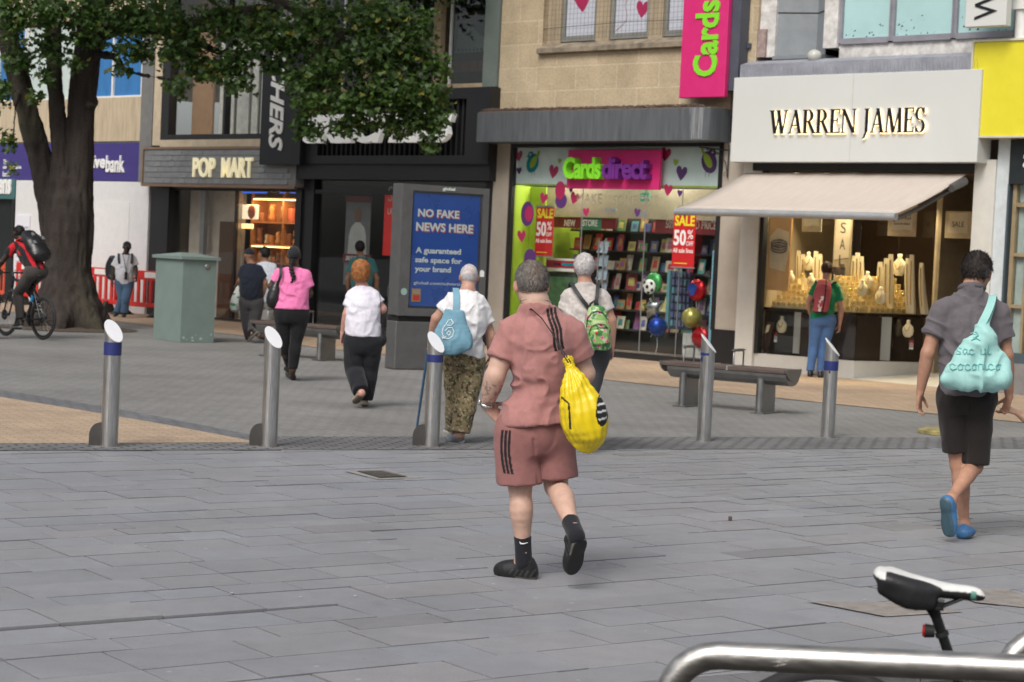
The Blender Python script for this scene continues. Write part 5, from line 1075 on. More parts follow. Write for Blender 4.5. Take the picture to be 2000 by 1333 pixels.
# ------------------------------------------------------------------ smooth solid modelling (signed distance, surface nets)
def catm(pts, vals, sub):
    P = np.array(pts, float); V = np.array(vals, float); n = len(P)
    if n < 3 or sub < 2: return P, V
    A = np.hstack([P, V.reshape(n, -1)]); out = []
    for i in range(n - 1):
        a, b, c, d = A[max(i - 1, 0)], A[i], A[i + 1], A[min(i + 2, n - 1)]
        for k in range(sub):
            t = k / sub; out.append(.5 * ((2 * b) + (c - a) * t + (2 * a - 5 * b + 4 * c - d) * t * t + (3 * b - a - 3 * c + d) * t ** 3))
    out.append(A[-1]); A = np.array(out)
    return A[:, :3], np.maximum(A[:, 3:], .003)
class SDF:
    def __init__(s): s.p = []; s.planes = []
    def tube(s, pts, rx, ry=None, xd=(1, 0, 0), k=.015, cuts=(), sub=3, op='+'):
        n = len(pts); rx = list(rx) if hasattr(rx, '__len__') else [rx] * n; ry = rx if ry is None else (list(ry) if hasattr(ry, '__len__') else [ry] * n)
        P, R = catm(pts, np.stack([rx, ry], 1), sub); s.p.append((P, R, np.array(xd, float), k, cuts, op)); return s
    def ell(s, c, r, xd=(1, 0, 0), up=(0, 0, 1), k=.015, cuts=(), op='+'):
        c = np.array(c, float); up = np.array(up, float); up = up / np.linalg.norm(up)
        s.p.append((c, np.array(r, float), (np.array(xd, float), up), k, cuts, op)); return s
    def mesh(s, h):
        lo = np.full(3, 1e9); hi = -lo
        for q in s.p:
            if q[5] == '-': continue
            if q[0].ndim == 1: r = max(q[1]); lo = np.minimum(lo, q[0] - r); hi = np.maximum(hi, q[0] + r)
            else: r = q[1].max(); lo = np.minimum(lo, q[0].min(0) - r); hi = np.maximum(hi, q[0].max(0) + r)
        lo = lo - 3 * h; hi = hi + 3 * h
        n = np.ceil((hi - lo) / h).astype(int) + 1
        F = np.full(n, .2, np.float32)
        ax = [(lo[i] + h * np.arange(n[i])).astype(np.float32) for i in range(3)]
        def box(a, b):
            i0 = np.clip(np.floor((a - lo) / h).astype(int), 0, n - 1); i1 = np.clip(np.ceil((b - lo) / h).astype(int) + 1, 1, n)
            return tuple(slice(i0[i], i1[i]) for i in range(3))
        def grid(sl): return ax[0][sl[0]][:, None, None], ax[1][sl[1]][None, :, None], ax[2][sl[2]][None, None, :]
        def frame(w, xd):
            x = xd - w * (xd @ w)
            if np.linalg.norm(x) < 1e-3: x = np.array([0, 1., 0]) - w * w[1]
            x /= np.linalg.norm(x); return x, np.cross(w, x)
        for P, R, xd, k, cuts, op in s.p:
            m = k + 2.5 * h
            if P.ndim == 1:
                w = xd[1]; x, y = frame(w, xd[0]); r = max(R); sl = box(P - r - m, P + r + m); X, Y, Z = grid(sl); X, Y, Z = X - P[0], Y - P[1], Z - P[2]
                d = np.sqrt(((X * x[0] + Y * x[1] + Z * x[2]) / R[0]) ** 2 + ((X * y[0] + Y * y[1] + Z * y[2]) / R[1]) ** 2 + ((X * w[0] + Y * w[1] + Z * w[2]) / R[2]) ** 2)
                T = (d - 1) * min(R)
                X, Y, Z = X + P[0], Y + P[1], Z + P[2]
            else:
                r = R.max(); sl = box(P.min(0) - r - m, P.max(0) + r + m); sh = tuple(q.stop - q.start for q in sl); T = np.full(sh, 1., np.float32)
                for i in range(len(P) - 1):
                    a, b = P[i], P[i + 1]; L = np.linalg.norm(b - a)
                    if L < 1e-6: continue
                    w = (b - a) / L; x, y = frame(w, xd); r = max(R[i].max(), R[i + 1].max()) + m
                    s2 = box(np.minimum(a, b) - r, np.maximum(a, b) + r); s2 = tuple(slice(max(p.start, q.start), min(p.stop, q.stop)) for p, q in zip(s2, sl))
                    if any(q.stop <= q.start for q in s2): continue
                    X, Y, Z = grid(s2); X, Y, Z = X - np.float32(a[0]), Y - np.float32(a[1]), Z - np.float32(a[2])
                    t = X * np.float32(w[0]) + Y * np.float32(w[1]) + Z * np.float32(w[2]); tc = np.clip(t / np.float32(L), 0, 1)
                    ra = R[i][0] + (R[i + 1][0] - R[i][0]) * tc; rb = R[i][1] + (R[i + 1][1] - R[i][1]) * tc; rm = np.minimum(ra, rb)
                    du = (X * np.float32(x[0]) + Y * np.float32(x[1]) + Z * np.float32(x[2])) / ra; dv = (X * np.float32(y[0]) + Y * np.float32(y[1]) + Z * np.float32(y[2])) / rb; dw = (t - tc * np.float32(L)) / rm
                    v = (np.sqrt(du * du + dv * dv + dw * dw) - 1) * rm
                    l2 = tuple(slice(p.start - q.start, p.stop - q.start) for p, q in zip(s2, sl)); T[l2] = np.minimum(T[l2], v)
                X, Y, Z = grid(sl)
            for o, nn in cuts:
                o = np.array(o, float); nn = np.array(nn, float); nn = nn / np.linalg.norm(nn); T = np.maximum(T, (X - o[0]) * nn[0] + (Y - o[1]) * nn[1] + (Z - o[2]) * nn[2])
            G = F[sl]
            if op == '+':
                hh = np.clip(.5 + .5 * (G - T) / k, 0, 1) if k > 0 else (T < G)
                F[sl] = G * (1 - hh) + T * hh - (k * hh * (1 - hh) if k > 0 else 0)
            else: F[sl] = np.maximum(G, -T)
        for o, nn in s.planes:
            o = np.array(o, float); nn = np.array(nn, float); nn = nn / np.linalg.norm(nn)
            F = np.maximum(F, ((ax[0] - o[0]) * nn[0])[:, None, None] + ((ax[1] - o[1]) * nn[1])[None, :, None] + ((ax[2] - o[2]) * nn[2])[None, None, :]).astype(np.float32)
        I = F < 0
        C = np.zeros(tuple(n - 1), np.int8); cor = [(a, b, c) for a in (0, 1) for b in (0, 1) for c in (0, 1)]
        for a, b, c in cor: C += I[a:n[0] - 1 + a, b:n[1] - 1 + b, c:n[2] - 1 + c]
        A = np.argwhere((C > 0) & (C < 8)); idx = np.full(tuple(n - 1), -1, np.int32); idx[A[:, 0], A[:, 1], A[:, 2]] = np.arange(len(A))
        val = {q: F[A[:, 0] + q[0], A[:, 1] + q[1], A[:, 2] + q[2]] for q in cor}
        S = np.zeros((len(A), 3)); N = np.zeros(len(A))
        for q in cor:
            for d in range(3):
                if q[d]: continue
                e = list(q); e[d] = 1; e = tuple(e); f0, f1 = val[q], val[e]; mk = (f0 < 0) != (f1 < 0)
                t = np.where(mk, f0 / np.where(mk, f0 - f1, 1), 0); p = np.tile(np.array(q, float), (len(A), 1)); p[:, d] = t
                S += p * mk[:, None]; N += mk
        V = lo + h * (A + S / N[:, None]); Q = []
        for d in range(3):
            e = [slice(1, -1)] * 3; e2 = list(e); e[d] = slice(0, n[d] - 1); e2[d] = slice(1, n[d]); a, b = I[tuple(e)], I[tuple(e2)]
            W = np.argwhere(a != b)
            if not len(W): continue
            o1 = np.ones(3, int); o1[d] = 0; G = W + o1; fl = a[W[:, 0], W[:, 1], W[:, 2]]
            u, v = (d + 1) % 3, (d + 2) % 3; eu = np.zeros(3, int); eu[u] = 1; ev = np.zeros(3, int); ev[v] = 1
            c = [G - eu - ev, G - ev, G, G - eu]; c = np.stack([idx[q[:, 0], q[:, 1], q[:, 2]] for q in c], 1)
            c[~fl] = c[~fl][:, ::-1]; Q.append(c)
        Q = np.vstack(Q); Q = Q[(Q >= 0).all(1)]
        # one light smoothing pass
        for _ in range(2):
            acc = np.zeros_like(V); cnt = np.zeros(len(V))
            for k in range(4):
                np.add.at(acc, Q[:, k], V[Q[:, (k + 1) % 4]]); np.add.at(acc, Q[:, k], V[Q[:, (k + 3) % 4]]); np.add.at(cnt, Q[:, k], 2)
            V = V * .6 + acc / np.maximum(cnt, 1)[:, None] * .4
        return V, Q
def vnormals(V, Q):
    n = np.cross(V[Q[:, 2]] - V[Q[:, 0]], V[Q[:, 3]] - V[Q[:, 1]]); N = np.zeros_like(V)
    for k in range(4): np.add.at(N, Q[:, k], n)
    return N / (np.linalg.norm(N, axis=1)[:, None] + 1e-12)
def npmesh(name, V, Q, material, col=None, parent=None, loc=None):
    me = bpy.data.meshes.new(name); me.vertices.add(len(V)); me.vertices.foreach_set('co', V.astype(np.float32).ravel())
    me.loops.add(Q.size); me.loops.foreach_set('vertex_index', Q.ravel().astype(np.int32)); me.polygons.add(len(Q)); me.polygons.foreach_set('loop_start', np.arange(0, Q.size, Q.shape[1], dtype=np.int32))
    me.polygons.foreach_set('use_smooth', np.ones(len(Q), bool)); me.update(calc_edges=True); me.validate()
    me.materials.append(material)
    if col is not None:
        c = np.broadcast_to(np.array(col, float), (len(V), 3)) if np.ndim(col) == 1 else col
        a = me.color_attributes.new('Col', 'FLOAT_COLOR', 'POINT'); a.data.foreach_set('color', np.hstack([c, np.ones((len(V), 1))]).astype(np.float32).ravel())
    o = bpy.data.objects.new(name, me); COL.objects.link(o)
    if parent is not None: o.parent = parent
    if loc is not None: o.location = loc
    return o

# ------------------------------------------------------------------ street furniture
m_post = mat('bollard_steel', (.52, .515, .50), .38, 1.0, var=.22, vscale=4, stretch=(30, 30, 1.5), bump=.04)
m_disc = mat('bollard_white', (.78, .78, .80), .45, var=.03)
m_band = mat('bollard_blue', (.018, .028, .14), .45, var=.1)
m_fin = mat('fin_steel', (.10, .095, .09), .45, .7)
def bollard(px, py, top, low, label, band=None, fin=False, extra=None, r=.069):
    p = gnd(px, py); h = at(px + 12, top, p[1])[2]; t = thing('bollard', label, 'bollard', (p[0], p[1], 0), group='steel bollards with slanted white tops')
    low = np.array(low, float); low /= np.linalg.norm(low); n = 32; drop = 1.18; v = []
    hi = h - .0; mid = hi - drop * r
    for z in (0, None):
        for j in range(n):
            a = 2 * math.pi * j / n; x, y = r * math.cos(a), r * math.sin(a); v.append((x, y, 0 if z == 0 else mid - drop * (x * low[0] + y * low[1])))
    MB().add(v, [(j, (j + 1) % n, n + (j + 1) % n, n + j) for j in range(n)], 0, True).add(v[n:], [tuple(range(n))]).build('post', m_post, t)
    nrm = np.array([low[0] * drop, low[1] * drop, 1]); nrm /= np.linalg.norm(nrm)
    vv = [np.array(q) * [1.07, 1.07, 1] + np.array([0, 0, -drop * (q[0] * low[0] + q[1] * low[1]) * .07]) for q in v[n:]]
    MB().prism([(0, 0)] * 0 or [(float(q[0]), float(q[1])) for q in vv], (0, 0, 0), (1, 0, -drop * low[0]), (0, 1, -drop * low[1]), nrm * .006).build('top_disc', m_disc, t, loc=(0, 0, mid + .001))
    if band:
        z0, z1 = band; MB().lathe([(r + .0025, z0), (r + .0025, z1)], (0, 0, 0), 32).lathe([(r + .0, z0), (r + .0025, z0)], n=32).build('band', m_band, t)
    if fin:
        P = [(0, 0), (.1, 0)] + [(.1 * math.cos(a) ** .8, .08 + .11 * math.sin(a)) for a in np.linspace(0, math.pi / 2, 9)] 
        MB().prism(P, (-r + .005, -.01, 0), (-1, 0, 0), (0, 0, 1), (0, .02, 0)).build('base_fin', m_fin, t)
    if extra: extra(t, r, h)
    MB().lathe([(r + .003, .0), (r + .035, .002), (r + .04, 0)], n=24).build('base_ring', mat('grit', (.22, .2, .17), .95, var=.3, vscale=40), t)
    return t
def torn(t, r, h):
    mb = MB()
    def patch(a0, a1, z0, z1, j): 
        n = 6; v = []
        for i in range(n + 1):
            a = a0 + (a1 - a0) * i / n; w = .5 + .5 * RNG.rand(); v += [((r + .002) * math.cos(a), (r + .002) * math.sin(a), z0 + (1 - w) * (z1 - z0) * j), ((r + .002) * math.cos(a), (r + .002) * math.sin(a), z1 - (1 - w) * (z1 - z0) * j)]
        mb.add(v, [(2 * i, 2 * i + 2, 2 * i + 3, 2 * i + 1) for i in range(n)])
    patch(math.radians(-170), math.radians(-85), h - .2, h - .165, .4); patch(math.radians(-165), math.radians(-140), h - .26, h - .2, .5); patch(math.radians(-12), math.radians(20), h - .25, h - .2, .4)
    mb.build('torn_band', m_band, t)
def hole(t, r, h): MB().lathe([(.0, 0), (.013, 0)], (-.02, -r - .001 + .003, h - .33), 14, ax=((1, 0, 0), (0, 0, 1), (0, -1, 0))).build('bolt_hole', m_black, t)
b1 = bollard(213, 872, 628, (.72, -.70), 'steel bollard with blue band standing on the buff wedge, furthest left', (.74, .845), True)
bollard(525, 872, 641, (.72, -.70), 'steel bollard without a band below the woman in pink', None, True)
bollard(842, 872, 651, (.74, -.67), 'steel bollard with torn blue band in front of the blue tote bag', (.735, .80), True)
bollard(1146, 868, 653, (.85, -.5), 'steel bollard hidden behind the yellow drawstring bag')
bollard(1374, 862, 655, (.97, -.25), 'steel bollard with scraps of blue tape before the curved bench', None, False, torn)
bollard(1616, 855, 663, (.96, -.3), 'steel bollard with clean blue band before the jeweller window', (.68, .775), False, hole)
mb = MB(); p = gnd(1852, 848); t = thing('sign_post', 'grey steel post in a mossy octagonal base behind the man in grey polo', 'post', (p[0], p[1], 0))
MB().tube([(0, 0, .03), (0, 0, 1.02)], .078, 24).lathe([(.078, 1.02), (.05, 1.05), (0, 1.06)], n=24).build('post', m_post, t)
MB().lathe([(.33, 0), (.33, .035), (.28, .055), (0, .058)], n=8, smooth=False).build('base', mat('mossy_stone', (.26, .22, .09), .95, var=.4, vscale=12), t)
# benches
m_wood = mat('bench_wood', (.085, .06, .05), .55, var=.35, vscale=7, stretch=(1, 6, 6), bump=.2)
m_bsteel = mat('bench_steel', (.30, .30, .295), .42, 1.0, var=.15, vscale=6, bump=.05)
def bench(loc, rz, label):     # long axis = local x, near end at +x
    t = thing('bench', label, 'bench', loc, rz, 'steel and timber benches'); H = .52; L = 1.0; LF = .78
    sec = [(-.21, 0), (-.205, -.035), (-.17, -.085), (-.1, -.125), (0, -.14), (.1, -.125), (.17, -.085), (.205, -.035), (.21, 0)]
    mb = MB()
    for k in range(7):
        y0 = -.21 + k * .06; mb.rbox(-LF + .02, L - .16, y0, y0 + .054, H - .05, H, .008)
    mb.build('timber_seat', m_wood, t)
    mb = MB()
    mb.prism([(a * .96, b) for a, b in sec], (-LF + .1, 0, H - .052), (0, 1, 0), (0, 0, 1), (L + LF - .25, 0, 0)); mb.build('seat_pan', m_bsteel, t)
    MB().prism([(a, b) for a, b in sec], (L - .155, 0, H + .006), (0, 1, 0), (0, 0, 1), (.02, 0, 0)).build('end_plate', m_bsteel, t)
    MB().prism([(a, b) for a, b in sec], (-LF, 0, H + .006), (0, 1, 0), (0, 0, 1), (.02, 0, 0)).build('end_plate', m_bsteel, t)
    for x in (-.48, .52):
        mb = MB().prism([(-.15, .015), (.17, .015), (.165, H - .13), (-.15, H - .13)], (x - .045, 0, 0), (0, 1, 0), (0, 0, 1), (.09, 0, 0)).tube([(x, -.15, .015), (x, -.15, H - .12)], .047, 14).box(x - .09, x + .09, -.23, .23, 0, .014)
        mb.build('leg', m_bsteel, t)
    for x in (-.5, .15):
        MB().tube([(x, -.13, H), (x, -.13, H + .16), (x, -.1, H + .178), (x, .1, H + .178), (x, .13, H + .16), (x, .13, H)], .011, 8).prism([(-.16, .0), (.16, .0), (.1, .022), (-.1, .022)], (x - .02, 0, H + .178), (0, 1, 0), (0, 0, 1), (.04, 0, 0)).build('armrest_hoop', m_bsteel, t)
    for x in (-.2, .1): MB().rbox(x, x + .02, -.218, .218, H - .055, H + .004, .004).build('seat_clip', m_alu, t)
    return t
L0, L1 = gnd(1343, 793), gnd(1488, 806); dv = L1 - L0; ang = math.atan2(dv[1], dv[0]); mdl = (L0 + L1) / 2
bn1 = bench((mdl[0], mdl[1], 0), ang, 'curved-bottomed timber and steel bench before the card shop and jeweller')
p = gnd(636, 704); q = np.array([math.cos(ang), math.sin(ang)]) * .52
dup(bn1, (p[0] - q[0], p[1] - q[1], 0), ang, 'timber and steel bench partly hidden behind the woman in pink')
# cabinet
c0, c1, c2 = gnd(299, 662), gnd(352, 669), gnd(406, 667); ex = (c0 - c1)[:2]; lx = np.linalg.norm(ex); ex /= lx; ey = np.array([-ex[1], ex[0]]); ey = ey if ey @ (c2 - c1)[:2] > 0 else -ey
ly = .62; Hc = 1.36; ax3 = np.array([*ex, 0]); ay3 = np.array([*ey, 0])
t = thing('utility_cabinet', 'tall grey green street utility cabinet with a sloping lid', 'cabinet', (c1[0], c1[1], 0))
m_cab = mat('cabinet_green', (.175, .232, .212), .5, var=.1, vscale=3, bump=.04)
MB().obox(ax3 * lx / 2 + ay3 * ly / 2 + [0, 0, Hc / 2], ax3 * lx / 2, ay3 * ly / 2, (0, 0, Hc / 2)).build('body', m_cab, t)
e = .05; mb = MB(); cor = [ax3 * a + ay3 * b for a, b in ((-e, -e), (lx + e, -e), (lx + e, ly + e), (-e, ly + e))]; v = [c + [0, 0, Hc + .002] for c in cor] + [c + [0, 0, Hc + .05] for c in cor]; rdg = [ax3 * (lx * .5) + ay3 * (ly * .3) + [0, 0, Hc + .11], ax3 * (lx * .5) + ay3 * (ly * .7) + [0, 0, Hc + .11]]
v += rdg; mb.add(v, [(3, 2, 1, 0), (0, 1, 5, 4), (1, 2, 6, 5), (2, 3, 7, 6), (3, 0, 4, 7), (4, 5, 8), (5, 6, 9, 8), (6, 7, 9), (7, 4, 8, 9)]); mb.build('lid', m_cab, t)
MB().lathe([(.0, .0), (.045, .0), (.05, .012), (.03, .02), (.0, .018)], ay3 * ly * .72 + [0, 0, Hc - .1], 14, ax=(tuple(ay3), (0, 0, 1), tuple(-ax3))).build('lock', m_steel, t)
mb = MB()
for i in range(9): q = ay3 * RNG.uniform(.02, ly - .05) + np.array([0, 0, RNG.uniform(.02, .14)]) - ax3 * .002; r = RNG.uniform(.01, .035); mb.add([q + ay3 * r * math.cos(a) * RNG.uniform(.5, 1.2) + np.array([0, 0, r * math.sin(a) * RNG.uniform(.5, 1)]) for a in np.linspace(0, 5.5, 7)], [tuple(range(7))])
mb.build('chipped_paint', mat('chip', (.42, .45, .44), .8, var=.1), t)
# plastic barriers
def barrier(s, d, label, colr, rz=0):
    t = thing('safety_barrier', label, 'barrier', fw_(s, d, 0), -TH + rz, 'plastic safety barriers')
    W = 1.95; mb = MB()
    mb.rbox(0, W, -.025, .025, .80, .98, .012).rbox(.0, W, -.025, .025, .2, .30, .012)
    xs = np.linspace(0, W, 10)
    for i, x in enumerate(xs): mb.rbox(max(0, x - .045), min(W, x + .045), -.022, .022, .30, .80, .01)
    for i in range(9): x0, x1 = xs[i] + .045, xs[i + 1] - .045; mb.add([(x0, -.02, .8), (x1, -.02, .8), (x1, -.02, .77), ((x0 + x1) / 2, -.02, .785), (x0, -.02, .77)], [(0, 1, 2, 3, 4)])
    mb.build('panel', colr, t)
    MB().box(.25, .85, -.03, -.026, .83, .95).build('reflector', m_white, t); MB().box(1.1, 1.7, -.03, -.026, .83, .95).build('reflector', m_white, t)
    for x in (.3, 1.6): MB().prism([(-.3, 0), (.3, 0), (.14, .1), (.06, .26), (-.06, .26), (-.14, .1)], (x - .06, 0, 0), (0, 1, 0), (0, 0, 1), (.12, 0, 0)).build('foot', mat('rubber_foot', (.03, .03, .03), .8), t)
    return t
m_red = mat('barrier_red', (.58, .022, .018), .45, var=.06); m_or = mat('barrier_orange', (.62, .08, .03), .45, var=.06)
barrier(-15.6, -.75, 'red plastic barrier behind the man in the white polo', m_red)
barrier(-17.6, -.8, 'red plastic barrier between the tree trunk and the man in the white polo', m_red)
barrier(-13.62, -.85, 'red plastic barrier half hidden by the grey green cabinet', m_red, .02)
barrier(-19.9, -.9, 'orange red plastic barrier left of the tree behind the cyclist', m_or)
# advertising kiosk
k0 = gnd(771, 722); k1 = k0 + np.array([1.20, .72, 0]); e0 = (k1 - k0)[:2]; kw = np.linalg.norm(e0); e0 /= kw; kin = np.array([-e0[1], e0[0]])
t = thing('advertising_kiosk', 'grey free-standing advertising panel with a blue poster', 'kiosk', (k0[0], k0[1], 0), math.atan2(e0[1], e0[0]))
m_kio = mat('kiosk_grey', (.115, .115, .115), .45, .3, var=.12)
KH = 2.62; D_ = .3
MB().rbox(-.01, kw + .01, -.0, D_, 0, .68, .012).build('base', m_kio, t)
MB().box(.04, kw - .04, .04, D_ - .04, .68, .76).build('gap', m_black, t)
fx0, fx1, fz0, fz1 = .19, kw - .13, .90, 2.50
mb = MB().rbox(0, kw, .03, D_, .76, KH, .012).box(0, fx0 - .03, -.02, .03, .762, KH - .002).box(fx1 + .03, kw, -.02, .03, .762, KH - .002).box(fx0 - .03, fx1 + .03, -.02, .03, .762, fz0 - .03).box(fx0 - .03, fx1 + .03, -.02, .03, fz1 + .03, KH - .002)
mb.build('case', m_kio, t)
pw, ph = fx1 - fx0, fz1 - fz0
po = MB().box(fx0, fx1, .012, .029, fz0, fz1).build('poster', mat('poster_blue', (.016, .075, .33), .3, var=.12, vscale=1.5), t)
KY = (0, 0, 1); KN = (0, -1, 0)
def ktext(words, x, y, w, h, m, dx=0, dz=0, dd=0, bold=.03):
    return MB().text(words, (fx0 + x * pw + dx, .011 - dd, fz0 + y * ph + dz), (1, 0, 0), KY, KN, w * pw, h * ph, .002, bold=bold).build('lettering', m, po)
m_rd = mat('shadow_red', (.5, .05, .05), .5, var=0); m_mint2 = mat('letter_pale', (.66, .72, .68), .5, var=0)
for wds, x, y, w, h in (('NO FAKE', .07, .79, .62, .072), ('NEWS HERE', .05, .665, .86, .078)):
    ktext(wds, x, y, w, h, m_rd, .014, -.014, 0); ktext(wds, x, y, w, h, m_mint2, 0, 0, .003)
for wds, x, y, w, h in (('A guaranteed', .06, .455, .68, .068), ('safe space for', .06, .373, .70, .065), ('your brand', .06, .292, .54, .065)): ktext(wds, x, y, w, h, m_mint2)
ktext('global.com/advertise', .05, .185, .78, .036, m_mint2, bold=.0)
MB().box(fx0 + .03 * pw, fx0 + .16 * pw, .005, .0115, fz0 + .04 * ph, fz0 + .155 * ph).box(fx0 + .045 * pw, fx0 + .145 * pw, .003, .0048, fz0 + .11 * ph, fz0 + .145 * ph, 1).box(fx0 + .045 * pw, fx0 + .145 * pw, .003, .0048, fz0 + .05 * ph, fz0 + .10 * ph, 2).build('sticker', [mat('sticker_gold', (.4, .25, .05), .5, var=.3, vscale=40), m_pw, m_red], po)
MB().text('global', (kw * .45, -.021, fz1 + .045), (1, 0, 0), KY, KN, .2, .055, .003, bold=.03).build('logo_lettering', m_mint2, t)
MB().prism([(.05 * math.cos(a), .05 * math.sin(a)) for a in np.linspace(0, 2 * math.pi, 20)[:-1]], (.05 + .03, -.021, 1.1), (1, 0, 0), KY, (0, -.003, 0)).build('round_sticker', m_mint, t)
MB().prism([(0, 0), (.07, 0), (.07, .08), (.03, .1), (0, .08)], (kw - .1, -.021, 1.35), (1, 0, 0), KY, (0, -.003, 0)).build('torn_sticker', m_wl, t)
MB().box(fx0 - .03, fx1 + .03, -.012, -.006, fz0 - .03, fz1 + .03).build('glazing', mat_glass('poster_glass', (.95, .96, .97)), t)

# ------------------------------------------------------------------ tree
DT = 35.9; tb = gnd(130, 642); DT = tb[1]
def tp(px, py, dy=0.0): return at(px, py, DT + dy) - np.array([tb[0], tb[1], 0])
tree = thing('street_tree', 'large multi-stemmed maple with dark trunk and leafy crown before the bank', 'tree', (tb[0], tb[1], 0))
S = SDF()
mpx = DT / FPX
S.tube([(tp(135, 700)), tp(135, 640), tp(133, 600), tp(133, 520), tp(133, 450), tp(134, 400)], [76 * mpx, 60 * mpx, 49 * mpx, 44 * mpx, 45 * mpx, 42 * mpx], k=.06)
S.tube([tp(147, 480), tp(154, 330), tp(158, 220), tp(170, 110), tp(190, 0), tp(215, -180, -.4)], [34 * mpx, 27 * mpx, 25 * mpx, 25 * mpx, 22 * mpx, 16 * mpx], k=.06)
S.tube([tp(128, 480, -.1), tp(118, 330, -.15), tp(112, 220, -.1), tp(106, 120, .1), tp(100, 0, .3), tp(90, -160, .6)], [30 * mpx, 18 * mpx, 14 * mpx, 14 * mpx, 13 * mpx, 9 * mpx], k=.08)
S.tube([tp(115, 470, .1), tp(90, 350, .1), tp(60, 240, .0), tp(38, 160, -.1), tp(10, 60, -.2), tp(-40, -120, -.5)], [32 * mpx, 24 * mpx, 21 * mpx, 20 * mpx, 18 * mpx, 12 * mpx], k=.05)
for a in range(7): 
    q = 2 * math.pi * a / 7 + .3; S.tube([tp(133, 560), np.array([.5 * math.cos(q), .5 * math.sin(q), .25]), np.array([.85 * math.cos(q), .85 * math.sin(q), -.08])], [.3, .2, .1], k=.2)
BR = [[(180, 60, 0), (260, 40, -.6), (360, 55, -1.2), (470, 25, -1.6), (545, 18, -1.8)], [(185, 20, 0), (280, -60, .3), (430, -40, -.3), (560, 10, -.8), (650, 60, -1.2), (690, 120, -1.4), (720, 200, -1.5)], [(650, 60, -1.2), (740, 75, -1.3), (800, 130, -1.5), (850, 230, -1.6)], [(360, 55, -1.2), (420, 100, -1.5), (520, 115, -1.7), (600, 170, -1.8)], [(160, 110, 0), (220, 110, -.5), (250, 140, -.8), (330, 155, -.9)], [(40, 160, 0), (30, 210, -.5), (25, 290, -.8)], [(600, 190, -1.8), (640, 230, -1.8)], [(182, 200, 0), (176, 205, -.35), (190, 206, -.42)]]
RB = [26, 15, 8, 8, 9, 5, 4, 9]
for br, r in zip(BR, RB):
    n = len(br); S.tube([tp(*p) for p in br], [max(.02, r * mpx * (1 - .75 * i / (n - 1))) for i in range(n)], k=.05)
V, Q = S.mesh(.032)
N = vnormals(V, Q); A = np.arctan2(V[:, 1], V[:, 0])
V = V + N * (.024 * vnoise(V, (9, 9, 1.6), 3) + .02 * (1 - 2 * np.abs(vnoise(V, (16, 16, 3.2), 5))))[:, None]
bk_ = np.clip(.5 + .5 * vnoise(V, (14, 14, 2.2), 9), 0, 1)[:, None]; ms = np.clip(vnoise(V, (2, 2, .8), 12) * 2 - .6, 0, 1)[:, None]
colr = np.array([.024, .018, .015]) * (1 - bk_) + np.array([.05, .04, .034]) * bk_; colr = colr * (1 - .5 * ms) + np.array([.09, .085, .05]) * .5 * ms
npmesh('trunk', V, Q, mat_attr('bark', .95, .7, 45, var=.25), colr, tree)
# leaves: many small lobed blades in drooping sprays
LEAF = np.array([(0, 0), (.30, .05), (.52, -.08), (.44, .22), (.62, .46), (.34, .46), (.2, .56), (.0, 1.0), (-.2, .56), (-.34, .46), (-.62, .46), (-.44, .22), (-.52, -.08), (-.30, .05)])
def leaves(centers, sizes, tones):
    n = len(centers); k = len(LEAF)
    nrm = RNG.normal(0, .55, (n, 3)) + np.array([0, -.25, .75]); nrm /= np.linalg.norm(nrm, axis=1)[:, None]
    dr = RNG.normal(0, 1, (n, 3)) + np.array([0, -.2, -.7]); dr -= nrm * (dr * nrm).sum(1)[:, None]; dr /= np.linalg.norm(dr, axis=1)[:, None]; sd = np.cross(dr, nrm)
    fold = RNG.uniform(.05, .35, n); V = np.zeros((n, k, 3))
    for i, (a, b) in enumerate(LEAF): V[:, i] = centers + (sd * a + dr * b) * sizes[:, None] + nrm * (fold * abs(a) - .25 * b * b)[:, None] * sizes[:, None] * .7
    V = V.reshape(-1, 3)
    tri = [(0, 1, 3), (1, 2, 3), (0, 3, 5), (3, 4, 5), (0, 5, 7), (5, 6, 7), (0, 7, 9), (7, 8, 9), (0, 9, 11), (9, 10, 11), (0, 11, 13), (11, 12, 13)]
    T = (np.arange(n)[:, None, None] * k + np.array(tri)[None]).reshape(-1, 3)
    return V, T, np.repeat(tones, k, 0)
blobs = []   # (px,py,dy, rx px, ry px, depth m, number)
def bl(px, py, rx, ry, dy=-1.2, dd=.8, dens=1.0): blobs.append((px, py, rx, ry, dy, dd, int(rx * ry * .15 * dens)))
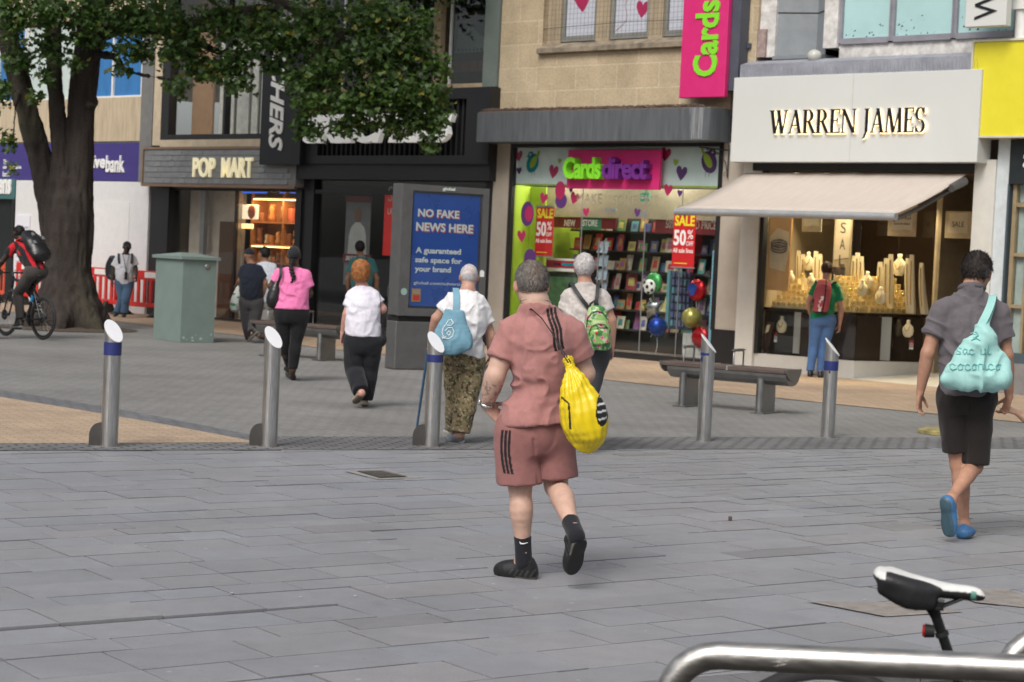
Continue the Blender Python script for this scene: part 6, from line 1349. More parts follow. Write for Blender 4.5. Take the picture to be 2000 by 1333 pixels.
for a in ((20, 30, 60, 60), (90, 30, 70, 55), (160, 20, 80, 60), (240, 25, 80, 60), (255, 90, 55, 38), (30, 110, 45, 45, -.8), (100, 95, 50, 35, -.8), (160, 85, 55, 30, -.8), (10, 190, 30, 45, -1, .5), (15, 275, 22, 30, -1, .5, .8), (70, 190, 18, 22, -.8, .4), (25, 330, 14, 20, -1, .3, .6), (235, 140, 30, 18, -1, .4, .7), (85, 150, 28, 30, -.9, .4, .8), (150, 125, 30, 22, -1.0, .4, .8),
    (320, 30, 75, 60, -1.5), (360, 100, 70, 55, -1.6), (430, 40, 75, 65, -1.7), (420, 130, 50, 40, -1.7, .5), (345, 165, 38, 24, -1.6, .4, .8), (380, 135, 40, 30, -1.6, .4), (355, 185, 14, 16, -1.6, .3, .6), (500, 60, 70, 70, -1.9), (465, 125, 45, 40, -1.9, .5), (530, 130, 30, 32, -1.95, .4), (470, 165, 38, 30, -1.9, .5), (560, 75, 70, 62, -2.0), (590, 170, 45, 45, -2.0, .6), (590, 235, 28, 30, -2.0, .4),
    (620, 40, 80, 60, -2.0), (640, 120, 75, 60, -2.1), (620, 200, 65, 50, -2.1), (610, 255, 35, 25, -2.1, .4, .8), (700, 40, 80, 60, -2.1), (720, 120, 80, 60, -2.2, .8, 1.3), (700, 200, 75, 50, -2.2, .8, 1.4), (690, 240, 60, 28, -2.1, .5), (780, 40, 60, 60, -2.1), (790, 110, 65, 60, -2.2, .8, 1.4), (780, 190, 70, 55, -2.2, .8, 1.5), (760, 245, 50, 30, -2.1, .4), (800, 238, 50, 30, -2.15, .4, 1.3), (852, 225, 36, 42, -2.15, .4, 1.3), (825, 50, 42, 55, -2.1, .6), (850, 130, 40, 45, -2.2, .5), (840, 200, 42, 50, -2.2, .5), (850, 250, 32, 30, -2.1, .4), (835, 290, 28, 20, -2.1, .3, .8), (585, 268, 18, 12, -2, .3, .6)): bl(*a)
cs_, sz, tn = [], [], []
for px, py, rx, ry, dy, dd, n in blobs:
    c = tp(px, py, dy); u = RNG.normal(0, .48, (n, 3)); u = u[np.linalg.norm(u, axis=1) < 1.25]
    # sprays: pull leaves towards a few twig centres
    tw = RNG.uniform(-.8, .8, (7, 3)); j = RNG.randint(0, 7, len(u)); u = u * .55 + tw[j] * .5
    P = c + u * np.array([rx * mpx, dd, ry * mpx]); cs_.append(P); sz.append(RNG.uniform(.06, .115, len(P)))
    t = RNG.uniform(.75, 1.2, (len(P), 1)); base = np.array([.052, .10, .024]) * t; yl = RNG.rand(len(P), 1) < .05; base = np.where(yl, np.array([.20, .19, .03]), base); 
    yo = (RNG.rand(len(P), 1) < .3); base = np.where(yo & ~yl, base * np.array([1.5, 1.45, 1.2]), base); tn.append(base)
# the rest of the crown above the picture
for i in range(46):
    q = RNG.rand() * 2 * math.pi; R = 5.2 * math.sqrt(RNG.rand()); z = 6.6 + RNG.rand() * 5.4 * (1 - (R / 6.4) ** 2) ; c = np.array([R * math.cos(q) + 1.6, R * math.sin(q) * .8 - .2, z]); n = 300
    P = c + RNG.normal(0, .42, (n, 3)) * np.array([1.5, 1.4, .8]); cs_.append(P); sz.append(RNG.uniform(.10, .19, n)); tn.append(np.array([.05, .095, .025]) * RNG.uniform(.75, 1.25, (n, 1)))
V, T, c = leaves(np.vstack(cs_), np.concatenate(sz), np.vstack(tn))
m, n_, l_, p_ = nodes_of('leaf')
a_ = n_.new('ShaderNodeAttribute'); a_.attribute_name = 'Col'; l_.new(a_.outputs['Color'], p_.inputs['Base Color']); p_.inputs['Roughness'].default_value = .45
tl_ = n_.new('ShaderNodeBsdfTranslucent'); hsv = n_.new('ShaderNodeHueSaturation'); hsv.inputs['Value'].default_value = 1.6; hsv.inputs['Saturation'].default_value = 1.1; l_.new(a_.outputs['Color'], hsv.inputs['Color']); l_.new(hsv.outputs[0], tl_.inputs[0])
ms_ = n_.new('ShaderNodeMixShader'); ms_.inputs[0].default_value = .32; l_.new(p_.outputs[0], ms_.inputs[1]); l_.new(tl_.outputs[0], ms_.inputs[2]); l_.new(ms_.outputs[0], n_['Material Output'].inputs[0])
o = npmesh('crown', V, T, m, c, tree)
o.data.polygons.foreach_set('use_smooth', np.zeros(len(T), bool))
# soil ring and fallen leaves round the trunk
mb = MB().lathe([(1.25, .006), (.9, .03), (.5, .06)], (0, 0, 0), 28); o = mb.build('tree_pit', mat('soil', (.075, .055, .04), .95, var=.4, vscale=14, bump=.8, bscale=40)); o.location = (tb[0], tb[1], 0); struct(o)
# ------------------------------------------------------------------ people
m_skin = mat_attr('skin', .52, .12, 300, sss=.08, spec=.4, var=.08)
m_cloth = mat_attr('cloth', .88, .25, 700, spec=.25, sheen=.12, var=.07)
m_hair = mat_attr('hair', .6, .6, 260, spec=.3, var=.25)
m_shoe = mat_attr('shoe', .45, .2, 250, spec=.45, var=.08)
m_bagm = mat_attr('bag_cloth', .75, .2, 500, spec=.3)
m_plast = mat_attr('glossy_fabric', .34, .1, 200, spec=.5, var=.03)
UP = np.array([0, 0, 1.0])
def nrm(v): v = np.array(v, float); return v / (np.linalg.norm(v) + 1e-12)
def lerp(a, b, t): return a + (b - a) * t
LIGHT = (.50, .29, .21); PALE = (.56, .36, .28); MED = (.27, .145, .09); DARK = (.075, .04, .026)
class Person: pass
def person(label, base, J, skin=LIGHT, fw=(0, 1, 0), look=(0, 1, 0), tilt=(0, 0, 1), hs=1.0, b={}, top=None, bot=None, hair=None, shoes=None, hands={}, h=.009, name='person'):
    bp = gnd(*base); D = bp[1]; B = np.array([bp[0], bp[1], 0.0]); R = Person(); R.B = B; R.D = D
    def L(*q): return (gnd(*q) if len(q) == 2 else at(q[0], q[1], D + q[2])) - B
    R.L = L; P = {k: L(*v) for k, v in J.items()}; R.P = P
    root = thing(name, label, 'person', B); R.root = root
    fw = nrm(fw); lat = nrm(np.cross(fw, UP)); R.fw, R.lat = fw, lat
    g = dict(hipw=.165, hipd=.12, waw=.145, wad=.11, chw=.17, chd=.125, arm=1.0, leg=1.0, neck=.058); g.update(b); R.g = g
    ln_ = nrm(P['sr'] - P['sl']) * .034 * hs * b.get('arm', 1.0)
    P['sl'] = P['sl'] + ln_ - UP * .026 * hs; P['sr'] = P['sr'] - ln_ - UP * .026 * hs
    sm = (P['sl'] + P['sr']) / 2; nk = P.get('nk', sm + UP * .07); shw = np.linalg.norm(P['sl'] - P['sr']) / 2
    pe = P['pe']; ch = P.get('ch', lerp(pe, sm, .72)); wa = P.get('wa', lerp(pe, sm, .36)); slat = nrm(P['sr'] - P['sl']); 
    if slat @ lat < 0: slat = -slat
    for s, q in (('l', -1), ('r', 1)):
        if 'h' + s not in P: P['h' + s] = pe + lat * q * g['hipw'] * .52 - UP * .03
    S = SDF(); tor = [pe - UP * .02, pe + UP * .02, wa, ch, sm - UP * .0, lerp(sm, nk, .55)]
    trx = [g['hipw'] * .96, g['hipw'], g['waw'], g['chw'], shw * .74, .085]; trY = [g['hipd'] * .9, g['hipd'], g['wad'], g['chd'], g['chd'] * .66, .062]
    S.tube(tor, trx, trY, slat, k=.03, cuts=[(pe - UP * .045, -UP)])
    R.tor = (tor, trx, trY, slat)
    # head
    f = nrm(look); u = nrm(np.array(tilt, float)); f = nrm(f - u * (f @ u)); r = np.cross(f, u); c = P['hd']; R.head = (c, r, f, u, hs)
    def H(a, bb, cc): return c + (r * a + f * bb + u * cc) * hs
    S.tube([lerp(sm, nk, .5), nk, H(0, -.012, -.05)], [g['neck'] * 1.0, g['neck'], g['neck'] * .97], None, slat, k=.035)
    e = lambda p, q, k=.02, op='+': S.ell(p, np.array(q) * hs, r, u, k, (), op)
    e(H(0, -.008, .022), (.076, .096, .09)); e(H(0, .034, -.04), (.060, .064, .076), .03); e(H(0, .068, -.094), (.030, .026, .024), .03)
    for q in (-1, 1):
        e(H(q * .046, .055, -.02), (.026, .03, .026), .02); e(H(q * .031, .103, .003), (.018, .014, .012), .006, '-'); e(H(q * .031, .088, .002), (.0125, .0125, .0115), .003)
        S.ell(H(q * .081, -.008, -.012), np.array((.011, .021, .034)) * hs, r + f * .35 * -q, nrm(u - f * .2), .008)
    S.tube([H(-.042, .088, .022), H(0, .099, .02), H(.042, .088, .022)], .012 * hs, None, r, k=.012)
    S.tube([H(0, .099, .012), H(0, .121, -.028)], [.008 * hs, .014 * hs], None, r, k=.01); e(H(.012, .108, -.033), (.009, .009, .008), .008); e(H(-.012, .108, -.033), (.009, .009, .008), .008)
    S.tube([H(-.022, .096, -.061), H(0, .104, -.059), H(.022, .096, -.061)], .0075 * hs, None, r, k=.006); S.tube([H(-.019, .094, -.071), H(0, .101, -.072), H(.019, .094, -.071)], .0075 * hs, None, r, k=.006)
    # arms and hands
    a_ = g['arm']
    for s in 'lr':
        sh, el, wr = P['s' + s], P['e' + s], P['w' + s]; R.__dict__['arm' + s] = (sh, el, wr)
        S.tube([lerp(lerp(sm, sh, .22), nk, .5), lerp(sm, sh, .66) + UP * .022, sh, lerp(sh, el, .45), lerp(sh, el, .85), el], [.030 * a_, .042 * a_, .056 * a_, .052 * a_, .044 * a_, .043 * a_], None, lat, k=.04)
        S.tube([el, lerp(el, wr, .28), lerp(el, wr, .65), wr], [.042 * a_, .045 * a_, .036 * a_, .027 * a_], [.042 * a_, .044 * a_, .034 * a_, .022 * a_], lat, k=.02)
        hd = hands.get(s, {}); d = nrm(hd.get('d', wr - el)); tv = np.array(hd.get('t', fw + lat * (.25 if s == 'l' else -.25)), float); tv = nrm(tv - d * (tv @ d))
        n = np.cross(d, tv) * (1 if s == 'l' else -1) * hd.get('flip', 1); cu = hd.get('curl', .45); k = hd.get('s', 1.0) * (.94 if hs < .97 else 1.0)
        pal = .088 * k; S.tube([wr, wr + d * pal * .45, wr + d * pal * .95], [.026 * k, .038 * k, .039 * k], [.02 * k, .0155 * k, .0125 * k], tv, k=.012)
        for i, (o, ln, sp) in enumerate(((.030, .070, .12), (.0105, .079, .03), (-.009, .074, -.06), (-.028, .058, -.16))):
            p = wr + d * pal * .93 + tv * o * k; dd = nrm(d + tv * sp * hd.get('spread', 1.0)); cc = cu * (1 + .12 * (i - 1.5)) * (1 + .15 * ((i * 7) % 3 - 1)); pts = [p - dd * .012]; pts.append(p)
            for q, fr in enumerate((.45, .30, .25)):
                ang = cc * (q + .6); v = dd * math.cos(ang) + n * math.sin(ang); p = p + v * ln * k * fr; pts.append(p)
            S.tube(pts, [.0095 * k, .0092 * k, .0085 * k, .0078 * k, .0066 * k], None, tv, k=.004, sub=2)
        p = wr + d * .022 * k + tv * .022 * k; v = nrm(d * .62 + tv * .72 + n * .25); q1 = p + v * .042 * k; q2 = q1 + nrm(d * .9 + tv * .3 + n * (.25 + cu * .5)) * .034 * k; q3 = q2 + nrm(d * .95 + n * (.3 + cu * .6)) * .025 * k
        S.tube([p, q1, q2, q3], [.0155 * k, .0115 * k, .010 * k, .0078 * k], None, n, k=.007, sub=2)
    # legs, feet
    l_ = g['leg']; R.legs = {}
    for s in 'lr':
        hp, kn, an = P['h' + s], P['k' + s], P['a' + s]; hl, to = P['b' + s], P['t' + s]   # hip, knee, ankle, heel, toe
        back = nrm(np.cross(nrm(an - kn), lat)); back = back if back @ fw < 0 else -back
        S.tube([hp, lerp(hp, kn, .4), lerp(hp, kn, .85), kn], [.086 * l_, .08 * l_, .06 * l_, .054 * l_], None, lat, k=.03)
        S.tube([kn, lerp(kn, an, .16) + back * .006, lerp(kn, an, .34) + back * .02, lerp(kn, an, .62) + back * .008, lerp(kn, an, .88), an], [.053 * l_, .052 * l_, .057 * l_, .044 * l_, .034 * l_, .036 * l_], [.053 * l_, .053 * l_, .06 * l_, .045 * l_, .036 * l_, .038 * l_], lat, k=.02)
        fd = nrm(to - hl); uu = an - hl; uu = nrm(uu - fd * (uu @ fd)); fl = np.linalg.norm(to - hl); R.legs[s] = (hp, kn, an, hl, to, fd, uu, fl)
        sd = np.cross(fd, uu)
        S.tube([an, hl + fd * .055 + uu * .045, hl + fd * .03 + uu * .035], [.034, .034, .03], None, sd, k=.02)
        S.tube([an, hl + fd * fl * .45 + uu * .045, hl + fd * fl * .72 + uu * .026, hl + fd * (fl - .035) + uu * .02], [.034, .036, .038, .03], [.036, .034, .022, .016], sd, k=.02)
    V, Q = S.mesh(h)
    col = np.tile(np.array(skin, float), (len(V), 1)); col *= (1 + .07 * vnoise(V, (9, 9, 9), 4) + .05 * vnoise(V, (30, 30, 30), 8))[:, None]
    hv = (V - c) / hs; X, Y, Z = hv @ r, hv @ f, hv @ u
    near = np.linalg.norm(hv, axis=1) < .2
    ear = near & (np.abs(X) > .074); col[ear] *= np.array([1.08, .86, .84])
    for q in (-1, 1):
        d2 = np.sqrt((X - q * .031) ** 2 + (Z - .002) ** 2); ey = near & (Y > .085) & (d2 < .0115); col[ey] = (.5, .5, .48); col[near & (Y > .085) & (d2 < .006)] = (.03, .02, .015)
        bw = near & (Y > .075) & (np.abs(X - q * .033) < .022) & (np.abs(Z - .028) < .006); col[bw] *= .35
    lp = near & (Y > .088) & (np.abs(X) < .026) & (np.abs(Z + .066) < .011); col[lp] *= np.array([.95, .62, .62])
    if 'paint' in g: col = g['paint'](R, V, col)
    R.body = npmesh('body', V, Q, m_skin, col, root)
    # ---- garments
    if top:
        t = dict(ease=.016, col=(.5, .5, .5), hem=None, slv=.62, sr=.062, sre=.078, neck=.5, fold=.0045, paint=None, flare=0.0, h=h * .9, low=.0, mat=m_cloth); t.update(top); S = SDF()
        pts, rx, ry, xd = R.tor; hz = t['hem'] if t['hem'] is not None else pe - UP * .05; o = t['ease']
        hemn = nrm(t.get('hemn', (0, 0, -1))); base_pt = pts[0] - UP * .25
        P2 = [base_pt] + pts[:5] + [lerp(sm, nk, .5), lerp(sm, nk, .78)]
        RX = [(rx[0] + o) * (1 + t['flare'])] + [rx[0] + o + t['flare'] * .03, rx[1] + o + t['flare'] * .03, rx[2] + o * 1.3 + t.get('loose', 0), rx[3] + o, rx[4] + o * .8, max(rx[5], g['neck']) + .014, g['neck'] * 1.1 + .014]
        RY = [(ry[0] + o) * (1 + t['flare'])] + [ry[0] + o + t['flare'] * .03, ry[1] + o + t['flare'] * .03, ry[2] + o * 1.3 + t.get('loose', 0), ry[3] + o, ry[4] + o * .8, max(ry[5], g['neck']) + .014, g['neck'] * 1.1 + .014]
        S.tube(P2, RX, RY, xd, k=.02, cuts=[(hz, hemn), (nk + UP * t.get('collar', -.03), nrm(UP + fw * .3))])
        for s in 'lr':
            sh, el, wr = R.__dict__['arm' + s]; slv = t['slv'] if not isinstance(t['slv'], dict) else t['slv'][s]
            if slv <= 0: continue
            en = lerp(sh, el, min(slv, 1)) if slv <= 1 else el; d = nrm(en - sh)
            pp_ = [lerp(lerp(sm, sh, .22), nk, .5), lerp(sm, sh, .66) + UP * .022, sh, lerp(sh, el, slv * .55), lerp(sh, el, slv + .12)]
            S.tube(pp_, [.042 * a_ + o * .8, .050 * a_ + o * .75, t['sr'] * a_ + o * .4, lerp(t['sr'], t['sre'], .6) * a_, t['sre'] * a_], None, lat, k=.035, cuts=[(en, d), (nk + UP * t.get('collar', -.03), nrm(UP + fw * .3))])
        V, Q = S.mesh(t['h']); N = vnormals(V, Q); rel = V - B * 0
        w1 = vnoise(rel, (7, 7, 11), 21); w2 = vnoise(rel + w1[:, None] * .05, (10, 10, 24), 22); dg = np.stack([rel[:, 0] * .8 + rel[:, 2] * .6 * np.tanh((rel[:, 0] - pe[0]) / .14), rel[:, 1], rel[:, 2] * .8 - rel[:, 0] * .6 * np.tanh((rel[:, 0] - pe[0]) / .14)], 1); w3 = 1 - np.abs(vnoise(dg + (w1 * .05)[:, None], (4.5, 4.5, 12), 23)) * 2.6
        amp = t['fold'] * (1 + 1.6 * np.clip(1 - np.abs((rel - wa) @ UP) / .22, 0, 1))
        V = V + N * (amp * (.35 * w1 + 0.22 * w2 + .9 * np.clip(w3, -.5, 1)))[:, None]
        col = np.tile(np.array(t['col'], float), (len(V), 1))
        if t['paint']: col = t['paint'](R, V, col, N)
        R.top = npmesh(t.get('name', 'shirt'), V, Q, t['mat'], col, root)
    if bot:
        t = dict(ease=.014, col=(.03, .03, .03), leg=.98, r=(.10, .088, .075, .06), fold=.006, paint=None, waist=pe + UP * .06, h=h, mat=m_cloth, k=.004); t.update(bot); S = SDF(); o = t['ease']
        ends = []
        for s in 'lr':
            hp, kn, an = R.legs[s][:3]; r0, r1, r2, r3 = [max(q, m_ * l_ + .011) for q, m_ in zip(t['r'], (.086, .076, .057, .040))]; lg = t['leg'] if not isinstance(t['leg'], dict) else t['leg'][s]
            if lg <= 1:   # shorts: fraction of the thigh... up to 1 = knee
                en = lerp(hp, kn, lg); S.tube([hp + UP * .03, lerp(hp, kn, lg * .5), lerp(hp, kn, lg + .15)], [r0, r1, r2], [r0 * 1.02, r1 * 1.02, r2 * 1.02], lat, k=t['k'], cuts=[(en, t.get('hemn', nrm(nrm(kn - hp) - UP * .6)))]); ends.append(en)
            else:
                en = lerp(kn, an, lg - 1); back = nrm(-fw)
                S.tube([hp + UP * .03, lerp(hp, kn, .5), kn, lerp(kn, an, .3) + back * .016, lerp(kn, an, .62) + back * .006, lerp(kn, an, lg - 1 + .1)], [r0, r1, r2, max(lerp(r2, r3, .3), .060 * l_ + .008), max(lerp(r2, r3, .65), .047 * l_ + .007), r3], None, lat, k=t['k'], cuts=[(en, nrm(an - kn))]); ends.append(en)
        S.tube([pe - UP * .02, pe + UP * .02, pe + UP * .12], [g['hipw'] * .97 + o, g['hipw'] + o, g['waw'] + o], [g['hipd'] + o, g['hipd'] + o, g['wad'] + o], R.tor[3], k=.06, cuts=[(t['waist'], UP), (pe - UP * t.get('crotch', .11), -UP)])
        if t.get('groove'):
            q0 = pe - UP * .04 - fw * (g['hipd'] + o + .004); q1 = sum(ends) / 2 - fw * (t['r'][2] + .004) - UP * .05; q1 = q1 + lat * t['groove']; S.tube([q0, lerp(q0, q1, .5), q1], [.008, .014, .02], [.012, .03, .05], lat, op='-')
        V, Q = S.mesh(t['h']); N = vnormals(V, Q)
        w1 = vnoise(V, (11, 11, 4), 31); w2 = vnoise(V + w1[:, None] * .04, (14, 14, 9), 32); w3 = 1 - np.abs(vnoise(V + (w1 * .05)[:, None], (12, 9, 5), 33)) * 2.2
        V = V + N * (t['fold'] * (.6 * w1 + .5 * w2 + .6 * np.clip(w3, -.4, 1)))[:, None]
        col = np.tile(np.array(t['col'], float), (len(V), 1))
        if t['paint']: col = t['paint'](R, V, col, N)
        R.bot = npmesh(t.get('name', 'trousers'), V, Q, t['mat'], col, root)
    if hair:
        t = dict(t=.008, col=(.05, .035, .025), style='short', fr=.0, amp=.004, nape=-.078, paint=None, h=h * .6); t.update(hair); S = SDF()
        n1 = nrm(f * .86 - u * .5); o1 = H(0, .035 + t['fr'], .045); cut = [(o1, n1), (H(0, 0, t['nape']), -u)]
        k = t['t']
        if t['style'] == 'short': S.ell(H(0, -.008, .022), np.array((.077 + k, .097 + k, .091 + k * 1.25)) * hs, r, u, .01, cut)
        elif t['style'] == 'bob':
            S.ell(H(0, -.02, .025), np.array((.104, .116, .108)) * hs, r, u, .01, [(H(0, .075, .06), n1)]); S.ell(H(0, -.035, -.05), np.array((.098, .092, .075)) * hs, r, u, .03, [(H(0, .03, 0), f), (H(0, 0, -.105), -u)])
        elif t['style'] == 'long':
            S.ell(H(0, -.015, .025), np.array((.09, .11, .10)) * hs, r, u, .01, [(H(0, .07, .06), n1)]); S.tube([H(0, -.04, 0), H(0, -.075, -.15), H(0, -.085, -.32)], [.085, .10, .06], [.06, .045, .03], r, k=.03)
        elif t['style'] == 'cap':
            S.ell(H(0, -.005, .03), np.array((.085, .106, .092)) * hs, r, u, .01, [(H(0, 0, .025), nrm(-u + f * .12))]); S.ell(H(0, .10, .034), np.array((.066, .075, .012)) * hs, r, nrm(u + f * .25), .008, [(H(0, .06, 0), -f)])
        elif t['style'] == 'wrap':
            S.ell(H(0, -.008, .022), np.array((.083, .104, .098)) * hs, r, u, .01, [(H(0, .04, .03), nrm(f * .75 - u * .65)), (H(0, 0, -.06), -u)])
        V, Q = S.mesh(t['h']); N = vnormals(V, Q); hv = (V - c) @ np.stack([r, f, u], 1)
        V = V + N * (t['amp'] * (vnoise(hv, (45, 25, 25), 41) + .7 * vnoise(hv, (140, 60, 45), 42)))[:, None]
        col = np.tile(np.array(t['col'], float), (len(V), 1)); sn = .5 + .5 * vnoise(hv, (150, 60, 60), 43); col = col * (.75 + .5 * sn)[:, None]
        if t['paint']: col = t['paint'](R, V, col, hv)
        nb = t.get('blades', 1500 if t['style'] in ('short', 'bob') and t['t'] > .0035 else 0)
        if nb:
            ii = RNG.randint(0, len(V), nb); p0 = V[ii]; L_ = t.get('bl', .02 if t['style'] == 'bob' else .016) * RNG.uniform(.5, 1.2, (nb, 1)); fl_ = -u * .55 - f * .2 + RNG.normal(0, .24, (nb, 3)); dd = N[ii] * .4 + fl_ * .8; dd /= np.linalg.norm(dd, axis=1)[:, None]
            w_ = np.cross(dd, N[ii] + .01); w_ /= np.linalg.norm(w_, axis=1)[:, None] + 1e-9; w_ *= .0011
            p1 = p0 + dd * L_ * .6 + N[ii] * .001; p2 = p1 + (dd - N[ii] * .5) * L_ * .4; k0 = len(V); VV = np.stack([p0 - w_, p0 + w_, p1 + w_, p1 - w_, p2 + w_ * .3, p2 - w_ * .3], 1).reshape(-1, 3); bs = k0 + 6 * np.arange(nb)
            Q = np.vstack([Q, np.stack([bs, bs + 1, bs + 2, bs + 3], 1), np.stack([bs + 3, bs + 2, bs + 4, bs + 5], 1)]); V = np.vstack([V, VV]); col = np.vstack([col, np.repeat(col[ii] * RNG.uniform(.7, 1.35, (nb, 1)), 6, 0)])
        R.hair = npmesh(t.get('name', 'cap' if t['style'] == 'cap' else 'hair'), V, Q, t.get('mat', m_cloth if t['style'] in ('cap', 'wrap') else m_hair), col, root)
    if shoes:
        t = dict(col=(.015, .015, .015), sole=(.02, .02, .02), collar=.03, w=1.0, ht=1.0, h=h * .7, paint=None, soleh=.022); t.update(shoes)
        for s in 'lr':
            hp, kn, an, hl, to, fd, uu, fl = R.legs[s]; sd = np.cross(fd, uu); w = t['w']; S = SDF(); sc = fl / .28
            cut = [(hl, -uu)]
            S.tube([hl + fd * .036 + uu * .036, hl + fd * fl * .35 + uu * .034, hl + fd * fl * .68 + uu * .03, to - fd * .04 + uu * .026], [.037 * w, .037 * w, .046 * w, .037 * w], [.046 * t['ht'], .044 * t['ht'], .037 * t['ht'], .028 * t['ht']], sd, k=.01, cuts=cut)
            S.tube([hl + fd * .05 + uu * .04, hl + fd * .062 + uu * (.075 + t['collar'])], [.038 * w, .038 * w], [.043, .044], sd, k=.02, cuts=[(hl + uu * (.07 + t['collar']), uu)])
            S.tube([hl + fd * fl * .25 + uu * .07, hl + fd * fl * .62 + uu * .035], [.034 * w, .036 * w], [.026, .022], sd, k=.02)
            V, Q = S.mesh(t['h']); a = (V - hl) @ uu; q = (V - hl) @ fd; col = np.where((a < t['soleh'])[:, None], np.array(t['sole'], float), np.array(t['col'], float))
            if t['paint']: col = t['paint'](a, q, (V - hl) @ sd, fl, col)
            npmesh(t.get('name', 'shoe'), V, Q, m_shoe, col, root)
    return R
def solid(S, h, name, m, col, parent, disp=None, paint=None):
    V, Q = S.mesh(h); N = vnormals(V, Q)
    if disp: V = V + N * disp(V)[:, None]
    c = np.tile(np.array(col, float), (len(V), 1))
    if paint: c = paint(V, c, N)
    return npmesh(name, V, Q, m, c, parent)
def bagthing(name, label, cat, B): return thing(name, label, cat, B)
def strap(pts, w, th, m, parent, name='strap', ref=None, B=None):   # flat ribbon along points
    P, _ = catm([np.array(p, float) for p in pts], np.zeros((len(pts), 1)) + 1, 5); mb = MB(); v = []
    for i, p in enumerate(P):
        t = nrm(P[min(i + 1, len(P) - 1)] - P[max(i - 1, 0)]); s = np.array(ref, float); s = nrm(s - t * (s @ t)); n = np.cross(t, s)
        v += [p - s * w / 2 - n * th / 2, p + s * w / 2 - n * th / 2, p + s * w / 2 + n * th / 2, p - s * w / 2 + n * th / 2]
    k = len(P); mb.add(v, [(i * 4 + j, i * 4 + (j + 1) % 4, i * 4 + 4 + (j + 1) % 4, i * 4 + 4 + j) for i in range(k - 1) for j in range(4)] + [(3, 2, 1, 0), (k * 4 - 4, k * 4 - 3, k * 4 - 2, k * 4 - 1)])
    return mb.build(name, m, parent)

# ---- 1. man in dusty pink shirt and shorts, walking away
ROSE = (.385, .182, .168)
BLK = np.array([.012, .012, .013])
def band(V, a, b, w):   # distance coordinates to a segment in the x,z plane: across (signed), along 0..1
    a2, b2 = np.array([a[0], a[2]]), np.array([b[0], b[2]]); d = b2 - a2; L = np.linalg.norm(d); d /= L; q = np.stack([V[:, 0], V[:, 2]], 1) - a2
    return q @ np.array([d[1], -d[0]]) * -1, q @ d / L
def mix(col, mask, c): return col * (1 - mask[:, None]) + np.array(c) * mask[:, None]
def sstep(x, a, b): t = np.clip((x - a) / (b - a), 0, 1); return t * t * (3 - 2 * t)
def tee_main(R, V, col, N):
    ac, al = band(V, R.L(1077, 602, -.1), R.L(1094, 684, -.1), 0); bk = (N[:, 1] < -.1) & (al > 0) & (al < 1); ac = ac + .004 * np.sin(al * 9)
    for k in (-1, 0, 1): m_ = (1 - sstep(np.abs(ac - k * .0195), .0062, .0085)) * bk; col = mix(col, m_, BLK)
    return col
def shorts_main(R, V, col, N):
    ac, al = band(V, R.L(985, 838, -.1), R.L(989, 925, -.1), 0); bk = (N[:, 1] < .3) & (al > 0.02) & (al < 1) & (V[:, 0] < R.P['pe'][0]); ac = ac - .012 * (al - .5) ** 2 * 4
    for k in (-1, 0, 1): m_ = (1 - sstep(np.abs(ac - k * .0195), .0058, .008)) * bk; col = mix(col, m_, BLK)
    return col
def tattoo(R, V, col):
    sh, el, wr = R.arml; ax = nrm(wr - el); q = (V - el) @ ax / np.linalg.norm(wr - el); d = np.linalg.norm(V - el - np.outer((V - el) @ ax, ax), axis=1)
    on = (q > .12) & (q < .92) & (d < .07)
    n1 = np.abs(vnoise(V, (42, 42, 42), 61)); n2 = vnoise(V, (13, 13, 13), 62); m_ = on * (n1 < .16) * (n2 > -.12); col = mix(col, m_ * .6, (.10, .10, .10))
    n3 = np.abs(vnoise(V, (75, 75, 75), 63)); sh2 = on * (n3 < .3) * (n2 > .2); return mix(col, sh2 * .35, (.12, .11, .11))
def greyhair(R, V, col, hv):
    t = sstep(hv[:, 2], -.05, .05)[:, None]; side = sstep(np.abs(hv[:, 0]), .05, .08)[:, None]; n = (.5 + .5 * vnoise(hv, (170, 70, 70), 51))[:, None]
    c = np.array([.115, .10, .088]) * (1 - t) + np.array([.15, .135, .12]) * t; c = c * (1 - .5 * side) + np.array([.23, .225, .22]) * .5 * side; c = c * (.55 + .9 * n)
    crown = np.exp(-(((hv[:, 0]) / .035) ** 2 + ((hv[:, 2] - .07) / .04) ** 2))[:, None] * (hv[:, 1] < 0)[:, None]; return 1.35 * (c * (1 - .3 * crown) + np.array([.2, .115, .08]) * .3 * crown)
def trainers(a, q, s, fl, col):
    st = (np.sin(q * 210 + a * 140) > .55) & (a > .02) & (a < .06) & (q < fl * .55); col = np.where(st[:, None], np.array([.05, .05, .05]), col)
    return np.where(((a > .004) & (a < .017) & (q < fl * .42))[:, None], np.array([.11, .105, .09]), col)
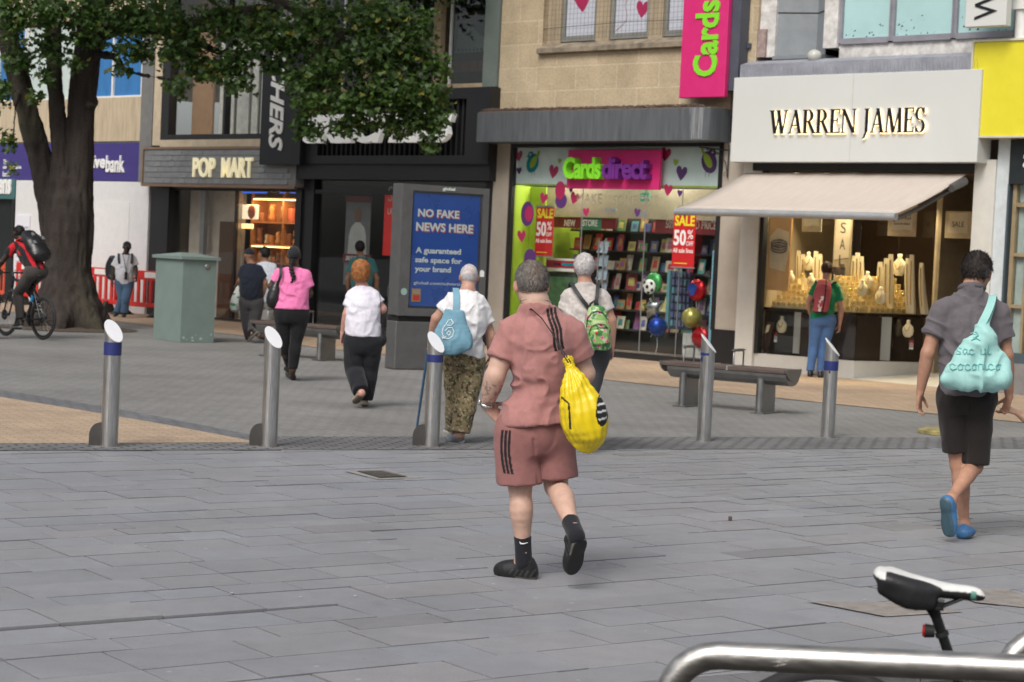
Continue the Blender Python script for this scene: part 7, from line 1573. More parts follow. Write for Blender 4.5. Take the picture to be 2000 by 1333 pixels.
main = person('heavy-set man in dusty pink t-shirt and shorts with black stripes, walking away in the middle', (1008, 1128), dict(
    hd=(1038, 555, .03), nk=(1046, 589, 0), sl=(984, 636, .0), sr=(1131, 640, .0), ch=(1060, 676, .0), wa=(1052, 765, .03), pe=(1042, 838, .0),
    el=(967, 735, -.05), wl=(950, 793, .02), er=(1143, 730, .05), wr=(1122, 752, .28),
    hl=(1008, 858, -.02), hr=(1080, 858, .03), kl=(1016, 952, -.02), kr=(1086, 950, .04), al=(1022, 1078, -.02), ar=(1121, 1036, -.34), bl=(1049, 1131), tl=(966, 1121),
    br=(1137, 1056, -.42), tr=(1117, 1126, -.31)), skin=PALE, look=(-.22, 1, -.02), tilt=(-.05, .03, 1), hs=1.06, h=.0065,
    b=dict(hipw=.160, hipd=.15, waw=.118, wad=.15, chw=.150, chd=.15, arm=1.2, leg=1.12, neck=.073, paint=tattoo),
    top=dict(col=ROSE, hem=gnd(1008, 1128) * 0 + (at(1040, 829, 10.4) - np.array([gnd(1008, 1128)[0], gnd(1008, 1128)[1], 0])), hemn=(.10, 0, -1), slv=.64, sr=.060, sre=.066, fold=.0062, paint=tee_main, ease=.017, loose=.0, flare=.5, name='t_shirt'),
    bot=dict(col=(.275, .122, .114), leg=dict(l=.92, r=.8), r=(.115, .118, .122, 0), fold=.008, ease=.010, paint=shorts_main, groove=.01, name='shorts', k=.004, crotch=.12),
    hair=dict(t=.005, paint=greyhair, amp=.0012, blades=6000, bl=.012, nape=-.07), shoes=dict(col=(.012, .012, .013), sole=(.014, .014, .014), paint=trainers, collar=.035, w=1.15, ht=1.5, soleh=.034),
    hands=dict(l=dict(d=(.72, .30, -.62), t=(.3, .5, .55), curl=.75, s=1.08), r=dict(d=(-.9, .5, 0), curl=.8)))
R = main; L = R.L
for s in 'lr':   # ankle socks
    hp, kn, an, hl, to, fd, uu, fl = R.legs[s]; ax = nrm(kn - an); S = SDF().tube([an - ax * .055, an + ax * .035, an + ax * .10], [.046, .045, .048], None, R.lat, k=.01, cuts=[(an + ax * .085, ax)])
    sk_ = solid(S, .006, 'sock', m_cloth, (.014, .015, .02), R.root)
    c_ = an + ax * .045; t0 = R.lat if s == 'l' else R.lat
    MB().tube([c_ + np.array([-.018, -.046, .014]), c_ + np.array([-.012, -.0465, .004]), c_ + np.array([.004, -.047, .004]), c_ + np.array([.026, -.044, .011])], [.002, .0045, .0035, .001], 6).build('printed_tick', m_wl, sk_)
cn = MB(); c0 = R.P['nk']
pts = [c0 + np.array([.079 * math.cos(a), .072 * math.sin(a) + .005, .012 + .016 * math.sin(a) * -1 - .012]) for a in np.linspace(0, 2 * math.pi, 49)]
for i in range(48): cn.ball((pts[i] + pts[i + 1]) / 2, .0048, .0048, .0038, 6)
t = thing('neck_chain', 'thin silver chain round the neck of the man in dusty pink', 'chain', R.B); cn.build('chain', m_steel, t)
wv = nrm(R.P['wl'] - R.P['el']); wx = nrm(np.cross(wv, (0, 1, 0))); wy = np.cross(wv, wx)
t = thing('wrist_watch', 'silver watch on the left wrist of the man in dusty pink', 'watch', R.B)
mb = MB()
wc = lerp(R.P['wl'], R.P['el'], .06)
mb.lathe([(.0385, -.009), (.0405, -.009), (.0405, .009), (.0385, .009)], wc, 28, ax=(wx, wy, wv)); mb.build('bracelet', mat('watch_steel', (.62, .62, .6), .25, 1.0, var=.1, vscale=200), t)
MB().lathe([(0, .0405), (.017, .0405), (.017, .048), (0, .050)], wc, 20, ax=(wv, np.cross(nrm(wx * -1 + np.array([0, -.3, 0])), wv), nrm(wx * -1 + np.array([0, -.3, 0])))).build('dial', mat('dial', (.5, .5, .5), .2, .6, var=0), t)
# yellow drawstring bag
t = bagthing('drawstring_bag', 'glossy yellow drawstring bag with black print on the back of the man in dusty pink', 'bag', R.B)
yb = -.26
S = SDF().tube([L(1109, 704, yb + .03), L(1113, 722, yb), L(1125, 758, yb - .02), L(1139, 805, yb - .03), L(1146, 845, yb - .02), L(1150, 874, yb)], [.022, .026, .075, .112, .098, .045], [.02, .024, .055, .075, .07, .03], (1, 0, .12), k=.02)
gt = L(1110, 706, yb)
def gather(V):
    d = V - gt; a = np.arctan2(d[:, 0] + .25 * d[:, 2], d[:, 1]); dd = np.linalg.norm(d, axis=1); w = np.exp(-dd / .13)
    return (.006 * w + .0014) * np.sin(a * 17 + 3 * vnoise(V, (8, 8, 8), 3)) + .008 * vnoise(V, (14, 14, 7), 71) + .006 * (1 - np.abs(vnoise(V, (16, 16, 8), 72)) * 2)
def ybag(V, c, N):
    q = ((V[:, 0] - L(1176, 798, yb)[0]) / .036) ** 2 + ((V[:, 2] - L(1176, 798, yb)[2]) / .085) ** 2; m_ = (q < 1) & (V[:, 1] < yb + .1); c = np.where(m_[:, None], BLK, c)
    st = m_ & (q < .7) & (np.abs(np.mod((V[:, 2] - .25 * V[:, 0]) * 26, 1) - .5) < .14); c = np.where(st[:, None], np.array([.6, .6, .58]), c)
    ac, al = band(V, L(1097, 776, yb), L(1110, 786, yb), 0); c = np.where(((np.abs(ac) < .005) & (al > -.1) & (al < 1) & (N[:, 1] < .4))[:, None], BLK, c)
    ac, al = band(V, L(1110, 786, yb), L(1113, 836, yb), 0); return np.where(((np.abs(ac) < .005) & (al > 0) & (al < 1) & (N[:, 1] < .4))[:, None], BLK, c)
solid(S, .0055, 'bag_body', m_plast, (.74, .55, .008), t, gather, ybag)
for dx in (0, .012):
    MB().tube([L(1022, 606, .02), L(1038, 604, -.11), L(1058, 622, -.175), L(1082, 656, -.205), L(1098, 690, -.22) + np.array([dx, 0, 0]), L(1110, 708, yb) + np.array([dx, -.01, 0])], .0035, 6).build('cord', mat('cord_black', (.015, .015, .017), .6), t)

# ---- 2. man in grey polo and dark shorts, right
def greydk(R, V, col, hv):
    side = sstep(np.abs(hv[:, 0]), .06, .085)[:, None] * sstep(-hv[:, 2], -.04, .05)[:, None]; n = (.5 + .5 * vnoise(hv, (150, 60, 60), 52))[:, None]
    return (np.array([.045, .036, .032]) * (1 - side) + np.array([.16, .155, .155]) * side) * (.6 + .8 * n)
def clog(a, q, s, fl, col):
    return np.where((a < .012)[:, None], np.array([.05, .10, .13]), col)
RB_ = gnd(1890, 1050); 
polo = person('tall man in grey polo shirt, dark shorts and blue clogs, walking away at the right', (1890, 1050), dict(
    hd=(1909, 531, .03), nk=(1899, 558, .0), sl=(1830, 596, .0), sr=(1960, 602, .0), ch=(1896, 640, .0), wa=(1890, 705, .0), pe=(1889, 772, .0),
    el=(1812, 690, -.03), wl=(1797, 768, .03), er=(1966, 694, .0), wr=(1971, 776, .08),
    hl=(1861, 792, .02), hr=(1913, 794, -.02), kl=(1872, 908, .03), kr=(1903, 912, .0), al=(1884, 1026, .02), ar=(1858, 974, -.30), bl=(1882, 1054), tl=(1896, 1047),
    br=(1843, 974, -.36), tr=(1851, 1055, -.30)), skin=(.42, .225, .15), look=(.5, .8, -.28), tilt=(.1, .3, 1), hs=1.03, h=.007,
    b=dict(hipw=.165, hipd=.125, waw=.15, wad=.125, chw=.168, chd=.13, arm=1.0, leg=1.0, neck=.062),
    top=dict(col=(.125, .112, .122), hem=at(1890, 772, RB_[1]) - np.array([RB_[0], RB_[1], 0]), slv=.62, sr=.064, sre=.08, fold=.008, ease=.018, loose=.006, name='polo_shirt', collar=-.012),
    bot=dict(col=(.020, .016, .0145), leg=dict(l=.78, r=.94), r=(.10, .096, .09, 0), fold=.010, ease=.014, groove=-.02, name='shorts', k=.004),
    hair=dict(t=.014, paint=greydk, amp=.004, blades=5200, bl=.022, nape=-.062), shoes=dict(col=(.05, .16, .34), sole=(.06, .15, .28), paint=clog, collar=-.035, w=1.22, name='clog', soleh=.016),
    hands=dict(l=dict(d=(0, .12, -1), t=(.5, .85, 0), curl=.38, spread=1.1), r=dict(d=(-.15, .25, -.95), t=(-.3, .9, .2), curl=.95)))
R = polo; L = R.L; c, r_, f_, u_, hs_ = R.head
MB().tube([R.P['nk'] + np.array([.072 * math.cos(a), .066 * math.sin(a) + .008, -.018 - .022 * math.sin(a)]) for a in np.linspace(-3.9, .75, 22)], [.021] * 22, 10).build('collar', mat('collar_grey', (.11, .098, .108), .85, var=.1), R.root)
t = bagthing('tote_bag', 'pale turquoise cloth tote with script lettering on the shoulder of the man in grey polo', 'bag', R.B)
yb = -.26
S = SDF().tube([L(1926, 628, yb + .05), L(1921, 655, yb), L(1912, 690, yb), L(1905, 722, yb), L(1903, 740, yb)], [.025, .07, .13, .18, .185], [.02, .04, .06, .08, .07], (1, 0, .05), k=.02)
S.tube([L(1844, 741, yb + .02), L(1870, 742, yb), L(1912, 750, yb), L(1952, 738, yb)], [.012, .04, .055, .055], [.03, .06, .08, .08], (0, 0, 1), k=.04)
S.tube([L(1946, 690, yb + .05), L(1957, 722, yb + .03), L(1955, 745, yb + .03)], [.03, .045, .04], [.04, .07, .06], (1, 0, 0), k=.03)
S.planes.append((L(1880, 757, yb), nrm((-.10, 0, -1))))
def tfold(V): return .012 * vnoise(V, (9, 9, 5), 81) + .018 * (1 - np.abs(vnoise(V + .03 * vnoise(V, (9, 9, 9), 83)[:, None], (12, 9, 6), 82)) * 2.2)
tb_ = solid(S, .008, 'bag_body', m_bagm, (.34, .60, .57), t, tfold)
m_tq = mat('turquoise_ink', (.16, .47, .44), .8, var=.1)
# the script lettering is laid onto the bag's own surface
def onbag(o, px, py, off=.006):
    q = L(px, py, yb); ok, loc, nn, _ = o.ray_cast(Vector(q) + Vector((0, -1, 0)), Vector((0, 1, 0))); return (np.array(loc) + np.array([0, -off, 0])) if ok else q
def script(o, strokes, r, name, m, par):
    mb = MB()
    for st in strokes:
        if len(st) > 1: mb.tube([onbag(o, *p) for p in st], r, 6)
    mb.build(name, m, par)
bpy.context.view_layer.update()
def word(x, y, s, letters, slope=0.0):   # simple joined script, unit glyphs
    G = {'c': [(.8, .75), (.5, .95), (.15, .7), (.15, .25), (.5, .02), (1, .25)], 'o': [(.5, .95), (.15, .6), (.3, .05), (.75, .15), (.8, .7), (.5, .95), (1.05, .75)], 'a': [(.8, .8), (.45, .95), (.15, .5), (.4, .05), (.75, .5), (.8, .85), (.8, .1), (1.1, .2)], 'r': [(.1, 0), (.2, .9), (.45, .95), (.75, .85), (.7, .3), (1, .1)], 'i': [(.2, .9), (.15, .2), (.4, .02), (.7, .25)], 's': [(.1, .05), (.6, .1), (.65, .4), (.25, .6), (.5, 1.05), (.85, .9)], 'u': [(.1, .9), (.1, .2), (.45, .02), (.75, .4), (.8, .9), (.8, .1), (1.1, .2)], 't': [(.4, 1.6), (.3, .3), (.55, .02), (.9, .3)], 'l': [(.1, .2), (.6, 1.5), (.4, 1.7), (.25, .3), (.5, .02), (.9, .2)]}
    W = {'i': .6, 't': .75, 's': .85}; out = []
    for ch_ in letters:
        if ch_ == ' ': x += s * .9; continue
        out.append([(x + a * s, y - b * s + slope * a) for a, b in G[ch_]]); x += s * W.get(ch_, 1.02)
    return out
script(tb_, word(1864, 692, 12, 'sac ut') + word(1850, 722, 13, 'cocorico'), .0029, 'script_lettering', m_tq, t)
script(tb_, [[(1896, 652), (1905, 648), (1908, 655), (1898, 660)], [(1893, 664), (1903, 660), (1910, 664)]], .004, 'printed_mark', m_tq, t)
strap([L(1931, 598, .06), L(1938, 582, .02), L(1939, 578, -.05), L(1936, 592, -.14), L(1928, 612, -.2), L(1918, 632, yb + .02), L(1908, 655, yb - .03)], .05, .006, mat('strap_turquoise', (.30, .56, .52), .8, var=.1), t, ref=(1, 0, .3))
strap([L(1944, 600, .05), L(1942, 580, .0), L(1938, 600, -.12), L(1928, 630, -.2), L(1926, 650, yb + .02)], .035, .006, MATS['strap_turquoise'], t, ref=(1, 0, .3))
# child holding his hand, almost wholly outside the picture
kid = person('child mostly outside the right edge, holding the hand of the man in grey polo', (2062, 1046), dict(
    hd=(2062, 735, 0), nk=(2062, 775, 0), sl=(2030, 800, 0), sr=(2092, 802, 0), pe=(2062, 900, 0), el=(2016, 828, .02), wl=(1985, 806, .05), er=(2104, 850, 0), wr=(2106, 895, .03),
    kl=(2050, 972, .02), kr=(2076, 972, -.02), al=(2050, 1030, .0), ar=(2078, 1028, -.05), bl=(2048, 1048), tl=(2050, 1032), br=(2078, 1046), tr=(2080, 1030)), skin=(.5, .3, .21), hs=.92, h=.009,
    b=dict(hipw=.12, hipd=.09, waw=.11, wad=.09, chw=.12, chd=.09, arm=.72, leg=.75, neck=.045), top=dict(col=(.5, .35, .1), slv=.6, sr=.06, sre=.06), bot=dict(col=(.05, .06, .12), leg=.9, r=(.085, .08, .075, 0), name='shorts'), hair=dict(col=(.1, .06, .03)), shoes=dict(col=(.5, .5, .5)),
    hands=dict(l=dict(d=(-.85, .1, .2), t=(0, .6, .7), curl=.5, s=.7), r=dict(s=.7)))
# ---- 3. elderly man with stick, white t-shirt, camouflage trousers
def camo(R, V, col, N):
    a = vnoise(V, (38, 38, 30), 91) + .6 * vnoise(V, (90, 90, 60), 94); b_ = vnoise(V, (44, 44, 36), 92) + .5 * vnoise(V, (95, 95, 70), 95); c_ = vnoise(V, (60, 60, 50), 93)
    col = np.tile(np.array([.20, .155, .085]), (len(V), 1)); col = mix(col, (a > .3) * 1., (.085, .085, .04)); col = mix(col, (b_ > .38) * 1., (.05, .032, .02)); return mix(col, (c_ > .45) * 1., (.33, .28, .19))
def white_bald(R, V, col, hv):
    n = (.5 + .5 * vnoise(hv, (130, 70, 70), 53))[:, None]; top = np.exp(-(((hv[:, 0] - .01) / .05) ** 2 + ((hv[:, 2] - .06) / .05) ** 2))[:, None]
    return (np.array([.50, .48, .49]) * (1 - .45 * top) + np.array([.5, .33, .28]) * .45 * top) * (.75 + .4 * n)
def white_soles(a, q, s, fl, col): return np.where((a < .03)[:, None], np.array([.6, .58, .52]), col)
old = person('elderly man in white t-shirt and camouflage trousers walking with a blue stick', (893, 865), dict(
    hd=(916, 541, .02), nk=(914, 565, -.03), sl=(878, 578, -.02), sr=(945, 590, -.02), ch=(910, 612, -.08), wa=(905, 655, -.06), pe=(905, 695, -.02), el=(852, 622, .0), wl=(841, 664, .1), er=(959, 656, -.0), wr=(959, 695, .03),
    hl=(891, 712, 0), hr=(922, 712, 0), kl=(891, 772, .05), kr=(914, 772, -.0), al=(888, 838, .18), ar=(899, 848, -.05), bl=(884, 852, .18), tl=(870, 846, .30), br=(907, 866), tr=(872, 862)), skin=(.46, .26, .19), hs=.98, look=(-.05, 1, 0), h=.0085,
    b=dict(hipw=.165, hipd=.14, waw=.15, wad=.145, chw=.165, chd=.145, arm=1.0, neck=.062),
    top=dict(col=(.70, .69, .70), hem=at(908, 688, gnd(893, 865)[1]) - np.array([*gnd(893, 865)[:2], 0]), hemn=(-.42, 0, -1), slv=.62, sr=.064, sre=.075, fold=.008, ease=.02, flare=.06, name='t_shirt'),
    bot=dict(leg=1.96, r=(.115, .112, .098, .082), paint=camo, fold=.010), hair=dict(t=.003, paint=white_bald, amp=.0015), shoes=dict(col=(.12, .13, .15), sole=(.6, .58, .52), paint=white_soles, collar=.01, w=1.08, ht=1.1),
    hands=dict(l=dict(d=(-.1, .35, -.9), t=(.5, .8, .2), curl=.9), r=dict(curl=.5)))
R = old; L = R.L
t = thing('walking_stick', 'thin blue walking stick in the left hand of the elderly man', 'walking stick', R.B)
foot = gnd(812, 851) - R.B; hand = R.P['wl'] + np.array([-.02, .05, -.07])
MB().tube([hand, lerp(hand, foot, .3), foot], [.0125, .0125, .011], 10).build('shaft', mat('stick_blue', (.05, .11, .19), .4), t)
MB().tube([foot - UP * .0, foot + UP * .05], [.021, .015], 12).build('rubber_tip', mat('tip_blue', (.03, .07, .13), .7), t)
MB().tube([hand + np.array([0, -.05, .005]), hand + np.array([0, .04, .01]), hand + np.array([0, .08, -.0])], [.015, .017, .012], 10).build('handle', m_black, t)
t = bagthing('tote_bag', 'plain blue cotton tote with a white outline print on the shoulder of the elderly man', 'bag', R.B)
yb = -.26
S = SDF().tube([L(887, 604, yb), L(886, 622, yb), L(884, 650, yb), L(886, 672, yb), L(890, 684, yb)], [.075, .10, .15, .165, .13], [.022, .04, .065, .07, .05], (1, 0, .06), k=.02)
S.tube([L(858, 650, yb + .02), L(868, 676, yb), L(872, 692, yb)], [.03, .06, .03], [.03, .05, .04], k=.03); S.tube([L(900, 660, yb), L(913, 674, yb), L(916, 680, yb)], [.05, .04, .02], [.05, .05, .03], k=.03)
S.planes.append((L(886, 606, yb), nrm((.1, 0, 1)))); S.planes.append((L(890, 692, yb), nrm((.12, 0, -1))))
bb_ = solid(S, .007, 'bag_body', m_bagm, (.155, .31, .40), t, lambda V: .008 * vnoise(V, (10, 10, 6), 84) + .007 * (1 - np.abs(vnoise(V, (16, 12, 8), 85)) * 2.2))
bpy.context.view_layer.update()
def onb(o, L_, px, py, y0, off=.004):
    q = L_(px, py, y0); ok, loc, nn, _ = o.ray_cast(Vector(q) + Vector((0, -1, 0)), Vector((0, 1, 0))); return (np.array(loc) + np.array([0, -off, 0])) if ok else q
mb = MB()
for st in ([(876, 626), (872, 633), (866, 640), (864, 650), (868, 660), (876, 662), (884, 657), (887, 648), (884, 640), (876, 640), (870, 646)], [(876, 626), (882, 624), (886, 631), (881, 636), (874, 635)], [(866, 660), (863, 655), (865, 662), (872, 657)], [(878, 655), (881, 650), (877, 646), (873, 651), (878, 655)]): mb.tube([onb(bb_, L, *p, yb) for p in st], .0035, 6)
mb.build('outline_print', m_wl, t)
strap([L(889, 578, .1), L(890, 566, .02), L(890, 564, -.06), L(891, 575, -.17), L(891, 592, yb + .02), L(890, 610, yb)], .055, .006, mat('strap_blue', (.165, .33, .42), .8, var=.1), t, ref=(1, 0, 0))

# ---- 4. woman with floral backpack
def speck(R, V, col, N): n = vnoise(V, (45, 45, 45), 97); return col * (1 + .22 * n[:, None])
def silver(R, V, col, hv): n = (.5 + .5 * vnoise(hv, (170, 90, 60), 54))[:, None]; return np.array([.58, .55, .54]) * (.62 + .55 * n)
flor = person('woman with short white hair and grey marled t-shirt carrying a floral backpack', (1138, 882), dict(
    hd=(1141, 523, .02), nk=(1142, 549, 0), sl=(1105, 573, 0), sr=(1183, 576, 0), ch=(1142, 610, 0), wa=(1146, 650, 0), pe=(1150, 690, 0), el=(1098, 625, .02), wl=(1100, 672, .1), er=(1194, 626, .0), wr=(1195, 676, .02),
    kl=(1128, 780, .15), kr=(1146, 785, -.05), al=(1122, 862, .25), ar=(1142, 858, -.15), bl=(1126, 868), tl=(1122, 850), br=(1146, 876), tr=(1138, 858)), skin=(.47, .26, .19), hs=1.0, h=.0085,
    b=dict(hipw=.16, hipd=.13, waw=.155, wad=.13, chw=.175, chd=.135, arm=1.0), top=dict(col=(.50, .46, .43), slv=.58, sr=.064, sre=.075, paint=speck, name='t_shirt'), bot=dict(col=(.05, .05, .055), leg=1.95, r=(.10, .092, .078, .062)),
    hair=dict(t=.014, paint=silver, amp=.0022, nape=-.06), shoes=dict(col=(.1, .1, .1)), hands=dict(r=dict(d=(.05, .2, -.95), t=(-.3, .9, 0), curl=.6)))
R = flor; L = R.L
t = bagthing('backpack', 'small green floral backpack with pink blossoms on the woman with white hair', 'backpack', R.B); yb = -.23
def floral(V, c, N):
    a = vnoise(V, (20, 20, 20), 101); d = vnoise(V + .02 * a[:, None], (34, 34, 26), 102); c = np.tile(np.array([.20, .38, .10]), (len(V), 1)); c = mix(c, (a > .2) * .9, (.42, .55, .25)); c = mix(c, (d > .25) * 1., (.05, .19, .06)); c = mix(c, (np.abs(d) < .06) * .8, (.5, .6, .38))
    for (px, py, r) in ((1148, 620, 1), (1150, 638, .9), (1170, 611, 1), (1173, 635, 1.1), (1175, 659, 1), (1185, 666, 1), (1168, 676, 1), (1188, 630, .8), (1160, 664, .7), (1180, 645, .7), (1190, 655, .7)):
        q = L(px, py, yb); dx, dz = V[:, 0] - q[0], V[:, 2] - q[2]; rr = np.sqrt(dx * dx + dz * dz); an = np.arctan2(dz, dx); lim = .021 * r * (.72 + .28 * np.cos(5 * an + px)); c = mix(c, (rr < lim) * 1., (.68, .20, .33)); c = mix(c, (rr < .007 * r) * 1., (.3, .02, .08))
    return c
S = SDF().tube([L(1166, 606, yb), L(1166, 625, yb), L(1168, 650, yb), L(1169, 674, yb)], [.075, .10, .115, .108], [.045, .07, .08, .07], (1, 0, .05), k=.02); S.planes.append((L(1168, 684, yb), (0, 0, -1)))
bb_ = solid(S, .005, 'bag_body', m_plast, (.3, .4, .2), t, lambda V: .004 * vnoise(V, (18, 18, 18), 103), floral)
S = SDF().tube([L(1170, 648, yb - .085), L(1171, 670, yb - .08)], [.078, .074], [.022, .02], (1, 0, 0), k=.01); solid(S, .005, 'front_pocket', m_plast, (.3, .4, .2), bb_, None, floral)
bpy.context.view_layer.update()
mb = MB()
for st in ([(1145, 640), (1147, 622), (1155, 611), (1166, 607), (1178, 612), (1186, 624)], [(1150, 650), (1154, 638), (1166, 632), (1180, 634), (1187, 642)], [(1152, 654), (1168, 640), (1186, 640)]): mb.tube([onb(bb_, L, *p, yb, .012) for p in st], .0035, 6)
mb.build('zip', m_black, t)
MB().ball(onb(bb_, L, 1164, 650, yb, .035), .013, .008, .015, 12).build('red_pompom', m_red, t)
MB().tube([L(1152, 606, yb), L(1153, 594, yb), L(1160, 589, yb), L(1167, 594, yb), L(1168, 606, yb)], .011, 8).build('top_handle', m_black, t)
ms_ = mat('strap_black', (.02, .021, .023), .6, var=.1)
strap([L(1112, 572, .1), L(1115, 553, .03), L(1118, 557, -.08), L(1133, 580, -.17), L(1150, 602, yb + .06)], .034, .008, ms_, t, ref=(1, 0, .2))
strap([L(1172, 575, .1), L(1170, 555, .03), L(1168, 558, -.08), L(1166, 580, -.16), L(1162, 603, yb + .06)], .034, .008, ms_, t, ref=(1, 0, 0))

# ---- 5. red haired woman in white top
def auburn(R, V, col, hv): n = (.5 + .5 * vnoise(hv, (130, 90, 40), 55))[:, None]; return (np.array([.42, .175, .055]) * n + np.array([.24, .085, .028]) * (1 - n)) * (.8 + .4 * n)
redh = person('older woman with bouffant red hair, white blouse and black trousers', (703, 795), dict(
    hd=(705, 530, .0), nk=(706, 557, 0), sl=(683, 572, 0), sr=(735, 574, 0), ch=(709, 600, 0), wa=(709, 630, 0), pe=(709, 668, 0), el=(677, 614, -.03), wl=(669, 650, .02), er=(748, 604, .0), wr=(740, 610, .2),
    kl=(692, 722, .0), kr=(722, 722, .06), al=(706, 768, -.25), ar=(712, 782, .1), bl=(708, 774, -.28), tl=(692, 792, -.12), br=(712, 795), tr=(706, 783)), skin=(.50, .27, .22), hs=.98, h=.0085,
    b=dict(hipw=.17, hipd=.14, waw=.16, wad=.14, chw=.165, chd=.135, arm=.95), top=dict(col=(.70, .68, .76), slv=.6, sr=.062, sre=.074, hem=at(709, 657, gnd(703, 795)[1]) - np.array([*gnd(703, 795)[:2], 0]), flare=.1, ease=.02, name='blouse'), bot=dict(col=(.013, .014, .018), leg=dict(l=1.93, r=1.95), r=(.115, .11, .098, .085), fold=.009),
    hair=dict(style='bob', paint=auburn, amp=.0035), shoes=dict(col=(.35, .29, .22), sole=(.10, .075, .055), collar=-.01, ht=1.05, soleh=.024), hands=dict(l=dict(d=(-.05, .1, -1), t=(.4, .9, 0), curl=.35), r=dict(curl=.7)))
L = redh.L
t = bagthing('shoulder_bag', 'small black shoulder bag on a long strap at the side of the red haired woman', 'bag', redh.B)
solid(SDF().tube([L(744, 652, .0), L(745, 664, .0), L(743, 671, 0)], [.05, .06, .05], [.04, .05, .04], k=.02), .01, 'bag_body', m_plast, (.012, .012, .014), t)
strap([L(738, 566, .06), L(740, 562, .0), L(743, 590, -.13), L(746, 625, -.10), L(747, 655, -.02)], .02, .006, ms_, t, ref=(0, 1, 0))
# ---- 6. woman in pink t-shirt
pinkw = person('woman in bright pink t-shirt and black leggings with a dark head wrap and plait', (566, 744), dict(
    hd=(574, 499, .0), nk=(575, 521, 0), sl=(543, 530, 0), sr=(602, 536, 0), ch=(574, 555, 0), wa=(574, 580, 0), pe=(569, 612, 0), el=(530, 560, .02), wl=(540, 572, .2), er=(604, 574, .02), wr=(597, 580, .22),
    hl=(553, 622, 0), hr=(585, 622, 0), kl=(556, 672, .06), kr=(578, 668, .0), al=(566, 714, .28), ar=(572, 722, -.0), bl=(565, 728, .26), tl=(558, 724, .4), br=(573, 743), tr=(562, 733)), skin=DARK, hs=.98,
    b=dict(hipw=.20, hipd=.16, waw=.16, wad=.14, chw=.165, chd=.14, arm=1.1, leg=1.12), top=dict(col=(.78, .20, .42), slv=.62, sr=.066, sre=.074, hem=at(573, 604, gnd(566, 744)[1]) - np.array([*gnd(566, 744)[:2], 0]), ease=.022, name='t_shirt'), bot=dict(col=(.010, .010, .011), leg=1.97, r=(.112, .10, .072, .046), ease=.010, name='leggings'),
    hair=dict(style='wrap', col=(.022, .022, .025), amp=.001, name='head_wrap'), shoes=dict(col=(.02, .018, .016), collar=-.02, name='sandal'), hands={})
L = pinkw.L; c, r_, f_, u_, hs_ = pinkw.head
pts = [L(571, 510, -.10), L(568, 520, -.15), L(571, 535, -.17), L(574, 543, -.17), L(569, 551, -.165)]
solid(SDF().tube(pts, [.035, .028, .03, .024, .012], None, k=.01), .008, 'plait', m_hair, (.012, .010, .010), pinkw.root, lambda V: .005 * np.sin(V[:, 2] * 160))
t = bagthing('shoulder_bag', 'slouchy black shoulder bag under the left arm of the woman in pink', 'bag', pinkw.B)
solid(SDF().tube([L(541, 552, -.05), L(536, 570, -.05), L(533, 588, -.05), L(537, 596, -.05)], [.03, .075, .09, .06], [.03, .07, .08, .05], k=.02), .01, 'bag_body', m_plast, (.014, .014, .015), t, lambda V: .006 * vnoise(V, (14, 14, 10), 86))
strap([L(547, 528, .06), L(548, 519, .0), L(548, 524, -.12), L(548, 540, -.16), L(542, 556, -.10)], .035, .008, ms_, t, ref=(1, 0, 0))
# ---- 7. two men by the toy shop
navy = person('man in navy t-shirt and cap with charcoal trousers carrying a white carrier bag', (489, 669), dict(
    hd=(487, 499, 0), nk=(490, 514, 0), sl=(473, 522, 0), sr=(510, 524, 0), pe=(491, 590, 0), el=(469, 549, .02), wl=(463, 556, .22), er=(518, 552, 0), wr=(514, 578, .05), kl=(483, 630, .08), kr=(497, 630, 0), al=(488, 658, .2), ar=(494, 652, -.22), bl=(489, 664, .2), tl=(482, 665, .32), br=(506, 649, -.28), tr=(485, 668, -.18)), skin=MED, look=(-.45, .9, -.1),
    b=dict(hipw=.175, waw=.165, wad=.14, chw=.18, chd=.14), top=dict(col=(.010, .013, .024), slv=.7, hem=at(491, 586, 33.6) - np.array([*gnd(489, 669)[:2], 0]), ease=.024, name='t_shirt'), bot=dict(col=(.045, .042, .045), leg=1.94, r=(.115, .11, .10, .09)), hair=dict(style='cap', col=(.012, .013, .02)), shoes=dict(col=(.02, .02, .02), sole=(.2, .18, .15)), hands=dict(l=dict(curl=1.0)))
L = navy.L; c, r_, f_, u_, hs_ = navy.head
t = bagthing('carrier_bag', 'white printed carrier bag in the left hand of the man in navy', 'bag', navy.B)
def prn(V, c, N): a = vnoise(V, (16, 16, 16), 110); c = mix(c, (a > .35) * 1., (.06, .28, .12)); return mix(c, (vnoise(V, (20, 20, 20), 111) > .5) * 1., (.05, .05, .06))
solid(SDF().tube([L(465, 560, .12), L(463, 575, .12), L(460, 592, .12), L(459, 603, .12)], [.02, .07, .095, .085], [.015, .05, .07, .06], k=.02), .008, 'bag_body', m_plast, (.52, .54, .52), t, lambda V: .007 * vnoise(V, (18, 18, 10), 87), prn)
MB().tube([L(466, 562, .12), L(465, 553, .16), L(463, 562, .12)], .006, 6).build('handle', m_wl, t)
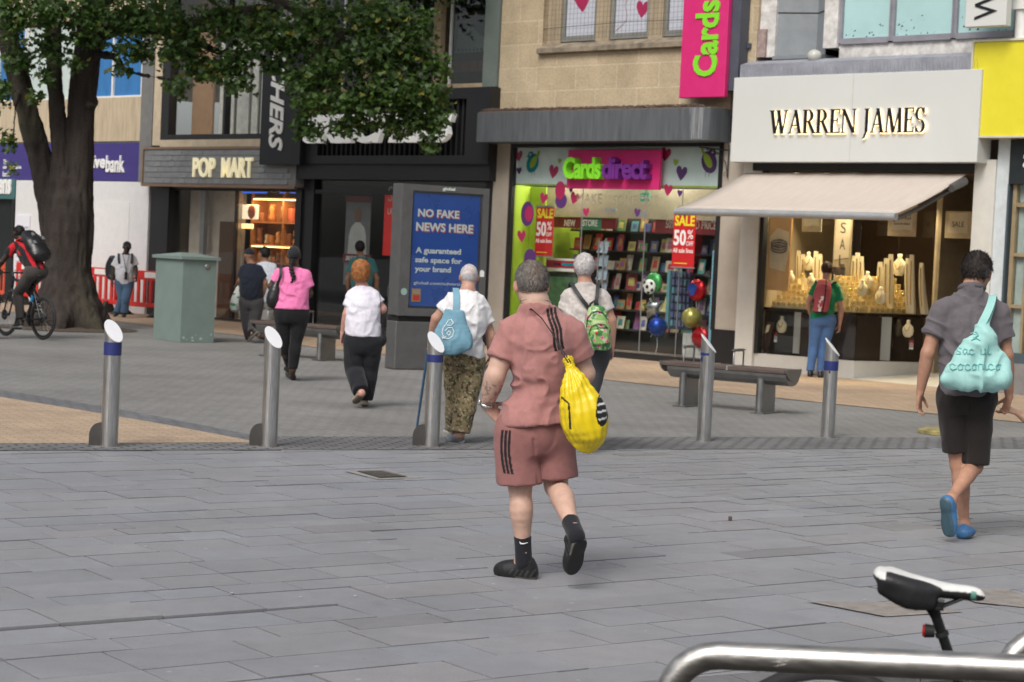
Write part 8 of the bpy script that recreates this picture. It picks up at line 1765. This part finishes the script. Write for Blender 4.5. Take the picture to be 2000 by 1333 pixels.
lite = person('man in pale shirt and light grey trousers behind the man in navy', (512, 664), dict(
    hd=(516, 496, 0), nk=(518, 511, 0), sl=(504, 518, 0), sr=(537, 520, 0), pe=(520, 588, 0), el=(500, 548, .03), wl=(502, 570, .1), er=(540, 550, 0), wr=(536, 576, .06), kl=(514, 628, .1), kr=(522, 626, 0), al=(510, 656, .2), ar=(516, 655, -.1), bl=(513, 661), tl=(504, 658), br=(518, 664), tr=(508, 660)), skin=MED, look=(-.75, .6, 0),
    b=dict(waw=.155, wad=.13), top=dict(col=(.52, .55, .62), slv=.6, hem=at(520, 590, 35) - np.array([*gnd(512, 664)[:2], 0]), ease=.024), bot=dict(col=(.28, .27, .25), leg=1.92, r=(.11, .105, .095, .085)), hair=dict(col=(.012, .011, .011), t=.012, paint=None), shoes=dict(col=(.03, .025, .02)))
# ---- 8. man in teal shirt
teal = person('man in teal shirt standing at the shoe shop window', (706, 664), dict(
    hd=(703, 484, 0), nk=(704, 500, 0), sl=(686, 509, 0), sr=(729, 510, 0), pe=(706, 580, 0), el=(679, 545, 0), wl=(681, 572, .08), er=(736, 545, .0), wr=(735, 572, .06), kl=(698, 622, .02), kr=(715, 622, 0), al=(697, 655, 0), ar=(716, 655, .02), bl=(697, 663), tl=(696, 656), br=(716, 662), tr=(717, 656)), skin=(.22, .12, .075),
    b=dict(waw=.17, wad=.14, chw=.19), top=dict(col=(.035, .135, .14), slv=.62, hem=at(706, 585, 36.6) - np.array([*gnd(706, 664)[:2], 0])), bot=dict(col=(.02, .02, .024), leg=1.95), hair=dict(col=(.014, .012, .011), t=.014), shoes=dict(col=(.05, .05, .05)))
L = teal.L; strap([L(716, 506, .05), L(716, 503, -.04), L(714, 520, -.15), L(704, 545, -.17), L(690, 565, -.13)], .03, .006, ms_, teal.root, name='strap', ref=(1, 0, 0))
# ---- 9. woman in black, mostly behind the kiosk
blk = person('woman in black with a teal cap and white shoes, mostly hidden behind the advertising panel', (771, 703), dict(
    hd=(777, 515, 0), nk=(778, 532, 0), sl=(766, 541, 0), sr=(796, 543, 0), pe=(780, 620, 0), el=(766, 585, -.02), wl=(763, 618, .1), er=(798, 585, 0), wr=(798, 618, 0), kl=(774, 655, .0), kr=(786, 660, 0), al=(766, 694, -.06), ar=(784, 690, .1), bl=(766, 702, -.1), tl=(756, 704, -.02), br=(784, 698), tr=(786, 690)), skin=(.19, .10, .07),
    b=dict(hipw=.16, waw=.14), top=dict(col=(.012, .012, .014), slv=.5, name='t_shirt'), bot=dict(col=(.012, .012, .014), leg=1.93, r=(.095, .085, .065, .05)), hair=dict(style='cap', col=(.01, .13, .14)), shoes=dict(col=(.62, .6, .56), sole=(.6, .58, .55)))
# ---- 10. man in white polo and cap facing the camera
capm = person('man in white polo, jeans and dark cap walking towards the camera by the barriers', (236, 620), dict(
    hd=(248, 483, 0), nk=(246, 495, 0), sl=(262, 502, 0), sr=(228, 502, 0), pe=(243, 552, 0), el=(265, 524, -.02), wl=(266, 541, -.14), er=(222, 526, 0), wr=(219, 548, -.05), kl=(246, 583, -.12), kr=(238, 584, -.02), al=(243, 612, -.05), ar=(229, 612, .1), bl=(244, 617, .0), tl=(241, 622, -.2), br=(231, 616, .1), tr=(224, 619, -.08)), skin=(.045, .028, .02), fw=(.15, -1, 0), look=(.25, -1, -.05),
    b=dict(waw=.16, wad=.14, chw=.175), top=dict(col=(.62, .62, .66), slv=.75, sre=.09, hem=at(243, 556, 41.5) - np.array([*gnd(236, 620)[:2], 0]), ease=.024, name='polo_shirt'), bot=dict(col=(.07, .125, .21), leg=1.93, r=(.105, .098, .088, .08), name='jeans'), hair=dict(style='cap', col=(.014, .018, .028)), shoes=dict(col=(.014, .014, .014)), hands=dict(l=dict(curl=.9), r=dict(curl=.6)))
L = capm.L
t = bagthing('backpack', 'dark backpack worn by the man in the white polo', 'backpack', capm.B)
solid(SDF().tube([L(222, 505, .2), L(219, 520, .24), L(219, 536, .24), L(222, 542, .2)], [.1, .14, .14, .1], [.06, .09, .09, .06], k=.02), .012, 'bag_body', m_plast, (.018, .018, .024), t)
for px in (232, 258): strap([L(px, 498, .05), L(px, 496, -.03), L(px, 506, -.13), L(px + (1 if px < 240 else -1), 516, -.14)], .05, .008, ms_, t, ref=(1, 0, 0))
t = thing('lanyard', 'dark lanyard with a black holder on the chest of the man in white polo', 'lanyard', capm.B)
MB().tube([L(240, 498, -.1), L(243, 512, -.17), L(246, 531, -.185)], .006, 5).tube([L(252, 498, -.1), L(249, 515, -.17), L(246, 531, -.185)], .006, 5).rbox(*[q for p in zip(L(246, 539, -.19) - np.array([.03, .012, .08]), L(246, 539, -.19) + np.array([.03, .012, .08])) for q in p], .006).build('holder', m_black, t)
# ---- 11. person in green t-shirt looking into the jeweller window
greenp = person('person in green t-shirt and blue jeans looking into the jeweller window', (1603, 737), dict(
    hd=(1615, 527, .02), nk=(1614, 545, -.01), sl=(1591, 556, 0), sr=(1637, 560, 0), ch=(1610, 577, -.02), wa=(1608, 598, 0), pe=(1606, 622, -.02), el=(1579, 590, .0), wl=(1582, 612, .1), er=(1643, 604, 0), wr=(1640, 634, .02), hl=(1595, 632, 0), hr=(1619, 632, 0), kl=(1589, 678, .02), kr=(1608, 680, .02), al=(1582, 726, .0), ar=(1602, 727, .02), bl=(1582, 737), tl=(1584, 727), br=(1603, 739), tr=(1606, 729)), skin=(.42, .23, .17), tilt=(.0, .22, 1), look=(.05, 1, -.25), hs=.98,
    b=dict(hipw=.175, hipd=.14, waw=.15, wad=.125, chw=.165, arm=1.0, leg=1.1), top=dict(col=(.01, .19, .085), slv=.6, sre=.07, hem=at(1608, 618, 31) - np.array([*gnd(1603, 737)[:2], 0]), hemn=(.35, 0, -1), name='t_shirt'), bot=dict(col=(.075, .155, .33), leg=1.97, r=(.108, .098, .074, .058), ease=.010, name='jeans'), hair=dict(col=(.045, .02, .014), t=.012), shoes=dict(col=(.014, .014, .015), sole=(.03, .03, .03)), hands=dict(l=dict(curl=.9)))
L = greenp.L
t = bagthing('backpack', 'dusky red backpack with black edges and white lettering on the person in green', 'backpack', greenp.B); yb = -.22
def rbp(V, c, N):
    ac, al = band(V, L(1612, 556, yb), L(1604, 611, yb), 0); c = mix(c, (np.abs(ac - .005) < .011) * 1., (.012, .012, .013)); ac2, al2 = band(V, L(1595, 552, yb), L(1588, 606, yb), 0); c = mix(c, (ac2 < -.012) * (al2 > .6) * 1., (.014, .013, .014)); return mix(c, (V[:, 2] < L(1600, 609, yb)[2]) * 1., (.014, .013, .014))
S = SDF().tube([L(1610, 552, yb + .04), L(1608, 566, yb), L(1604, 588, yb - .02), L(1602, 608, yb)], [.10, .125, .135, .12], [.05, .075, .09, .07], (1, 0, .1), k=.02); S.planes.append((L(1602, 613, yb), nrm((-.1, 0, -1))))
bb_ = solid(S, .0065, 'bag_body', m_bagm, (.36, .07, .085), t, lambda V: .004 * vnoise(V, (16, 16, 10), 88), rbp)
bpy.context.view_layer.update()
p0, p1 = onb(bb_, L, 1601, 609, yb, .012), onb(bb_, L, 1607, 579, yb, .012); ex_ = p1 - p0; Ln = np.linalg.norm(ex_); ex_ /= Ln; ey_ = nrm(np.cross(np.array([0, -1, 0]), ex_)); MB().text('adidas', p0 - ey_ * .0, ex_, ey_, nrm(np.cross(ex_, ey_)), Ln, .062, .002, bold=.03).build('white_lettering', m_wl, t)
strap([L(1594, 552, .02), L(1596, 548, -.06), L(1600, 552, -.15), L(1603, 556, yb + .02)], .05, .01, ms_, t, ref=(1, 0, 0)); strap([L(1632, 556, .02), L(1630, 551, -.06), L(1624, 552, -.15), L(1616, 556, yb + .02)], .05, .01, ms_, t, ref=(1, 0, 0))
# ---- 12. long haired woman at the left edge
edge = person('woman with long brown hair and dark clothes cut off by the left edge', (-4, 662), dict(
    hd=(-3, 478, 0), nk=(-3, 496, 0), sl=(10, 507, 0), sr=(-22, 507, 0), pe=(-4, 585, 0), el=(13, 540, -.02), wl=(12, 568, -.12), er=(-26, 540, 0), wr=(-24, 570, 0), kl=(2, 622, -.05), kr=(-10, 622, .05), al=(2, 654, -.1), ar=(-12, 652, .1), bl=(3, 660), tl=(0, 667), br=(-12, 658), tr=(-13, 665)), skin=(.3, .16, .11), fw=(-.2, -1, 0), look=(-.2, -1, -.1),
    top=dict(col=(.022, .018, .016), slv=.95, sre=.07), bot=dict(col=(.03, .03, .032), leg=1.95), hair=dict(style='long', col=(.14, .075, .04)), shoes=dict(col=(.03, .03, .03)))
edge.root.location.x -= .14

# ---- 13. cyclist and bicycle
rw = gnd(83, 664); fwp = gnd(21, 656); wb = (fwp - rw)[:2]; wl_ = np.linalg.norm(wb); hd_ = np.array([-.74, .67, 0]); hd_ /= np.linalg.norm(hd_)
rad = .345; lat_ = np.array([hd_[1], -hd_[0], 0])
def tyre_wheel(root, c, name='wheel'):
    mb = MB(); w = MB().lathe([(rad - .042, -.012), (rad - .02, -.02), (rad, 0), (rad - .02, .02), (rad - .042, .012)], c, 40, ax=(hd_, (0, 0, 1), lat_)).build(name, mat('tyre', (.018, .018, .019), .8), root)
    r_ = MB().lathe([(rad - .065, -.01), (rad - .04, -.013), (rad - .04, .013), (rad - .065, .01), (rad - .065, -.01)], c, 40, ax=(hd_, (0, 0, 1), lat_)).build('rim', mat('rim_black', (.025, .025, .027), .35, .5), w)
    sp = MB()
    for i in range(20): a = 2 * math.pi * i / 20; q = np.array(c); sp.tube([q + lat_ * (.03 if i % 2 else -.03) + hd_ * .02 * math.cos(a + .6) + UP * .02 * math.sin(a + .6), q + hd_ * (rad - .06) * math.cos(a) + UP * (rad - .06) * math.sin(a)], .0016, 4)
    sp.build('spokes', m_steel, w); MB().tube([np.array(c) - lat_ * .06, np.array(c) + lat_ * .06], .022, 12).lathe([(.03, .03), (.085, .03), (.085, .033), (.03, .033)], c, 20, ax=(hd_, (0, 0, 1), -lat_)).build('hub', m_black, w)
m_frame = mat('bike_black', (.016, .018, .022), .3, .3, coat=.4)
def bicycle(rootpos, label, c=None):
    bk = thing('bicycle', label, 'bicycle', (rootpos[0], rootpos[1], 0)); O = np.array([0, 0, rad]); A = O; Fc = O + hd_ * 1.03
    tyre_wheel(bk, A); tyre_wheel(bk, Fc)
    bb = O + hd_ * .43 - UP * .06; seat = O + hd_ * .26 + UP * .5; hd1 = O + hd_ * .86 + UP * .58; hd0 = O + hd_ * .90 + UP * .42
    fr = MB().tube([bb, hd0], .028, 12).tube([seat, hd1], .024, 12).tube([bb, seat], .022, 12).tube([hd0 - UP * .02, hd1 + UP * .04], .026, 12)
    for q in (-1, 1): fr.tube([bb + lat_ * .03 * q, A + lat_ * .06 * q], .012, 8).tube([lerp(bb, seat, .85), A + lat_ * .06 * q], .010, 8).tube([hd0, hd0 + lat_ * .055 * q - UP * .05, Fc + lat_ * .055 * q], .014, 8)
    fr.build('frame', m_frame, bk)
    MB().tube([lerp(bb, hd0, .15) + lat_ * 0, lerp(bb, hd0, .15) + UP * .001 + lat_ * .0 + hd_ * .001], .03, 10).build('cable_guide', mat('bike_blue', (.02, .25, .5), .3), bk)
    MB().tube([lerp(bb, seat, .55), lerp(bb, seat, .72)], .027, 12).build('blue_decal', MATS['bike_blue'], bk)
    sp_ = seat + UP * .16 - hd_ * .03; MB().tube([seat, sp_], .015, 10).build('seat_post', m_black, bk)
    solid(SDF().tube([sp_ - hd_ * .12, sp_ - hd_ * .04, sp_ + hd_ * .12], [.075, .06, .022], [.03, .028, .02], lat_, k=.02), .01, 'saddle', m_shoe, (.015, .015, .016), bk)
    h0 = hd1 + UP * .1 + hd_ * .04; MB().tube([hd1, h0 - hd_ * .02, h0 + hd_ * .04], .016, 8).tube([h0 + hd_ * .04 - lat_ * .33, h0 + hd_ * .05, h0 + hd_ * .04 + lat_ * .33], .014, 10).build('handlebar', m_frame, bk)
    for q in (-1, 1):
        pa = bb + lat_ * .07 * q; pe_ = pa + (hd_ * .165 * .5 - UP * .165 * .86) * q * -1; MB().tube([pa, pe_], .012, 8).obox(pe_ + lat_ * .05 * q, lat_ * .045, hd_ * .04, UP * .01).build('crank', m_black, bk)
    MB().lathe([(.0, 0), (.09, 0), (.095, .004), (.0, .006)], bb + lat_ * .05, 24, ax=(hd_, (0, 0, 1), lat_)).build('chainring', m_black, bk)
    return bk, dict(seat=sp_, bar=h0 + hd_ * .04, bb=bb)
bk, K = bicycle(rw, 'black bicycle with blue details ridden by the man in red and black stripes')
BB = np.array([rw[0], rw[1], 0])
def wpx(p): 
    v = p - CAM; d = v @ cam_f; return np.array([1000 + FPX * (v @ cam_r) / d, 666.5 - FPX * (v @ cam_u) / d])
def stripes(R, V, col, N): a = (V @ lat_) * 9.0; return np.where((np.mod(a + .2, 1) < .5)[:, None], np.array([.5, .015, .025]), np.array([.015, .014, .016]))
# rider: joints are set from the bicycle itself
def rider():
    g0 = gnd(83, 664); D = g0[1]
    def W(p): q = wpx(p + BB); return (q[0], q[1], (p + BB)[1] - D)
    hip = K['seat'] + UP * .07 + hd_ * .0; sho = hip + hd_ * .40 + UP * .40; neck = sho + hd_ * .05 + UP * .085; head = neck + hd_ * .07 + UP * .115
    j = dict(hd=W(head), nk=W(neck), sl=W(sho - lat_ * .185), sr=W(sho + lat_ * .185), pe=W(hip), ch=W(lerp(hip, sho, .7) - hd_ * .02), wa=W(lerp(hip, sho, .35) - hd_ * .03))
    pr = {}
    for s, q in (('l', -1), ('r', 1)):
        pedal = K['bb'] + lat_ * .12 * q + (hd_ * .165 * .5 - UP * .165 * .86) * q * -1; ank = pedal - hd_ * .06 + UP * .11; hp = hip + lat_ * .09 * q - UP * .03
        m = (hp + ank) / 2; dd = ank - hp; ln = np.linalg.norm(dd); hgt = math.sqrt(max(.47 ** 2 - (ln / 2) ** 2, .0004)); pv = nrm(hd_ - nrm(dd) * (hd_ @ nrm(dd))); kn = m + pv * hgt
        hand = K['bar'] + lat_ * .30 * q + UP * .03 - hd_ * .03; shp = sho + lat_ * .185 * q; el = lerp(shp, hand, .5) - UP * .07 + lat_ * .05 * q
        j.update({'h' + s: W(hp), 'k' + s: W(kn), 'a' + s: W(ank), 'b' + s: W(pedal - hd_ * .13 + UP * .03), 't' + s: W(pedal + hd_ * .14 - UP * .0), 'e' + s: W(el), 'w' + s: W(hand)})
    return j
cyc = person('man in red and black striped shirt and grey trousers riding the bicycle', (83, 664), rider(), skin=(.04, .024, .018), fw=hd_, look=hd_, hs=1.0,
    b=dict(waw=.155, chw=.175), top=dict(col=(.5, .02, .03), slv=.55, paint=stripes, hem=None, hemn=tuple(-nrm(np.array([0, 0, 1]) + hd_ * .7)), name='t_shirt'), bot=dict(col=(.06, .053, .05), leg=1.88, r=(.105, .098, .078, .06)), hair=dict(col=(.010, .009, .009), t=.004, amp=.001), shoes=dict(col=(.02, .02, .024), sole=(.5, .48, .44), soleh=.024), hands=dict(l=dict(d=hd_, t=-lat_ * -1, curl=1.1), r=dict(d=hd_, t=-lat_, curl=1.1)))
P = cyc.P; bdir = nrm((P['sl'] + P['sr']) / 2 - P['pe']); bnorm = nrm(UP - bdir * bdir[2]); bnorm = nrm(np.array([0, 0, 1.]) * .6 - hd_ * .8); bnorm = nrm(bnorm - bdir * (bnorm @ bdir)); mid_ = lerp(P['pe'], (P['sl'] + P['sr']) / 2, .62)
t = bagthing('backpack', 'bulky black backpack with small grey badges worn by the cyclist', 'backpack', cyc.B)
bb_ = solid(SDF().tube([mid_ + bnorm * .27 - bdir * .24, mid_ + bnorm * .27, mid_ + bnorm * .25 + bdir * .22], [.17, .185, .14], [.11, .13, .09], lat_, k=.03), .012, 'bag_body', m_plast, (.014, .014, .016), t, lambda V: .008 * vnoise(V, (12, 12, 12), 120))
for a, b in ((-.05, .1), (.1, .02), (-.1, -.08)):
    q = mid_ + bnorm * .39 + lat_ * a + bdir * b; MB().obox(q, lat_ * .018, bdir * .03, bnorm * .012).build('badge', m_alu, t)
for q in (-1, 1): strap([mid_ + bnorm * .2 + bdir * .2 + lat_ * .1 * q, (P['sl'] + P['sr']) / 2 + UP * .10 + lat_ * .11 * q, (P['sl'] + P['sr']) / 2 + hd_ * .12 + lat_ * .13 * q], .05, .01, m_red if q < 0 else ms_, t, ref=lat_)

# ------------------------------------------------------------------ foreground: parked bicycle and stands
m_rail = mat('worn_steel', (.52, .50, .47), .40, 1.0, var=.2, vscale=8, stretch=(1.2, 6, 6), bump=.06, bscale=20)
m_scuff = mat('scuffs', (.62, .60, .57), .7, .3, var=.3, vscale=60)
def stand(label, a, b_, Da, Db, zb=-.11, bend=.13):
    p, q = at(*a, Da), at(*b_, Db); t = thing('cycle_stand', label, 'cycle stand', (p[0], p[1], zb), group='steel cycle stands'); o = np.array([p[0], p[1], zb]); p, q = p - o, q - o; d = nrm(q - p); r = .037
    pts = [np.array([p[0], p[1], 0]), p - UP * bend * 1.0]
    for k in np.linspace(0, math.pi / 2, 7)[1:]: pts.append(p + d * bend * (1 - math.cos(k)) - UP * bend * (1 - math.sin(k)))
    pts.append(lerp(p, q, .5))
    for k in np.linspace(math.pi / 2, 0, 7)[:-1]: pts.append(q - d * bend * (1 - math.cos(k)) - UP * bend * (1 - math.sin(k)))
    pts += [q - UP * bend, np.array([q[0], q[1], 0])]
    MB().tube(pts, r, 24, ref=(0, 1, .01)).build('hoop', m_rail, t)
    mb = MB(); n = np.cross(d, UP)
    if n[1] > 0: n = -n
    for i in range(14):
        f = .25 + RNG.normal(0, .012); an = RNG.uniform(-.5, .3); c = lerp(p, q, f) + (n * math.cos(an) + UP * math.sin(an)) * (r + .0006); e = d * RNG.uniform(.001, .007); g_ = (UP * math.cos(an) - n * math.sin(an)) * RNG.uniform(.0006, .0022)
        mb.add([c - e - g_, c + e * .8 - g_ * RNG.uniform(0, 1), c + e + g_, c - e * .7 + g_ * .8], [(0, 1, 2, 3)])
    mb.build('scuff_marks', m_scuff, t); return t
stand('worn steel cycle stand across the bottom right corner, nearest the camera', (1308, 1276), (2200, 1316), 5.15, 4.95)
stand('second steel cycle stand just entering at the right edge behind the saddle', (1964, 1252), (2560, 1190), 6.2, 6.35)
DB = 5.55; bp0 = at(1848, 1250, DB); gb = thing('bicycle', 'parked bicycle with white and black saddle and red rear light, behind the stand', 'bicycle', (bp0[0], bp0[1], -.11)); O = np.array([bp0[0], bp0[1], -.11])
def q_(px, py, dy=0): return at(px, py, DB + dy) - O
fd = nrm(q_(1934, 1152) - q_(1700, 1130)); fd = nrm(np.array([1, -.25, 0])); sd_ = nrm(np.cross(UP, fd)); cs = q_(1815, 1150)
def sad(V, c, N):
    x = (V - cs) @ fd; y = (V - cs) @ sd_; z = (V - cs) @ UP; lim = .052 * sstep(-x, -.14, .05) + .006; lim2 = np.where(x < .03, .020 + .10 * sstep(-x, .02, .17), .016)
    top_ = (N @ UP > .2); wh = top_ & ((np.abs(y) < .03 + .022 * sstep(-x, .0, .12)) | (x < -.118)); stripe = (np.abs(z + .012 - .0 * x) < .004); c = np.where(wh[:, None], np.array([.66, .66, .64]), c)
    ts = (x > .115) & (x < .13) & (N @ UP < .5); return np.where(ts[:, None], np.array([.12, .3, .25]), c)
S = SDF().tube([cs - fd * .137 + UP * .030, cs - fd * .10 + UP * .022, cs - fd * .03 + UP * .006, cs + fd * .05 - UP * .002, cs + fd * .12 - UP * .004, cs + fd * .142 - UP * .010], [.064, .072, .052, .028, .021, .016], [.020, .024, .027, .022, .020, .012], sd_, k=.012)
for k in (-1, 1): S.tube([cs - fd * .12 + sd_ * .055 * k + UP * .008, cs - fd * .05 + sd_ * .05 * k - UP * .022, cs + fd * .01 + sd_ * .03 * k - UP * .036], [.018, .02, .012], [.03, .034, .02], sd_, k=.02)
solid(S, .0035, 'saddle', m_shoe, (.018, .018, .02), gb, None, sad)
rail = MB()
for k in (-1, 1): rail.tube([cs - fd * .10 + sd_ * .022 * k - UP * .03, cs - fd * .02 + sd_ * .022 * k - UP * .052, cs + fd * .03 + sd_ * .022 * k - UP * .05, cs + fd * .10 + sd_ * .012 * k - UP * .016], .0038, 8)
rail.build('saddle_rail', m_black, gb)
sp0 = q_(1822, 1186); sp1 = q_(1852, 1275); dsp = nrm(sp1 - sp0); lowp = sp0 + dsp * .75
MB().tube([sp0 - fd * .02 + UP * .012, sp0 + fd * .0 + UP * .0, sp0 + dsp * .03], [.02, .021, .0145], 14).tube([sp0, sp0 + dsp * .25], .0145, 16).obox(sp0 - UP * -.008, fd * .03, sd_ * .028, UP * .012).build('seat_post', mat('post_black', (.014, .014, .015), .35, .3), gb)
seatc = sp0 + dsp * .25
rl = lerp(sp0, sp1, .55); lb_ = MB().tube([rl - fd * .018, rl - fd * .045], [.017, .02], 16).tube([rl - fd * .0 - UP * .0, rl + dsp * .012], .019, 14).build('rear_light', m_black, gb)
MB().tube([rl - fd * .0452, rl - fd * .052], [.0195, .015], 16).build('red_lens', mat('lens_red', (.45, .01, .012), .2), lb_)
sc_ = 1.0; Cb = np.array([seatc[0], seatc[1], 0]) + fd * .1 + UP * .40; rwc = np.array([seatc[0], seatc[1], 0]) - fd * .36 + UP * .345; fwc = np.array([seatc[0], seatc[1], 0]) + fd * .72 + UP * .345
hd_, lat_ = fd, np.array([fd[1], -fd[0], 0]); hd1 = np.array([seatc[0], seatc[1], 0]) + fd * .55 + UP * (seatc[2] - .02)
bbk = np.array([seatc[0], seatc[1], 0]) + fd * .10 + UP * .28
tyre_wheel(gb, rwc); tyre_wheel(gb, fwc)
fr = MB().tube([bbk, seatc], .017, 12).tube([seatc - dsp * -.02, hd1], .016, 12).tube([bbk, hd1 - UP * .1], .02, 12).tube([hd1 + UP * .06, hd1 - UP * .14], .02, 12)
for k in (-1, 1): fr.tube([bbk + lat_ * .03 * k, rwc + lat_ * .06 * k], .010, 8).tube([seatc - UP * .0, rwc + lat_ * .06 * k], .009, 8).tube([hd1 - UP * .14, fwc + lat_ * .055 * k], .012, 8)
fr.build('frame', mat('bike_white', (.5, .5, .5), .3, coat=.4), gb)
MB().tube([hd1 + UP * .06, hd1 + UP * .1 + fd * .06], .015, 8).tube([hd1 + UP * .1 + fd * .06 - lat_ * .3, hd1 + UP * .1 + fd * .06 + lat_ * .3], .014, 10).build('handlebar', m_black, gb)
for k in (-1, 1): pe_ = bbk + lat_ * .07 * k + fd * .16 * k; MB().tube([bbk + lat_ * .07 * k, pe_], .011, 8).obox(pe_ + lat_ * .05 * k, lat_ * .045, fd * .04, UP * .01).build('crank', m_black, gb)
# parking sign board hung low on the near stand
